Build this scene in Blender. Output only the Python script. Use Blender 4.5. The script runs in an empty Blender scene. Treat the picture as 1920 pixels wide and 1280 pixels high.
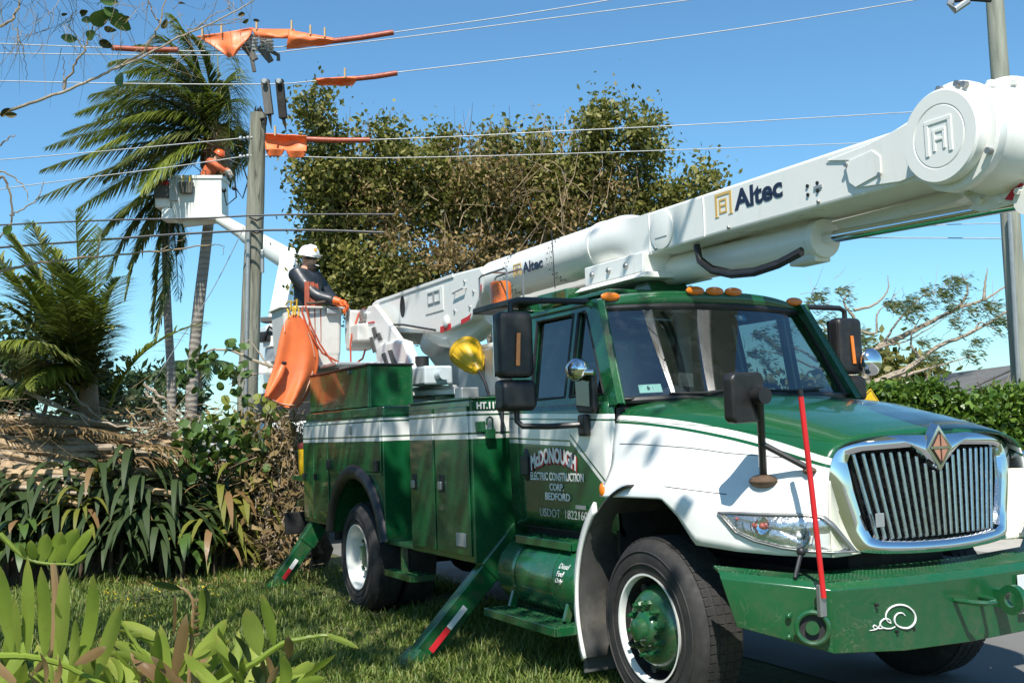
import bpy, math, random
import numpy as np
from mathutils import Vector, Matrix, Euler

# ------------------------------------------------------------------ camera, sky, sun, exposure
SC = bpy.context.scene
COL = SC.collection
R_ = math.radians
F_PX = 2079.6
CAM = Vector((5.345, -4.6337, 1.6422))
_a, _b, _c = R_(152.998), R_(4.5876), R_(-2.0363)
_f = Vector((math.cos(_b)*math.cos(_a), math.cos(_b)*math.sin(_a), math.sin(_b)))
_r = _f.cross(Vector((0, 0, 1))).normalized()
_u = _r.cross(_f)
RT = _r*math.cos(_c) + _u*math.sin(_c)
UP = -_r*math.sin(_c) + _u*math.cos(_c)
FW = _f
cam_data = bpy.data.cameras.new('camera')
cam = bpy.data.objects.new('camera', cam_data)
COL.objects.link(cam)
cam.matrix_world = Matrix(((RT.x, UP.x, -FW.x, CAM.x), (RT.y, UP.y, -FW.y, CAM.y), (RT.z, UP.z, -FW.z, CAM.z), (0, 0, 0, 1)))
cam_data.sensor_width = 36.0
cam_data.lens = 36.0*F_PX/1920.0
cam_data.clip_start = 0.05
cam_data.clip_end = 2000
SC.camera = cam

SUN_DIR = Vector((1.0, -0.60, 1.5)).normalized()          # towards the sun
SUN_EL = math.asin(SUN_DIR.z)
SUN_AZ = math.atan2(SUN_DIR.x, SUN_DIR.y)                 # clockwise from +Y
world = bpy.data.worlds.new('World')
SC.world = world
world.use_nodes = True
wn = world.node_tree
bg = wn.nodes['Background']
sky = wn.nodes.new('ShaderNodeTexSky')
sky.sky_type = 'NISHITA'
sky.sun_disc = False
sky.sun_elevation = SUN_EL
sky.sun_rotation = SUN_AZ
sky.altitude = 0
sky.air_density = 1.0
sky.dust_density = 0.3
sky.ozone_density = 8.0
tint = wn.nodes.new('ShaderNodeMix'); tint.data_type = 'RGBA'; tint.blend_type = 'MULTIPLY'; tint.inputs[0].default_value = 1.0
tint.inputs[7].default_value = (.84, 1.07, 1.0, 1)                     # white balance of the phone picture
wn.links.new(sky.outputs[0], tint.inputs[6])
wn.links.new(tint.outputs[2], bg.inputs[0])
bg.inputs[1].default_value = 0.118
sun_data = bpy.data.lights.new('sun', 'SUN')
sun_data.energy = 5.0
sun_data.angle = R_(0.53)
sun_data.color = (1.0, 0.955, 0.88)
sun = bpy.data.objects.new('sun', sun_data)
COL.objects.link(sun)
sun.rotation_euler = SUN_DIR.to_track_quat('Z', 'Y').to_euler()
SC.view_settings.view_transform = 'Standard'
SC.view_settings.look = 'None'
SC.view_settings.exposure = 0.5
SC.view_settings.gamma = 1.0

# ------------------------------------------------------------------ helpers
def at(px, py, d):
    """point seen at photo pixel (1920x1280) at distance d along the view axis"""
    return CAM + d*(FW + RT*((px-960)/F_PX) + UP*((640-py)/F_PX))
def atp(px, py, ax, val):
    v = FW + RT*((px-960)/F_PX) + UP*((640-py)/F_PX)
    i = 'xyz'.index(ax)
    return CAM + v*((val-CAM[i])/v[i])
def ground(px, py, z=0.0):
    return atp(px, py, 'z', z)

def tag(o, label=None, cat=None, group=None, kind=None):
    if label: o['label'] = label
    if cat: o['category'] = cat
    if group: o['group'] = group
    if kind: o['kind'] = kind
    return o
def link(o, parent=None):
    COL.objects.link(o)
    if parent is not None: o.parent = parent
    return o
def empty(name, label, cat, loc=(0, 0, 0), group=None):
    o = bpy.data.objects.new(name, None)
    o.empty_display_size = .2
    o.location = loc
    link(o)
    return tag(o, label, cat, group)

def npmesh(name, V, Q, mat, parent=None, T=None, smooth=False, mi=None):
    """fast mesh from numpy verts (n,3), quads (m,4) and/or tris (k,3)"""
    me = bpy.data.meshes.new(name)
    V = np.asarray(V, np.float32)
    Q = np.zeros((0, 4), np.int32) if Q is None or len(Q) == 0 else np.asarray(Q, np.int32)
    T = np.zeros((0, 3), np.int32) if T is None or len(T) == 0 else np.asarray(T, np.int32)
    me.vertices.add(len(V)); me.vertices.foreach_set('co', V.ravel())
    nl = Q.size + T.size
    me.loops.add(nl); me.loops.foreach_set('vertex_index', np.concatenate([Q.ravel(), T.ravel()]).astype(np.int32))
    st = np.concatenate([np.arange(len(Q))*4, Q.size + np.arange(len(T))*3]).astype(np.int32)
    me.polygons.add(len(st)); me.polygons.foreach_set('loop_start', st)
    if smooth: me.polygons.foreach_set('use_smooth', np.ones(len(st), bool))
    if mi is not None: me.polygons.foreach_set('material_index', np.asarray(mi, np.int32))
    me.update(calc_edges=True)
    for m in (mat if isinstance(mat, (list, tuple)) else [mat]): me.materials.append(m)
    o = bpy.data.objects.new(name, me)
    link(o)
    if parent is not None: under_any(o, parent)
    return o

def frame(d):
    d = Vector(d).normalized()
    a = Vector((0, 0, 1)) if abs(d.z) < .95 else Vector((1, 0, 0))
    u = d.cross(a).normalized()
    return d, u, u.cross(d).normalized()

class G:
    """collects shapes; build() links them as one mesh object"""
    def __init__(s): s.v = []; s.f = []; s.sm = []
    def add(s, vs, fs, sm=False):
        n = len(s.v)
        s.v += [tuple(v) for v in vs]
        s.f += [tuple(i+n for i in f) for f in fs]
        s.sm += [sm]*len(fs)
        return s
    def box(s, x0, x1, y0, y1, z0, z1):
        return s.add([(x, y, z) for x in (x0, x1) for y in (y0, y1) for z in (z0, z1)],
                     [(0, 1, 3, 2), (4, 6, 7, 5), (0, 4, 5, 1), (2, 3, 7, 6), (0, 2, 6, 4), (1, 5, 7, 3)])
    def obox(s, c, dx, dy, dz):
        c, dx, dy, dz = map(Vector, (c, dx, dy, dz))
        return s.add([c+dx*i+dy*j+dz*k for i in (-1, 1) for j in (-1, 1) for k in (-1, 1)],
                     [(0, 1, 3, 2), (4, 6, 7, 5), (0, 4, 5, 1), (2, 3, 7, 6), (0, 2, 6, 4), (1, 5, 7, 3)])
    def beam(s, p, q, w, h, up=(0, 0, 1)):
        p, q = Vector(p), Vector(q); d = (q-p); u = d.cross(Vector(up)).normalized(); v = u.cross(d).normalized()
        return s.obox((p+q)/2, d/2, u*w/2, v*h/2)
    def prism(s, poly, ax, a, b, b_poly=None):
        """2-D polygon extruded along axis ax between a and b"""
        n = len(poly); bp = b_poly or poly
        def P(t, w):
            return {'x': (w, t[0], t[1]), 'y': (t[0], w, t[1]), 'z': (t[0], t[1], w)}[ax]
        vs = [P(t, a) for t in poly]+[P(t, b) for t in bp]
        fs = [tuple(range(n))[::-1], tuple(range(n, 2*n))]+[(i, (i+1) % n, n+(i+1) % n, n+i) for i in range(n)]
        return s.add(vs, fs)
    def tube(s, path, r, n=8, caps=True, sm=True):
        path = [Vector(p) for p in path]; m = len(path)
        rr = r if isinstance(r, (list, tuple)) else [r]*m
        vs = []; u = None
        for i, p in enumerate(path):
            d = (path[min(i+1, m-1)]-path[max(i-1, 0)]).normalized()
            if u is None: _, u, _ = frame(d)
            u = (u-d*u.dot(d)).normalized(); w = d.cross(u)
            vs += [p+(u*math.cos(2*math.pi*k/n)+w*math.sin(2*math.pi*k/n))*rr[i] for k in range(n)]
        fs = [(i*n+k, i*n+(k+1) % n, (i+1)*n+(k+1) % n, (i+1)*n+k) for i in range(m-1) for k in range(n)]
        s.add(vs, fs, sm)
        if caps:
            b = len(s.v)-len(vs)
            s.f += [tuple(b+k for k in range(n))[::-1], tuple(b+(m-1)*n+k for k in range(n))]; s.sm += [False]*2
        return s
    def cyl(s, p, q, r, n=24, r2=None, sm=True):
        return s.tube([p, q], [r, r if r2 is None else r2], n, True, sm)
    def lathe(s, prof, o, ax, n=32, sm=True, a0=0, a1=2*math.pi):
        """profile [(radius, along axis)] about axis ax through o"""
        o = Vector(o); d, u, w = frame(ax); full = abs(a1-a0-2*math.pi) < 1e-6
        k = n if full else n+1; m = len(prof)
        vs = [o+d*t+(u*math.cos(a0+(a1-a0)*j/n)+w*math.sin(a0+(a1-a0)*j/n))*r for r, t in prof for j in range(k)]
        fs = [(i*k+j, i*k+(j+1) % k, (i+1)*k+(j+1) % k, (i+1)*k+j) for i in range(m-1) for j in range(n)]
        return s.add(vs, fs, sm)
    def ball(s, c, r, n=12, m=8, sc=(1, 1, 1), sm=True):
        c = Vector(c)
        vs = [c+Vector((r*sc[0]*math.sin(math.pi*i/m)*math.cos(2*math.pi*j/n), r*sc[1]*math.sin(math.pi*i/m)*math.sin(2*math.pi*j/n), r*sc[2]*math.cos(math.pi*i/m))) for i in range(m+1) for j in range(n)]
        return s.add(vs, [(i*n+j, (i+1)*n+j, (i+1)*n+(j+1) % n, i*n+(j+1) % n) for i in range(m) for j in range(n)], sm)
    def grid(s, fn, nu, nv, sm=True):
        vs = [fn(i/nu, j/nv) for i in range(nu+1) for j in range(nv+1)]; k = nv+1
        return s.add(vs, [(i*k+j, (i+1)*k+j, (i+1)*k+j+1, i*k+j+1) for i in range(nu) for j in range(nv)], sm)
    def build(s, name, mat, parent=None, bevel=0, seg=2, solid=0, label=None, sub=0):
        me = bpy.data.meshes.new(name)
        me.from_pydata(s.v, [], s.f)
        me.polygons.foreach_set('use_smooth', s.sm)
        me.materials.append(mat)
        me.validate(); me.update()
        if any(s.sm): me.set_sharp_from_angle(angle=R_(38))
        o = bpy.data.objects.new(name, me)
        link(o)
        if parent is not None: under_any(o, parent)
        if solid:
            m = o.modifiers.new('solid', 'SOLIDIFY'); m.thickness = solid; m.offset = -1
        if sub:
            m = o.modifiers.new('sub', 'SUBSURF'); m.levels = sub; m.render_levels = sub
        if bevel:
            m = o.modifiers.new('bevel', 'BEVEL'); m.width = bevel; m.segments = seg; m.limit_method = 'ANGLE'; m.angle_limit = R_(35); m.harden_normals = False
        if label: o['label'] = label
        return o
def under_any(o, parent):
    o.parent = parent
    o.matrix_parent_inverse = Matrix.Translation(-Vector(parent.location)) if parent.type == 'EMPTY' else Matrix.Identity(4)
    return o
def copy_tree(o, parent=None):
    c = o.copy(); COL.objects.link(c)
    if parent is not None:
        c.parent = parent; c.matrix_parent_inverse = o.matrix_parent_inverse.copy()
    for ch in list(o.children): copy_tree(ch, c)
    return c
def text_mesh(name, body, size, mat, parent, origin, ux, uy, extrude=.0015, shear=0, offset=0.0, align='LEFT', spacing=1.0, curve=None, xs=1.0, fit=None):
    """flat lettering laid in the plane (ux, uy) at origin; a mesh, not a live font object"""
    cu = bpy.data.curves.new(name, 'FONT')
    cu.body = body; cu.size = size; cu.align_x = align; cu.extrude = extrude; cu.offset = offset; cu.shear = shear; cu.space_character = spacing
    cu.resolution_u = 4
    t = bpy.data.objects.new(name, cu); COL.objects.link(t)
    dg = bpy.context.evaluated_depsgraph_get(); dg.update()
    me = bpy.data.meshes.new_from_object(t.evaluated_get(dg), depsgraph=dg)
    bpy.data.objects.remove(t); bpy.data.curves.remove(cu)
    ux, uy, o0 = Vector(ux).normalized(), Vector(uy).normalized(), Vector(origin)
    n = ux.cross(uy).normalized(); uy = n.cross(ux).normalized()
    sx = sy = 1.0; x0 = y0 = 0.0
    if fit:
        xa = [v.co.x for v in me.vertices]; ya = [v.co.y for v in me.vertices]
        x0, y0 = min(xa), min(ya); sx = fit[0]/(max(xa)-x0); sy = fit[1]/(max(ya)-y0)
    for v in me.vertices:
        x, y, z = (v.co.x-x0)*sx*xs, (v.co.y-y0)*sy, v.co.z
        if curve: y += curve(x)
        v.co = o0+ux*x+uy*y+n*(z+extrude)
    me.materials.clear(); me.materials.append(mat)
    o = bpy.data.objects.new(name, me); link(o)
    if parent is not None: under_any(o, parent)
    return o

# ------------------------------------------------------------------ materials
class N:
    """small node-expression builder"""
    def __init__(s, name):
        s.m = bpy.data.materials.new(name); s.m.use_nodes = True
        s.t = s.m.node_tree; s.b = s.t.nodes['Principled BSDF']; s._tc = None
    def node(s, ty, **kw):
        n = s.t.nodes.new(ty)
        for k, v in kw.items(): setattr(n, k, v)
        return n
    def put(s, sock, v):
        if hasattr(v, 'is_output'): s.t.links.new(v, sock)
        else: sock.default_value = v
    def set(s, key, v): s.put(s.b.inputs[key], v)
    def co(s, which='Object'):
        if s._tc is None: s._tc = s.node('ShaderNodeTexCoord')
        return s._tc.outputs[which]
    def xyz(s, which='Object'):
        n = s.node('ShaderNodeSeparateXYZ'); s.t.links.new(s.co(which), n.inputs[0]); return n.outputs
    def ma(s, op, a, b=0.0, c=0.0):
        n = s.node('ShaderNodeMath', operation=op)
        s.put(n.inputs[0], a); s.put(n.inputs[1], b)
        if op in ('MULTIPLY_ADD', 'SMOOTH_MIN', 'COMPARE'): s.put(n.inputs[2], c)
        return n.outputs[0]
    def lt(s, a, b): return s.ma('LESS_THAN', a, b)
    def gt(s, a, b): return s.ma('GREATER_THAN', a, b)
    def mul(s, a, b): return s.ma('MULTIPLY', a, b)
    def addm(s, a, b): return s.ma('ADD', a, b)
    def mx(s, f, a, b, mode='MIX'):
        n = s.node('ShaderNodeMix', data_type='RGBA', blend_type=mode)
        s.put(n.inputs[0], f); s.put(n.inputs[6], a if hasattr(a, 'is_output') else (*a, 1)); s.put(n.inputs[7], b if hasattr(b, 'is_output') else (*b, 1))
        return n.outputs[2]
    def noise(s, scale, detail=3, rough=.55, stretch=None, dist=0, which='Object'):
        n = s.node('ShaderNodeTexNoise'); n.inputs['Scale'].default_value = scale; n.inputs['Detail'].default_value = detail
        n.inputs['Roughness'].default_value = rough; n.inputs['Distortion'].default_value = dist
        v = s.co(which)
        if stretch:
            mp = s.node('ShaderNodeMapping'); mp.inputs['Scale'].default_value = stretch; s.t.links.new(v, mp.inputs[0]); v = mp.outputs[0]
        s.t.links.new(v, n.inputs['Vector']); return n.outputs['Fac']
    def ramp(s, f, stops):
        n = s.node('ShaderNodeValToRGB'); s.put(n.inputs[0], f); e = n.color_ramp.elements
        while len(e) < len(stops): e.new(.5)
        for i, (p, c) in enumerate(stops): e[i].position = p; e[i].color = (*c, 1) if len(c) == 3 else c
        return n.outputs[0]
    def span(s, f, a, b, c=0.0, d=1.0):
        n = s.node('ShaderNodeMapRange'); s.put(n.inputs[0], f)
        for i, v in enumerate((a, b, c, d)): n.inputs[i+1].default_value = v
        return n.outputs[0]
    def bump(s, h, st=.2, dist=.01):
        n = s.node('ShaderNodeBump'); n.inputs['Strength'].default_value = st; n.inputs['Distance'].default_value = dist
        s.t.links.new(h, n.inputs['Height']); s.t.links.new(n.outputs[0], s.b.inputs['Normal'])
    def rnd(s): return s.node('ShaderNodeNewGeometry').outputs['Random Per Island']

def M(name, col, rough=.5, metal=0., var=.12, scale=6., bump=0., bscale=60., coat=0., spec=.5, dirt=None, rvar=.08, stretch=None):
    k = N(name)
    f = k.noise(scale, 4, .6, stretch)
    c1 = tuple(max(0, x*(1-var)) for x in col); c2 = tuple(min(1, x*(1+var)) for x in col)
    c = k.ramp(f, [(.3, c1), (.7, c2)])
    if dirt:
        g = k.span(k.noise(dirt[2] if len(dirt) > 2 else 3.1, 6, .7), .5, .78, 0, dirt[1])
        c = k.mx(g, c, dirt[0])
    k.set('Base Color', c); k.set('Metallic', metal)
    k.set('Roughness', k.span(k.noise(scale*2.3, 3), .3, .7, max(0, rough-rvar), min(1, rough+rvar)))
    k.set('Specular IOR Level', spec)
    if coat: k.set('Coat Weight', coat); k.set('Coat Roughness', .06)
    if bump: k.bump(k.noise(bscale, 3, .6, stretch), bump, .01)
    return k.m
GREEN = (.005, .082, .025)
WHITE = (.80, .80, .76)
def z_(o): return o[2]
def livery(name, fn):
    """green and white paint; fn(k, x, y, z) gives the white mask"""
    k = N(name)
    o = k.xyz()
    m = fn(k, o[0], o[1], o[2])
    d = k.span(k.noise(2.2, 6, .7, (1, 1, .35)), .42, .8, 0, .28)
    gr = k.mx(k.noise(1.7, 3), tuple(x*.82 for x in GREEN), tuple(x*1.22 for x in GREEN))
    gr = k.mx(d, gr, (.045, .085, .045))
    sw = k.ma('ABSOLUTE', k.ma('SUBTRACT', k.noise(3.2, 3, .6, (1, 1, 1.6), 1.6), .5))      # pale swirling scratches
    gr = k.mx(k.mul(k.span(sw, .0, .012, .55, 0), k.span(k.noise(1.1, 3), .48, .66, 0, 1)), gr, (.13, .17, .11))
    mud = k.mul(k.span(z_(o), .95, .45, 0, 1), k.span(k.noise(9, 6, .75), .45, .7, 0, .6)); gr = k.mx(mud, gr, (.10, .085, .055))
    wh = k.mx(k.noise(2.3, 4), (.76, .76, .72), WHITE); wh = k.mx(k.span(k.noise(4.5, 6, .75, (1, 1, .2)), .55, .8, 0, .3), wh, (.45, .42, .34))
    k.set('Base Color', k.mx(m, gr, wh))
    k.set('Roughness', k.span(k.noise(5, 4), .3, .75, .16, .34))
    k.set('Coat Weight', .55); k.set('Coat Roughness', .05)
    k.bump(k.noise(3.0, 2), .05, .02)
    return k.m
def clip_bands(k, z, top, bot, l1, l2, w=.007):
    m = k.mul(k.lt(z, top), k.gt(z, bot))
    for l in (l1, l2):
        m = k.mul(m, k.gt(k.ma('ABSOLUTE', k.ma('SUBTRACT', z, l)), w))
    return m
m_box = livery('livery_boxes', lambda k, x, y, z: clip_bands(k, z, 1.795, 1.592, 1.768, 1.632))
def _cab(k, x, y, z):
    zz = k.addm(z, k.mul(k.addm(x, 1.87), .03))
    band = clip_bands(k, zz, 1.765, 1.555, 1.728, 1.588, .006)
    t = k.addm(k.mul(k.addm(x, .957), .702), z)          # diagonal: z = 1.552-.702(x+.957)
    tri = k.mul(k.gt(t, 1.55), k.lt(zz, 1.765))
    tri = k.mul(tri, k.gt(x, -1.02))
    tri = k.mul(tri, k.gt(k.ma('ABSOLUTE', k.ma('SUBTRACT', t, 1.588)), .008))
    tri = k.mul(tri, k.gt(k.ma('ABSOLUTE', k.ma('SUBTRACT', zz, 1.728)), .006))
    b2 = k.mul(band, k.lt(x, -.98))
    return k.ma('MAXIMUM', b2, tri)
m_cab = livery('livery_cab', _cab)
def _hood(k, x, y, z):
    ln = k.addm(k.addm(z, k.mul(k.addm(x, .5), .055)), k.mul(k.mul(k.addm(x, .5), k.addm(x, .5)), .072))
    m = k.lt(ln, 1.715)
    return k.mul(m, k.gt(k.ma('ABSOLUTE', k.ma('SUBTRACT', ln, 1.675)), .008))
m_hood = livery('livery_hood', _hood)
m_green = livery('green_paint', lambda k, x, y, z: 0.0)
m_white = M('white_paint', (.80, .80, .755), .3, var=.04, coat=.35, dirt=((.42, .40, .33), .22, 2.5))
def _boom():
    k = N('white_boom_paint')
    c = k.mx(k.noise(1.2, 4), (.76, .76, .71), (.82, .82, .775))
    c = k.mx(k.span(k.noise(7, 5, .7, (1, 1, .12)), .56, .78, 0, .35), c, (.50, .47, .38))      # rain streaks
    c = k.mx(k.span(k.noise(24, 5, .75), .66, .74, 0, .5), c, (.34, .30, .22))                  # chips and grime
    k.set('Base Color', c); k.set('Roughness', k.span(k.noise(6, 4), .3, .7, .24, .5)); k.set('Coat Weight', .25); k.set('Coat Roughness', .1)
    k.bump(k.noise(5, 3), .06, .02); return k.m
m_boom = _boom()
m_ivory = M('ivory_plastic', (.72, .70, .56), .42, var=.05)
m_bucket = M('grey_bucket_fibreglass', (.58, .57, .53), .45, var=.07, dirt=((.3, .28, .24), .35, 5), bump=.08, bscale=30)
m_black = M('black_plastic', (.014, .014, .015), .42, var=.2, dirt=((.09, .085, .075), .25, 9), bump=.06, bscale=200)
m_rubber = M('tyre_rubber', (.022, .021, .02), .75, var=.25, scale=9, dirt=((.10, .085, .065), .4, 7), bump=.15, bscale=90)
m_dark = M('dark_chassis_metal', (.012, .013, .013), .6, var=.3, dirt=((.07, .06, .05), .35, 6))
m_chrome = M('polished_chrome', (.82, .83, .85), .06, 1., var=.02, rvar=.035, dirt=((.5, .49, .46), .25, 8))
m_slat = M('dull_chrome_slats', (.48, .50, .51), .24, 1., var=.12, scale=20, rvar=.1)
m_steel = M('weathered_steel', (.36, .36, .35), .42, .8, var=.15, dirt=((.16, .09, .05), .3, 14))
m_alu = M('grey_aluminium', (.42, .43, .43), .45, .6, var=.1)
m_red = M('red_plastic_rod', (.56, .018, .022), .35, var=.08)
m_tapered = M('red_reflective_tape', (.55, .02, .03), .35, var=.1)
m_tapewhite = M('white_reflective_tape', (.62, .63, .63), .4, var=.06)
m_amber = M('amber_lens', (.75, .19, .01), .15, var=.12, scale=40, coat=.6)
m_orangelamp = M('orange_beacon_lens', (.72, .15, .01), .18, var=.2, scale=30, coat=.5, bump=.2, bscale=70)
m_yellow = M('yellow_plastic', (.70, .42, .01), .42, var=.16, dirt=((.22, .13, .03), .55, 9))
m_seat = M('dark_blue_seat_cloth', (.018, .022, .032), .8, var=.2)
m_interior = M('grey_cab_lining', (.09, .09, .085), .8, var=.12)
m_orangeblanket = M('orange_rubber_blanket', (.78, .165, .045), .5, var=.16, scale=3.5, dirt=((.38, .13, .07), .5, 6), bump=.25, bscale=9)
m_orangehose = M('orange_line_hose', (.30, .062, .026), .45, var=.2, scale=12)
m_hose = M('red_hydraulic_hose', (.42, .07, .028), .4, var=.12)
m_rope = M('brown_rope', (.10, .07, .045), .9, var=.3, scale=60, bump=.5, bscale=120)
m_pin = M('wooden_pin', (.55, .36, .17), .6, var=.15)
m_brass = M('yellow_clip', (.75, .45, .03), .4)
m_text_white = M('white_lettering', (.78, .77, .74), .4, var=.04)
m_text_dim = M('pale_lettering', (.42, .44, .42), .4, var=.06)
m_text_navy = M('navy_lettering', (.012, .016, .045), .35, var=.08)
m_text_gold = M('gold_logo_paint', (.62, .40, .10), .38, var=.06)
m_text_red = M('red_letter_shadow', (.35, .02, .03), .4)
m_greenline = M('green_pinstripe', (.01, .10, .035), .35)
m_tread = None
def _tread():
    k = N('green_tread_plate')
    v = k.node('ShaderNodeTexVoronoi'); v.inputs['Scale'].default_value = 38; v.inputs['Randomness'].default_value = .0
    k.t.links.new(k.co(), v.inputs['Vector'])
    h = k.span(v.outputs['Distance'], .15, .4, 1, 0)
    d = k.span(k.noise(7, 5, .7), .45, .7, 0, .7)
    k.set('Base Color', k.mx(d, k.mx(h, (.008, .09, .03), (.02, .17, .06)), (.09, .12, .075)))
    k.set('Roughness', .38); k.set('Metallic', .1); k.bump(h, .8, .012)
    return k.m
m_tread = _tread()
def _glass(name, tint, mixf, rough=.0):
    k = N(name); t = k.t
    t.nodes.remove(k.b)
    out = [n for n in t.nodes if n.type == 'OUTPUT_MATERIAL'][0]
    tr = k.node('ShaderNodeBsdfTransparent'); tr.inputs[0].default_value = (*tint, 1)
    gl = k.node('ShaderNodeBsdfGlossy'); gl.inputs['Roughness'].default_value = rough; gl.inputs[0].default_value = (1, 1, 1, 1)
    lw = k.node('ShaderNodeLayerWeight'); lw.inputs[0].default_value = .5
    fr_ = k.addm(k.mul(k.ma('POWER', lw.outputs['Facing'], 4.0), .75), mixf)
    # dust film on the pane
    df = k.node('ShaderNodeBsdfDiffuse'); df.inputs[0].default_value = (.45, .46, .45, 1)
    m0 = k.node('ShaderNodeMixShader'); t.links.new(k.span(k.noise(9, 6, .8),   .5, .85, .004, .06), m0.inputs[0]); t.links.new(tr.outputs[0], m0.inputs[1]); t.links.new(df.outputs[0], m0.inputs[2])
    mi = k.node('ShaderNodeMixShader')
    t.links.new(fr_, mi.inputs[0]); t.links.new(m0.outputs[0], mi.inputs[1]); t.links.new(gl.outputs[0], mi.inputs[2]); t.links.new(mi.outputs[0], out.inputs[0])
    return k.m
m_glass = _glass('window_glass', (.68, .78, .78), .15)
m_sideglass = _glass('tinted_side_glass', (.26, .32, .32), .09)
m_lens = _glass('clear_lamp_lens', (.93, .95, .95), .06)

def leafmat(name, cols, rough=.45, trans=.25, spec=.4):
    """foliage: each leaf takes a shade between the given colours"""
    k = N(name); t = k.t
    n = len(cols)
    c = k.ramp(k.rnd(), [((i+.5)/n, cc) for i, cc in enumerate(cols)])
    c = k.mx(k.span(k.noise(.9, 3), .3, .7, 0, .35), c, tuple(x*.7 for x in cols[0]))
    k.set('Base Color', c); k.set('Roughness', rough); k.set('Specular IOR Level', spec)
    if trans:
        out = [x for x in t.nodes if x.type == 'OUTPUT_MATERIAL'][0]
        tl = k.node('ShaderNodeBsdfTranslucent'); t.links.new(k.mx(.5, c, (.10, .16, .01)), tl.inputs[0])
        mi = k.node('ShaderNodeMixShader'); mi.inputs[0].default_value = trans
        t.links.new(k.b.outputs[0], mi.inputs[1]); t.links.new(tl.outputs[0], mi.inputs[2]); t.links.new(mi.outputs[0], out.inputs[0])
    return k.m
m_leaf_tree = leafmat('broad_tree_leaves', [(.10, .11, .025), (.21, .21, .05), (.32, .30, .08), (.44, .40, .15), (.26, .25, .06)], .45, .42, .4)
m_leaf_dry = leafmat('dry_brown_leaves', [(.24, .155, .06), (.38, .26, .11), (.32, .25, .10), (.18, .115, .05)], .65, .3)
m_leaf_palm = leafmat('palm_leaflets', [(.045, .068, .02), (.10, .13, .032), (.20, .225, .06), (.33, .33, .11)], .42, .35, .45)
m_leaf_palmyoung = leafmat('bright_palm_leaflets', [(.11, .15, .022), (.22, .26, .04), (.33, .36, .075), (.17, .21, .032)], .42, .4)
m_leaf_hedge = leafmat('hedge_leaves', [(.045, .10, .01), (.10, .18, .02), (.18, .28, .045), (.07, .14, .015)], .38, .25, .5)
m_leaf_strap = leafmat('dark_strap_leaves', [(.016, .036, .01), (.035, .065, .02), (.07, .105, .04), (.025, .045, .014), (.09, .12, .05)], .55, .2, .25)
m_leaf_cast = leafmat('olive_strap_leaves', [(.07, .09, .015), (.12, .14, .02), (.22, .22, .04), (.08, .10, .017)], .55, .28, .25)
def _bladed(name, cols, edge):
    k = N(name); t = k.t
    uv = k.node('ShaderNodeSeparateXYZ'); t.links.new(k.co('UV'), uv.inputs[0])
    oi = k.node('ShaderNodeObjectInfo')
    c = k.ramp(oi.outputs['Random'], [((i+.5)/len(cols), cc) for i, cc in enumerate(cols)])
    vein = k.span(k.ma('SINE', k.mul(uv.outputs[0], 88.0)), -.2, 1, 0, .30)
    c = k.mx(vein, c, tuple(x*.62 for x in cols[0]))
    c = k.mx(k.span(uv.outputs[1], .80, 1.02, 0, .75), c, edge)
    spot = k.span(k.noise(38, 4, .7), .62, .74, 0, .5); c = k.mx(spot, c, (.17, .13, .04))
    c = k.mx(k.span(k.noise(11, 3), .4, .75, 0, .45), c, tuple(min(1, x*1.5) for x in cols[-1]))
    k.set('Base Color', c); k.set('Roughness', k.span(k.noise(20, 3), .3, .7, .3, .55)); k.set('Specular IOR Level', .3); k.bump(vein, .5, .006)
    out = [x for x in t.nodes if x.type == 'OUTPUT_MATERIAL'][0]
    tl = k.node('ShaderNodeBsdfTranslucent'); t.links.new(k.mx(.5, c, (.20, .27, .01)), tl.inputs[0])
    mi = k.node('ShaderNodeMixShader'); mi.inputs[0].default_value = .34
    t.links.new(k.b.outputs[0], mi.inputs[1]); t.links.new(tl.outputs[0], mi.inputs[2]); t.links.new(mi.outputs[0], out.inputs[0])
    return k.m
m_leaf_zamia = _bladed('zamia_leaflets', [(.19, .26, .035), (.27, .35, .055), (.36, .42, .08), (.22, .30, .042)], (.42, .36, .09))
m_leaf_dead = _bladed('dead_leaflets', [(.27, .165, .075), (.36, .24, .12), (.20, .115, .05)], (.42, .31, .18))
m_leaf_big = leafmat('round_branch_leaves', [(.03, .07, .015), (.05, .11, .02), (.10, .17, .04), (.04, .085, .015)], .3, .25, .6)
m_leaf_varieg = leafmat('striped_grass_leaves', [(.10, .14, .05), (.20, .23, .12), (.28, .30, .18), (.06, .10, .03)], .5, .2)
m_leaf_purple = leafmat('purple_leaves', [(.05, .02, .04), (.11, .04, .08), (.04, .05, .03)], .4, .15)
m_leaf_grass = leafmat('lawn_blades', [(.10, .165, .026), (.18, .265, .045), (.27, .35, .07), (.40, .39, .14), (.14, .21, .034)], .5, .42)
m_leaf_poinc = leafmat('feathery_leaves', [(.05, .08, .02), (.10, .13, .04), (.15, .16, .06)], .6, .25)
m_bark = M('grey_bark', (.22, .17, .115), .85, var=.35, scale=9, bump=.5, bscale=25, stretch=(1, 1, .3))
m_barkpale = M('pale_branch_bark', (.33, .27, .20), .8, var=.25, scale=8, bump=.4, bscale=30)
m_log = M('cut_log_bark', (.36, .255, .15), .85, var=.4, scale=7, bump=.5, bscale=35)
m_twig = M('dry_twigs', (.30, .22, .13), .8, var=.35, scale=5)
m_soil = M('dark_soil', (.075, .052, .034), .95, var=.45, scale=6, bump=.8, bscale=18)
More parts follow.
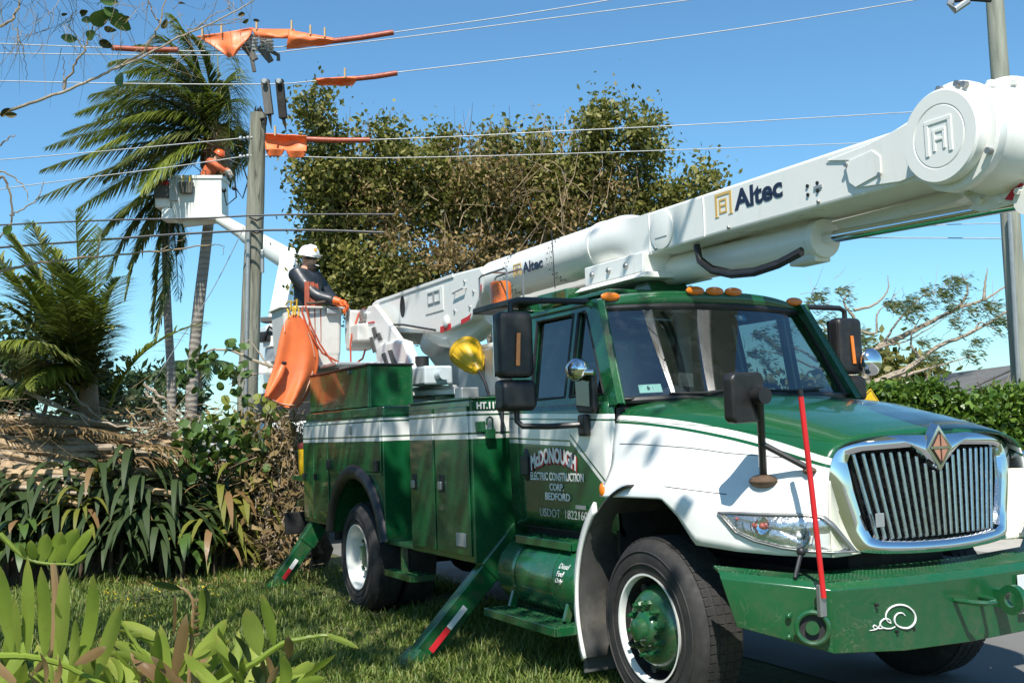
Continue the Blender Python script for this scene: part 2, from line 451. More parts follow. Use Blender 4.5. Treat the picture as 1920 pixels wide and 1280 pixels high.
def _palmtrunk():
    k = N('ringed_palm_trunk'); o = k.xyz()
    w = k.ma('SINE', k.addm(k.mul(o[2], 46.0), k.mul(k.noise(2.2, 3), 9.0)))
    f = k.noise(5, 4, .65)
    c = k.mx(k.span(w, .2, 1, 0, .55), k.mx(f, (.19, .165, .135), (.36, .325, .275)), (.12, .10, .08))
    k.set('Base Color', c); k.set('Roughness', .9); k.bump(w, .35, .02)
    return k.m
m_palmtrunk = _palmtrunk()
def _pole():
    k = N('weathered_pole_wood')
    g = k.noise(14, 5, .65, (1, 1, .06)); b = k.noise(1.3, 4)
    c = k.ramp(g, [(.3, (.11, .108, .08)), (.48, (.22, .215, .165)), (.7, (.37, .36, .285))]); c = k.mx(k.span(b, .45, .7, 0, .6), c, (.21, .22, .155)); cr = k.span(k.noise(22, 2, .5, (1, 1, .03)), .62, .68, 0, .75); c = k.mx(cr, c, (.05, .045, .03))
    k.set('Base Color', c); k.set('Roughness', .88); k.bump(g, .5, .02)
    return k.m
m_pole = _pole()
m_polegrey = M('grey_green_pole_wood', (.27, .28, .225), .88, var=.35, scale=11, bump=.5, bscale=14, stretch=(1, 1, .06))
m_char = M('charred_wood', (.02, .018, .016), .9, var=.4, bump=.6, bscale=40)
m_greywood = M('grey_split_wood', (.11, .105, .095), .85, var=.3, scale=14, bump=.4, bscale=40, stretch=(1, 1, .15))
m_wire = M('bare_aluminium_wire', (.40, .41, .41), .5, .4, var=.12)
m_wiredark = M('dark_covered_cable', (.05, .052, .055), .5, var=.1)
m_insul = M('grey_porcelain', (.36, .37, .37), .25, var=.1)
# ================================================================== the ground
def _lawn():
    k = N('lawn_soil_and_grass')
    f = k.noise(1.3, 5, .65); h = k.noise(14, 4, .7)
    c = k.ramp(f, [(.25, (.14, .11, .06)), (.45, (.10, .11, .035)), (.62, (.10, .13, .03)), (.8, (.20, .17, .08))])
    c = k.mx(k.span(h, .35, .65, 0, .5), c, (.035, .045, .012))
    k.set('Base Color', c); k.set('Roughness', .95); k.bump(h, .7, .03); return k.m
tag(G().add([(-260, -200, 0), (60, -200, 0), (60, 200, 0), (-260, 200, 0)], [(0, 1, 2, 3)]).build('lawn', _lawn()), kind='structure')
def _road():
    k = N('worn_asphalt')
    f = k.noise(1.1, 5, .6); h = k.noise(120, 3, .7)
    c = k.mx(f, (.10, .098, .09), (.19, .185, .17)); c = k.mx(k.span(h, .45, .7, 0, .35), c, (.24, .235, .22))
    k.set('Base Color', c); k.set('Roughness', .9); k.bump(h, .4, .006); return k.m
g = G(); nn = 60; rnd = random.Random(2)
ed = [.22+.10*math.sin(i*.9)+rnd.uniform(-.07, .07) for i in range(nn+1)]
vs = []
for i in range(nn+1): x = -60+i*1.6; vs += [(x, ed[i], .005), (x, 5.6, .005)]
g.add(vs, [(i*2, i*2+2, i*2+3, i*2+1) for i in range(nn)])
tag(g.build('road', _road()), kind='structure')
tag(G().box(-60, 36, 5.62, 5.78, .0, .12).build('kerb', M('kerb_concrete', (.38, .37, .34), .85, var=.12, bump=.2)), kind='structure')
tag(G().box(-60, 36, 5.785, 7.0, .0, .115).build('pavement', M('pavement_concrete', (.40, .38, .34), .88, var=.12, bump=.2)), kind='structure')
# mulched planting bed with an uneven edge
def _mulch():
    k = N('leaf_mulch'); f = k.noise(9, 5, .7); h = k.noise(40, 4, .7)
    c = k.ramp(h, [(.3, (.045, .03, .02)), (.5, (.13, .085, .05)), (.7, (.22, .15, .09))]); c = k.mx(k.span(f, .4, .7, 0, .5), c, (.07, .05, .035))
    k.set('Base Color', c); k.set('Roughness', .95); k.bump(h, .9, .03); return k.m
m_mulch = _mulch()
front = [ground(u, v) for u, v in ((-260, 1120), (-60, 1108), (60, 1102), (180, 1092), (300, 1086), (420, 1076), (520, 1066), (590, 1052))]
vs = [(p.x, p.y, .006) for p in front]; vs += [(-26, 3.5, .006), (-30, -12, .006), (-12, -12, .006)]
tag(G().add(vs, [tuple(range(len(vs)))]).build('planting_bed', m_mulch), kind='structure')
# heap of soil under the cut branches, so the pile has a body
rnd = random.Random(5)
def heap(u, v):
    p = at(lerp2(-330, 585, u), 900, 15.3); q = Vector((p.x, p.y, 0)); d = Vector((FW.x, FW.y, 0)).normalized()
    w = v*2-1
    hgt = (1.75-.55*u)*max(0, 1-abs(w)**2.2)*(.9+.16*math.sin(u*23)+.12*math.sin(u*51+v*9))
    if u > .93: hgt *= max(0, (1-u)/.07)
    return q+d*(w*1.5+.25*math.sin(u*9))+Vector((0, 0, hgt+.0))
def lerp2(a, b, t): return a+(b-a)*t
tag(G().grid(heap, 70, 18).build('debris_mound', m_soil), kind='structure')
# ================================================================== the bucket truck
truck = empty('bucket_truck', 'green and white utility bucket truck with long white boom folded over its cab', 'truck')
def lerp(a, b, t): return a+(b-a)*t
# ---- chassis and body floor
g = G()
for s in (-1, 1): g.box(-7.0, .95, s*.43-.05, s*.43+.05, .60, .84)
for x in (-6.6, -5.6, -4.0, -3.0, -1.4, .3): g.box(x-.06, x+.06, -.38, .38, .64, .80)
g.cyl((0, -.95, .5), (0, .95, .5), .07, 12); g.cyl((-4.82, -.9, .5), (-4.82, .9, .5), .11, 12); g.ball((-4.82, 0, .5), .24, 12, 8)
g.box(-.4, .8, -.35, .35, .55, 1.25)                       # engine block mass
g.box(-2.0, -1.3, .3, .9, .45, .85)
g.build('chassis_frame', m_dark, truck, .008)
G().box(-7.05, -2.0, -.705, .705, .90, .98).build('bed_floor', m_green, truck, .01)
# ---- side compartments: near (passenger) side detailed, far side mirrored
ARC = [(-4.70+.74*math.cos(a), .55+.715*math.sin(a)) for a in [math.pi*(1-i/22) for i in range(23)]]
ARC = [(x, max(z, .70)) for x, z in ARC]
def compartment_set(s):
    y0, y1 = (-1.22, -.71) if s < 0 else (.71, 1.22)
    yo = -1.22 if s < 0 else 1.22
    out = lambda a, b: (min(yo+s*a, yo+s*b), max(yo+s*a, yo+s*b))
    b1 = G().box(-3.29, -2.07, y0, y1, .69, 1.88).build('front_compartment', m_box, truck, .012)
    poly = [(-6.38, .76), (-5.44, .76)]+ARC[1:-1]+[(-3.96, .70), (-3.93, .70), (-3.93, 1.81), (-6.38, 1.81)]
    b2 = G().prism(poly, 'y', y0, y1).build('rear_compartment', m_box, truck, .010)
    G().box(-3.93, -3.29, s*.80-.04, s*.80+.04, .80, 1.86).build('step_recess_wall', m_green, truck, .006)
    G().box(-3.925, -3.295, min(s*1.19, s*.85), max(s*1.19, s*.85), .69, .73).build('recess_step', m_tread, truck, .004)
    G().prism([(-6.36, 1.812), (-3.95, 1.812), (-3.97, 1.90), (-6.33, 1.90)], 'y', y0+.02, y1-.02).build('compartment_lid', m_green, truck, .012)
    # doors
    for (x0, x1, z0, z1, hx, par) in ((-3.255, -2.765, .735, 1.835, -3.16, b1), (-2.725, -2.105, .735, 1.835, -2.60, b1), (-6.355, -5.995, .80, 1.775, -6.29, b2), (-5.975, -5.505, .80, 1.775, -5.88, b2)):
        a, b = out(.001, .016)
        d = G().box(x0, x1, a, b, z0, z1).build('compartment_door', m_box, par, .007)
        a, b = out(.0165, .021)
        G().box(hx-.045, hx+.05, a, b, 1.19, 1.32).build('latch_plate', m_dark if x0 > -4 else m_green, d, .004)
        a, b = out(.0215, .045)
        G().box(hx-.025, hx+.03, a, b, 1.205, 1.27).build('latch_handle', m_steel if x0 > -4 else m_dark, d, .006)
    a, b = out(.001, .016)
    d = G().box(-5.475, -3.965, a, b, 1.315, 1.775).build('drop_door', m_box, b2, .007)
    a, b = out(.001, .013)
    G().box(-5.475, -3.965, a, b, 1.283, 1.312).build('hinge_rail', m_green, b2, .005)
    for hx, hz in ((-5.42, 1.37), (-4.03, 1.37)):
        a, b = out(.0165, .05)
        G().box(hx-.03, hx+.03, a, b, hz-.05, hz+.05).build('tee_handle', m_dark, d, .008)
    a, b = out(.0165, .03)
    G().box(-4.76, -4.72, a, b, 1.66, 1.74).build('door_knob', m_steel, d, .008)
    # rounded black wheel-arch moulding
    g = G(); rr = []
    n = len(ARC)
    def arc(u, v, s=s):
        i = u*(n-1); k = min(int(i), n-2); t = i-k
        x, z = lerp(ARC[k][0], ARC[k+1][0], t), lerp(ARC[k][1], ARC[k+1][1], t)
        dx, dz = x+4.70, z-.55; l = math.hypot(dx, dz); dx /= l; dz /= l
        ang = math.pi*v
        off = .07*math.cos(ang)*-1; hh = .05*math.sin(ang)
        return (x+dx*(off+.045), yo+s*(.004+hh), z+dz*(off+.045))
    g.grid(arc, 44, 8); g.build('arch_moulding', m_black, b2)
    g = G()                                               # inner mudguard, a curved sheet over the tyres
    g.grid(lambda u, v: (ARC[0][0]+0+(ARC[-1][0]-ARC[0][0])*0+(-4.70+.75*math.cos(math.pi*(1-u)))-ARC[0][0], s*lerp(.62, 1.20, v), max(.62, .55+.725*math.sin(math.pi*u))), 24, 2)
    g.build('wheel_well', m_dark, truck)
    return b1, b2
cn1, cn2 = compartment_set(-1)
cf1, cf2 = compartment_set(1)
# small trim on the near side
G().box(-2.35, -2.17, -1.2435, -1.2385, .80, .90).build('rating_plate', m_alu, cn1, .002)
G().box(-2.068, -2.062, -1.19, -.96, 1.89-.075, 1.875).build('height_panel', m_green, cn1)
text_mesh('height_lettering', "HT.11'3\"", .1, m_text_white, cn1, (-2.061, -1.172, 1.808), (0, 1, 0), (0, 0, 1), fit=(.215, .055), offset=.004)
g = G().box(-2.066, -2.045, -1.185, -1.11, 1.64, 1.72); g.build('hasp', m_green, cn1, .006)
g = G().tube([(-2.03, -1.11, 1.69), (-2.03, -1.105, 1.735), (-2.03, -1.08, 1.75), (-2.03, -1.06, 1.735), (-2.03, -1.06, 1.66)], .009, 6); g.box(-2.045, -2.015, -1.12, -1.045, 1.59, 1.66); g.build('padlock', m_green, cn1, .004)
G().box(-6.39, -6.384, -1.215, -1.17, .82, .95).build('warning_sticker', m_tapewhite, cn2)
G().box(-3.30, -2.06, -1.225, -.72, 1.8805, 1.90).build('top_rail', m_green, cn1, .008)
# cargo bin on the rear compartment
g = G(); x0, x1, y0, y1, z0, z1, t = -6.46, -4.58, -1.115, -.66, 1.905, 2.30, .02
g.box(x0, x1, y0, y0+t, z0, z1); g.box(x0, x1, y1-t, y1, z0, z1); g.box(x0, x0+t, y0+t, y1-t, z0, z1); g.box(x1-t, x1, y0+t, y1-t, z0, z1); g.box(x0, x1, y0, y1, z0, z0+t)
bin_ = g.build('cargo_bin', m_green, truck, .006)
g = G()
for a, b, c, d in ((x0-.012, x1+.012, y0-.012, y0+.03), (x0-.012, x1+.012, y1-.03, y1+.012), (x0-.012, x0+.03, y0+.032, y1-.032), (x1-.03, x1+.012, y0+.032, y1-.032)): g.box(a, b, c, d, z1+.001, z1+.022)
g.build('bin_rim', m_black, bin_, .006)
G().cyl((-5.1, y0-.02, 2.27), (-5.1, y0-.001, 2.27), .02, 10).build('rim_latch', m_steel, bin_)
# tail shelf with yellow cooler behind
G().box(-7.3, -6.4, -1.05, 1.05, .86, .94).build('tail_shelf', m_green, truck, .01)
G().box(-7.0, -6.39, -1.19, -.75, 1.17, 1.225).build('side_shelf', m_green, truck, .008)
ck = empty('water_cooler', 'yellow water cooler with dark red lid on the rear corner of the truck', 'cooler', (-6.72, -1.045, 1.227))
G().lathe([(0, 0), (.115, 0), (.13, .02), (.135, .15), (.138, .29), (.12, .30), (0, .30)], (-6.72, -1.045, 1.227), (0, 0, 1), 24).build('jug', m_yellow, ck)
G().lathe([(.12, .301), (.142, .302), (.142, .345), (.10, .365), (0, .37)], (-6.72, -1.045, 1.227), (0, 0, 1), 24).build('lid', M('dark_red_lid', (.16, .03, .025), .45), ck)
G().box(-7.30, -7.24, -1.2, 1.2, .55, .80).build('rear_bumper', m_dark, truck, .01)
# ---- wheels
def wheel(name, x, y, s, dual=False):
    """s=-1: outer face towards -y"""
    e = Vector((0, s, 0)); c = Vector((x, y, .505)); R = .505
    prof = [(.298, .00), (.33, .012), (.40, .022), (.455, .012), (.485, -.02), (.50, -.055), (.505, -.10), (.505, -.19), (.50, -.235), (.485, -.27), (.44, -.30), (.33, -.30), (.298, -.28)]
    g = G().lathe(prof, c, e, 56)
    t = g.build(name, m_rubber, truck)
    # tread grooves and shoulder lugs
    g = G()
    for k in range(64):
        a = 2*math.pi*k/64
        d = Vector((math.cos(a), 0, math.sin(a))); tg = Vector((-math.sin(a), 0, math.cos(a)))
        for off in (-.062, -.118, -.172, -.228):
            g.obox(c+e*off+d*(.5045 if -.2 < off < -.08 else .5005), tg*.0195, e*.02, d*.004)
    g.build('tread_block', m_rubber, t)['kind'] = 'stuff'
    g = G()
    for rr, o in ((.43, .0185), (.36, .0185)): g.lathe([(rr-.006, o), (rr, o+.006), (rr+.006, o)], c, e, 56)
    g.build('sidewall_rib', m_rubber, t)
    if not dual:
        rim = G().lathe([(.300, .006), (.306, .018), (.294, .017), (.288, .004), (.285, -.018)], c, e, 48).build('rim', m_white, t)
        G().lathe([(.2845, -.018), (.278, -.08), (.262, -.11), (.20, -.12)], c, e, 48).build('shaded_rim_barrel', m_dark, t)  # dark colour stands in for the shadow between lip and disc
        G().lathe([(.255, -.105), (.248, -.08), (.225, -.035), (.20, -.002), (.18, .010), (.10, .012), (.0, .012)], c, e, 40).build('disc', m_green, t)
        G().lathe([(.10, .0), (.10, .035), (.085, .055), (.07, .06), (.062, .095), (.045, .105), (.0, .106)], c, e, 28).build('hub', m_green, t)
        for k in range(10):
            a = 2*math.pi*(k+.3)/10; q = c+Vector((math.cos(a), 0, math.sin(a)))*.143
            g = G().cyl(q+e*.008, q+e*.038, .021, 6, sm=False); g.cyl(q+e*.038, q+e*.062, .012, 8); g.build('lug_nut', m_green, t)
        for k in range(5):
            a = 2*math.pi*(k+.62)/5; q = c+Vector((math.cos(a), 0, math.sin(a)))*.232
            G().cyl(q+e*(-.07), q+e*-.036, .027, 14).build('hand_hole', m_black, t)
    else:
        G().lathe([(.300, .006), (.306, .018), (.294, .016), (.285, -.01), (.275, -.14), (.262, -.15)], c, e, 48).build('rim', m_white, t)
        G().lathe([(.272, -.15), (.255, -.148), (.225, -.13), (.19, -.11), (.15, -.105), (.0, -.105)], c, e, 40).build('disc', m_green, t)
        G().lathe([(.115, -.1), (.115, -.075), (.10, -.06), (.0, -.06)], c, e, 24).build('hub', m_green, t)
        for k in range(10):
            a = 2*math.pi*(k+.3)/10; q = c+Vector((math.cos(a), 0, math.sin(a)))*.155
            G().cyl(q+e*-.103, q+e*-.07, .019, 6, sm=False).build('lug_nut', m_green, t)
        G().lathe([(.298, -.33), (.40, -.315), (.485, -.35), (.505, -.42), (.505, -.52), (.485, -.60), (.40, -.63), (.298, -.61)], c, e, 48).build('inner_tyre', m_rubber, t)
wheel('front_wheel', 0, -1.10, -1)
wheel('front_wheel', 0, 1.10, 1)
wheel('rear_wheel', -4.82, -1.17, -1, True)
wheel('rear_wheel', -4.82, 1.17, 1, True)
# ---- hood: lofted cross-sections, x from the cowl to the grille
SECT = [
 (-.47, [(0, 1.835), (.30, 1.83), (.62, 1.81), (.86, 1.765), (.965, 1.69), (1.0, 1.55), (1.02, 1.42), (1.06, 1.33), (1.10, 1.27), (1.115, 1.225)]),
 (-.20, [(0, 1.81), (.30, 1.805), (.60, 1.785), (.82, 1.735), (.93, 1.65), (.975, 1.53), (1.00, 1.42), (1.05, 1.345), (1.11, 1.285), (1.125, 1.232)]),
 (.20, [(0, 1.765), (.30, 1.76), (.57, 1.74), (.76, 1.69), (.865, 1.60), (.925, 1.49), (.97, 1.40), (1.04, 1.345), (1.11, 1.29), (1.125, 1.237)]),
 (.34, [(0, 1.745), (.30, 1.74), (.55, 1.72), (.735, 1.67), (.84, 1.58), (.905, 1.47), (.955, 1.385), (1.03, 1.33), (1.105, 1.26), (1.12, 1.15)]),
 (.47, [(0, 1.722), (.29, 1.717), (.53, 1.695), (.71, 1.645), (.815, 1.555), (.885, 1.45), (.94, 1.37), (1.01, 1.31), (1.09, 1.22), (1.105, 1.005)]),
 (.72, [(0, 1.672), (.28, 1.667), (.50, 1.647), (.665, 1.60), (.765, 1.52), (.84, 1.425), (.90, 1.34), (.965, 1.27), (1.02, 1.17), (1.03, .985)]),
 (.92, [(0, 1.622), (.27, 1.617), (.48, 1.60), (.635, 1.56), (.725, 1.495), (.79, 1.40), (.835, 1.31), (.88, 1.23), (.91, 1.15), (.915, .972)]),
 (1.04, [(0, 1.582), (.26, 1.578), (.465, 1.565), (.61, 1.535), (.695, 1.48), (.745, 1.38), (.77, 1.29), (.79, 1.21), (.80, 1.13), (.80, .965)]),
 (1.085, [(0, 1.56), (.26, 1.556), (.46, 1.545), (.60, 1.518), (.68, 1.465), (.715, 1.37), (.725, 1.28), (.73, 1.20), (.73, 1.12), (.725, .96)]),
]
def catmull(pts, t):
    n = len(pts)-1; i = min(int(t*n), n-1); f = t*n-i
    p = [np.array(pts[max(0, min(n, i+k))]) for k in (-1, 0, 1, 2)]
    return .5*((2*p[1])+(-p[0]+p[2])*f+(2*p[0]-5*p[1]+4*p[2]-p[3])*f*f+(-p[0]+3*p[1]-3*p[2]+p[3])*f**3)
HX = [s[0] for s in SECT]
def hood_pt(x, w, s):
    """x along the truck, w 0..1 from the crown to the sill, s side"""
    i = max(k for k in range(len(HX)) if HX[k] <= x+1e-6); i = min(i, len(HX)-2)
    f = (x-HX[i])/(HX[i+1]-HX[i])
    a, b = catmull(SECT[i][1], w), catmull(SECT[i+1][1], w)
    y, z = a+(b-a)*f
    return Vector((x, s*y, z))
g = G()
g.grid(lambda u, v: hood_pt(lerp(HX[0], HX[-1], u), abs(2*v-1), -1 if v < .5 else 1), 46, 60)
hood = g.build('hood', m_hood, truck, solid=.012)
# body line crossing the fender and the seam above the wheel
def hood_line(w0, w1, x0, x1, name, m, r=.0035, s=-1, lift=.001):
    g = G(); pts = []
    for i in range(25):
        x = lerp(x0, x1, i/24); p = hood_pt(x, lerp(w0, w1, i/24), s)
        d = hood_pt(x, min(1, lerp(w0, w1, i/24)+.02), s)-p; n = Vector((0, d.z, -d.y)).normalized()*(1 if True else 1)
        if n.y*s < 0: n = -n
        pts.append(p+n*lift)
    g.tube(pts, r, 5); g.build(name, m, hood)
hood_line(.56, .50, -.40, 1.0, 'crease_line', m_dark, .002)
hood_line(.86, .80, .2, .62, 'fender_seam', m_dark, .0025)
hood_line(.445, .36, -.46, 1.02, 'pinstripe', m_greenline, .0015)
# cowl filler under the windscreen and firewall
g = G(); g.grid(lambda u, v: (lerp(-.62, -.44, u), lerp(-.95, .95, v), lerp(1.80, 1.815, u)+.02*(1-(2*v-1)**2)), 4, 16); g.build('cowl', m_black, truck, solid=.01)
G().box(-.50, -.47, -.98, .98, .85, 1.76).build('firewall', m_dark, truck)
# fixed rear part of the front fender with liner and mudflap
m_liner = M('dusty_fender_liner', (.045, .044, .04), .8, var=.25, dirt=((.16, .14, .11), .5, 5))
def fender_arc(t, r):
    a = lerp(R_(100), R_(205), t)
    return (.02+r*math.cos(a), .56+r*1.02*math.sin(a))
for s in (-1, 1):
    g = G(); g.grid(lambda u, v: (fender_arc(u, .745)[0], s*lerp(.56, 1.14, v), fender_arc(u, .745)[1]), 22, 4)
    g.build('fender_liner', m_liner, truck, solid=.012)
    g = G(); g.grid(lambda u, v: (fender_arc(lerp(.28, 1, u), lerp(.735, .80, v))[0], s*(1.145-.02*v), fender_arc(lerp(.28, 1, u), lerp(.735, .80, v))[1]), 22, 3)
    g.build('fender_lip', m_white, truck, solid=.02)
    G().box(-.715, -.70, min(s*1.13, s*.80), max(s*1.13, s*.80), .14, .335).build('mudflap', m_interior, truck, .003)
    G().box(-.722, -.69, min(s*1.13, s*.80), max(s*1.13, s*.80), .336, .37).build('mudflap_bar', m_black, truck, .004)
G().ball(hood_pt(-.44, .90, -1)+Vector((-.0, -.008, -.0)), .055, 12, 8, (.5, .25, .75)).build('side_marker_lamp', m_amber, hood)
# ---- headlamps
def front_x(y, z): return 1.135-.10*(abs(y)/.62)**2.2-.05*max(0, (z-1.3)/.3)**2+.02*max(0, (1.1-z)/.2)
# off-white fascia between fender edge and chrome surround
def out_y(z):
    P = [(1.44, .715), (1.30, .675), (1.12, .62), (.985, .565), (.955, .50)]
    for (z0, y0), (z1, y1) in zip(P, P[1:]):
        if z >= z1: return lerp(y0, y1, (z0-z)/(z0-z1))
    return .5
for s in (-1, 1):
    def fas(u, v, s=s):
        a = hood_pt(1.083, lerp(.60, 1.0, v), s); z = a.z; y = out_y(z)-.02
        b = Vector((front_x(y, z)-.035, s*y, z)); p = lerp(a, b, u); p.x += .02*math.sin(math.pi*u); return p
    G().grid(fas, 8, 20).build('fascia', m_ivory, hood, solid=.01)
m_amberdim = M('dull_red_reflector', (.42, .10, .07), .3, var=.2)
m_lampsilver = M('lamp_reflector_silver', (.70, .71, .72), .2, .85, var=.12, scale=30, bump=.5, bscale=45)
def headlamp(s):
    mir = lambda p: Vector((p.x, p.y*-s, p.z))
    HL = [hood_pt(x, w, s) for x, w in ((.626, .899), (.69, .888), (.754, .881), (.892, .871), (1.0, .852), (1.07, .849))]
    HL += [mir(atp(u, v, 'x', x)) for u, v, x in ((1562, 984, 1.098), (1582, 1008, 1.108), (1604, 1034, 1.115), (1570, 1035, 1.10))]
    HL += [hood_pt(x, w, s) for x, w in ((1.031, .975), (.932, .969), (.809, .956), (.72, .937))]
    c0 = sum(HL, Vector())/len(HL); m = len(HL)
    n = Vector((.42, s*.88, .10)).normalized()
    def pt(u, v):
        k = v*m; i = int(k) % m; f = k-int(k)
        e = lerp(HL[i], HL[(i+1) % m], f); p = lerp(c0, e, u)
        q = p+Vector((.30, s*.95, 0))*.062*(1-u*u)
        return q
    hb = G().grid(lambda u, v: pt(u, v)+n*.004, 8, 56).build('headlamp', m_lampsilver, hood)
    G().grid(lambda u, v: pt(lerp(.95, 1.04, u), v)+n*(.014-.010*u), 2, 56).build('lamp_bezel', m_steel, hb, solid=.008)
    G().grid(lambda u, v: pt(u*.985, v)+n*(.045-.030*u*u), 8, 56).build('lens', m_lens, hb)
    for u_, v_, rr, nm, mm in ((.30, .54, .058, 'reflector_bowl', m_slat), (.30, .05, .045, 'inner_bowl', m_chrome)):
        c = pt(u_, v_)+n*.010
        G().lathe([(rr, .004), (rr*.92, .010), (rr*.8, .002), (rr*.4, -.002), (0, -.002)], c, n, 24).build(nm, mm, hb)
        G().ball(c+n*.010, .016, 8, 6).build('bulb', m_text_white if rr > .05 else m_amberdim, hb)
    for u_, v_, r in ((.42, .985, .026), (.70, .0, .018)): G().ball(pt(u_, v_)+n*.006, r*.8, 10, 6, (1.0, .4, .7)).build('turn_reflector', m_amberdim, hb)
    for k in range(8):
        a_, b_ = pt(.85, .06+.045*k), pt(.85, .94-.035*k); G().tube([lerp(a_, b_, f)+n*(.006+.05*f*(1-f)) for f in (.1, .3, .5, .7, .9)], .0022, 4).build('lens_flute', m_slat, hb)
headlamp(-1); headlamp(1)
# ---- chrome grille surround and slats
OUT_ = [(-.715, 1.44), (-.66, 1.512), (-.55, 1.542), (-.3, 1.556), (0, 1.56), (.3, 1.556), (.55, 1.542), (.66, 1.512), (.715, 1.44), (.675, 1.30), (.62, 1.12), (.565, .985), (.48, .955), (.25, .94), (0, .935), (-.25, .94), (-.48, .955), (-.565, .985), (-.62, 1.12), (-.675, 1.30)]
INN_ = [(-.545, 1.415), (-.525, 1.455), (-.46, 1.468), (-.16, 1.478), (0, 1.35), (.16, 1.478), (.46, 1.468), (.525, 1.455), (.545, 1.415), (.53, 1.28), (.495, 1.14), (.455, 1.045), (.40, 1.025), (.22, 1.012), (0, 1.008), (-.22, 1.012), (-.40, 1.025), (-.455, 1.045), (-.495, 1.14), (-.53, 1.28)]
def ringpt(P, v):
    k = v*len(P); i = int(k) % len(P); f = k-int(k); a, b = P[i], P[(i+1) % len(P)]
    return lerp(a[0], b[0], f), lerp(a[1], b[1], f)
def ringsm(P, v):
    n = len(P); k = v*n; i = int(k) % n; f = k-int(k); p = [np.array(P[(i+j-1) % n]) for j in range(4)]
    return .5*((2*p[1])+(-p[0]+p[2])*f+(2*p[0]-5*p[1]+4*p[2]-p[3])*f*f+(-p[0]+3*p[1]-3*p[2]+p[3])*f**3)
def sur(u, v):
    (a, b), (c, d) = ringsm(OUT_, v), ringpt(INN_, v)
    y, z = lerp(a, c, u), lerp(b, d, u)
    bul = .022*math.sin(math.pi*min(1, u))
    return (front_x(y, z)-(.045 if u == 0 else 0)+bul-(.03 if u > .99 else 0), y, z)
g = G(); g.grid(sur, 10, 160); surround = g.build('grille_surround', m_chrome, truck)
G().box(.99, 1.0, -.6, .6, .96, 1.5).build('grille_core', m_dark, surround)
for i in range(20):
    f = (i-9.5)/9.5
    yt, yb = f*.505, f*.415
    zt = 1.462 if abs(yt) > .17 else 1.462-(.17-abs(yt))*.72
    g = G(); a = Vector((front_x(yt, zt)-.035, yt, zt)); b = Vector((front_x(yb, 1.03)-.035, yb, 1.02))
    m_ = (a+b)/2+Vector((.012, 0, 0))
    pts = [a, m_, b]
    g.beam(a, b, .023, .05, (1, 0, 0))
    g.build('grille_slat', m_slat, surround, .008, 3)
# emblem
def dia(r, x, z0, k=1.15): return [(x, 0, z0+r*k), (x, r*.88, z0), (x, 0, z0-r*k), (x, -r*.88, z0)]
def diamond(r, x0, x1, z0, m, nm, r2=None):
    g = G(); a, b = dia(r, x0, z0), dia(r2 or r, x1, z0)
    g.add(a+b, [(3, 2, 1, 0), (4, 5, 6, 7)]+[(i, (i+1) % 4, 4+(i+1) % 4, 4+i) for i in range(4)]); return g.build(nm, m, emb if nm != 'emblem' else surround, .003)
emb = None
emb = diamond(.118, 1.095, 1.145, 1.475, m_chrome, 'emblem', .105)
m_copper = M('copper_enamel', (.55, .26, .17), .3, .4, var=.08)
diamond(.078, 1.1455, 1.149, 1.475, m_dark, 'emblem_field')
for zz in ((1.482, 1.545), (1.468, 1.405)):
    for sy in (-1, 1):
        g = G(); z0, z1 = zz
        poly = [(sy*.006, z0), (sy*.052, z0), (sy*.006, z1)]
        g.prism(poly, 'x', 1.1495, 1.153); g.build('emblem_facet', m_copper, emb)
G().box(1.149, 1.156, -.068, .068, 1.469, 1.481).build('emblem_bar', m_chrome, emb)
G().box(1.115, 1.125, -.455, -.40, 1.09, 1.16).build('grille_tag', m_alu, surround, .003)
# ---- front bumper with tread-plate deck
TOP = [(-1.20, .80, .895), (-.865, 1.215, .848), (-.45, 1.275, .845), (0, 1.29, .843), (.45, 1.275, .845), (.865, 1.215, .848), (1.20, .80, .895)]
BOT = [(-1.165, .865, .64), (-.85, 1.20, .525), (-.45, 1.255, .50), (0, 1.27, .495), (.45, 1.255, .50), (.85, 1.20, .525), (1.165, .865, .64)]
g = G(); vs = []
for (y, x, z), (y2, x2, z2) in zip(TOP, BOT):
    vs += [(x-.035, y*.985, z+.012), (x, y, z-.022), (x2, y2, z2), (x2-.05, y2*.98, z2+.005)]
n = len(TOP)
g.add(vs, [(i*4+k, i*4+k+1, i*4+5+k, i*4+4+k) for i in range(n-1) for k in range(3)], True)
bumper = g.build('front_bumper', m_green, truck, .012, 3, solid=.012)
g = G(); vs = []
for (y, x, z) in TOP: vs += [(x-.036, y*.985, z+.014), (max(.70, x-.30), y*.97, z+.03)]
g.add(vs, [(i*2, i*2+2, i*2+3, i*2+1) for i in range(n-1)])
g.build('bumper_deck', m_tread, bumper, solid=.012)
def ring(o, ax, R, r, n=28):
    return G().lathe([(R-r, 0), (R-r*.7, r*.7), (R, r), (R+r*.7, r*.7), (R+r, 0), (R+r*.7, -r*.7), (R, -r), (R-r*.7, -r*.7), (R-r, 0)], o, ax, n)
fl = ring((1.175, -.955, .655), (.75, -.66, 0), .074, .013).build('bumper_hole_ring', m_green, bumper)
G().lathe([(.074, .0), (.06, -.012), (0, -.014)], (1.172, -.952, .655), (.75, -.66, 0), 28).build('bumper_hole_shade', m_dark, bumper)  # shallow dark cup: shade inside the ringed bumper hole, put into colour
G().cyl((1.155, -.938, .655), (1.182, -.962, .655), .032, 18).build('ring_core', m_green, bumper)
hk = G().lathe([(.038, -.02), (.075, -.02), (.075, .02), (.038, .02), (.038, -.02)], (1.385, .18, .70), (0, 1, 0), 24); hk.box(1.27, 1.345, .162, .198, .655, .745); hk.build('tow_eye', m_green, bumper)
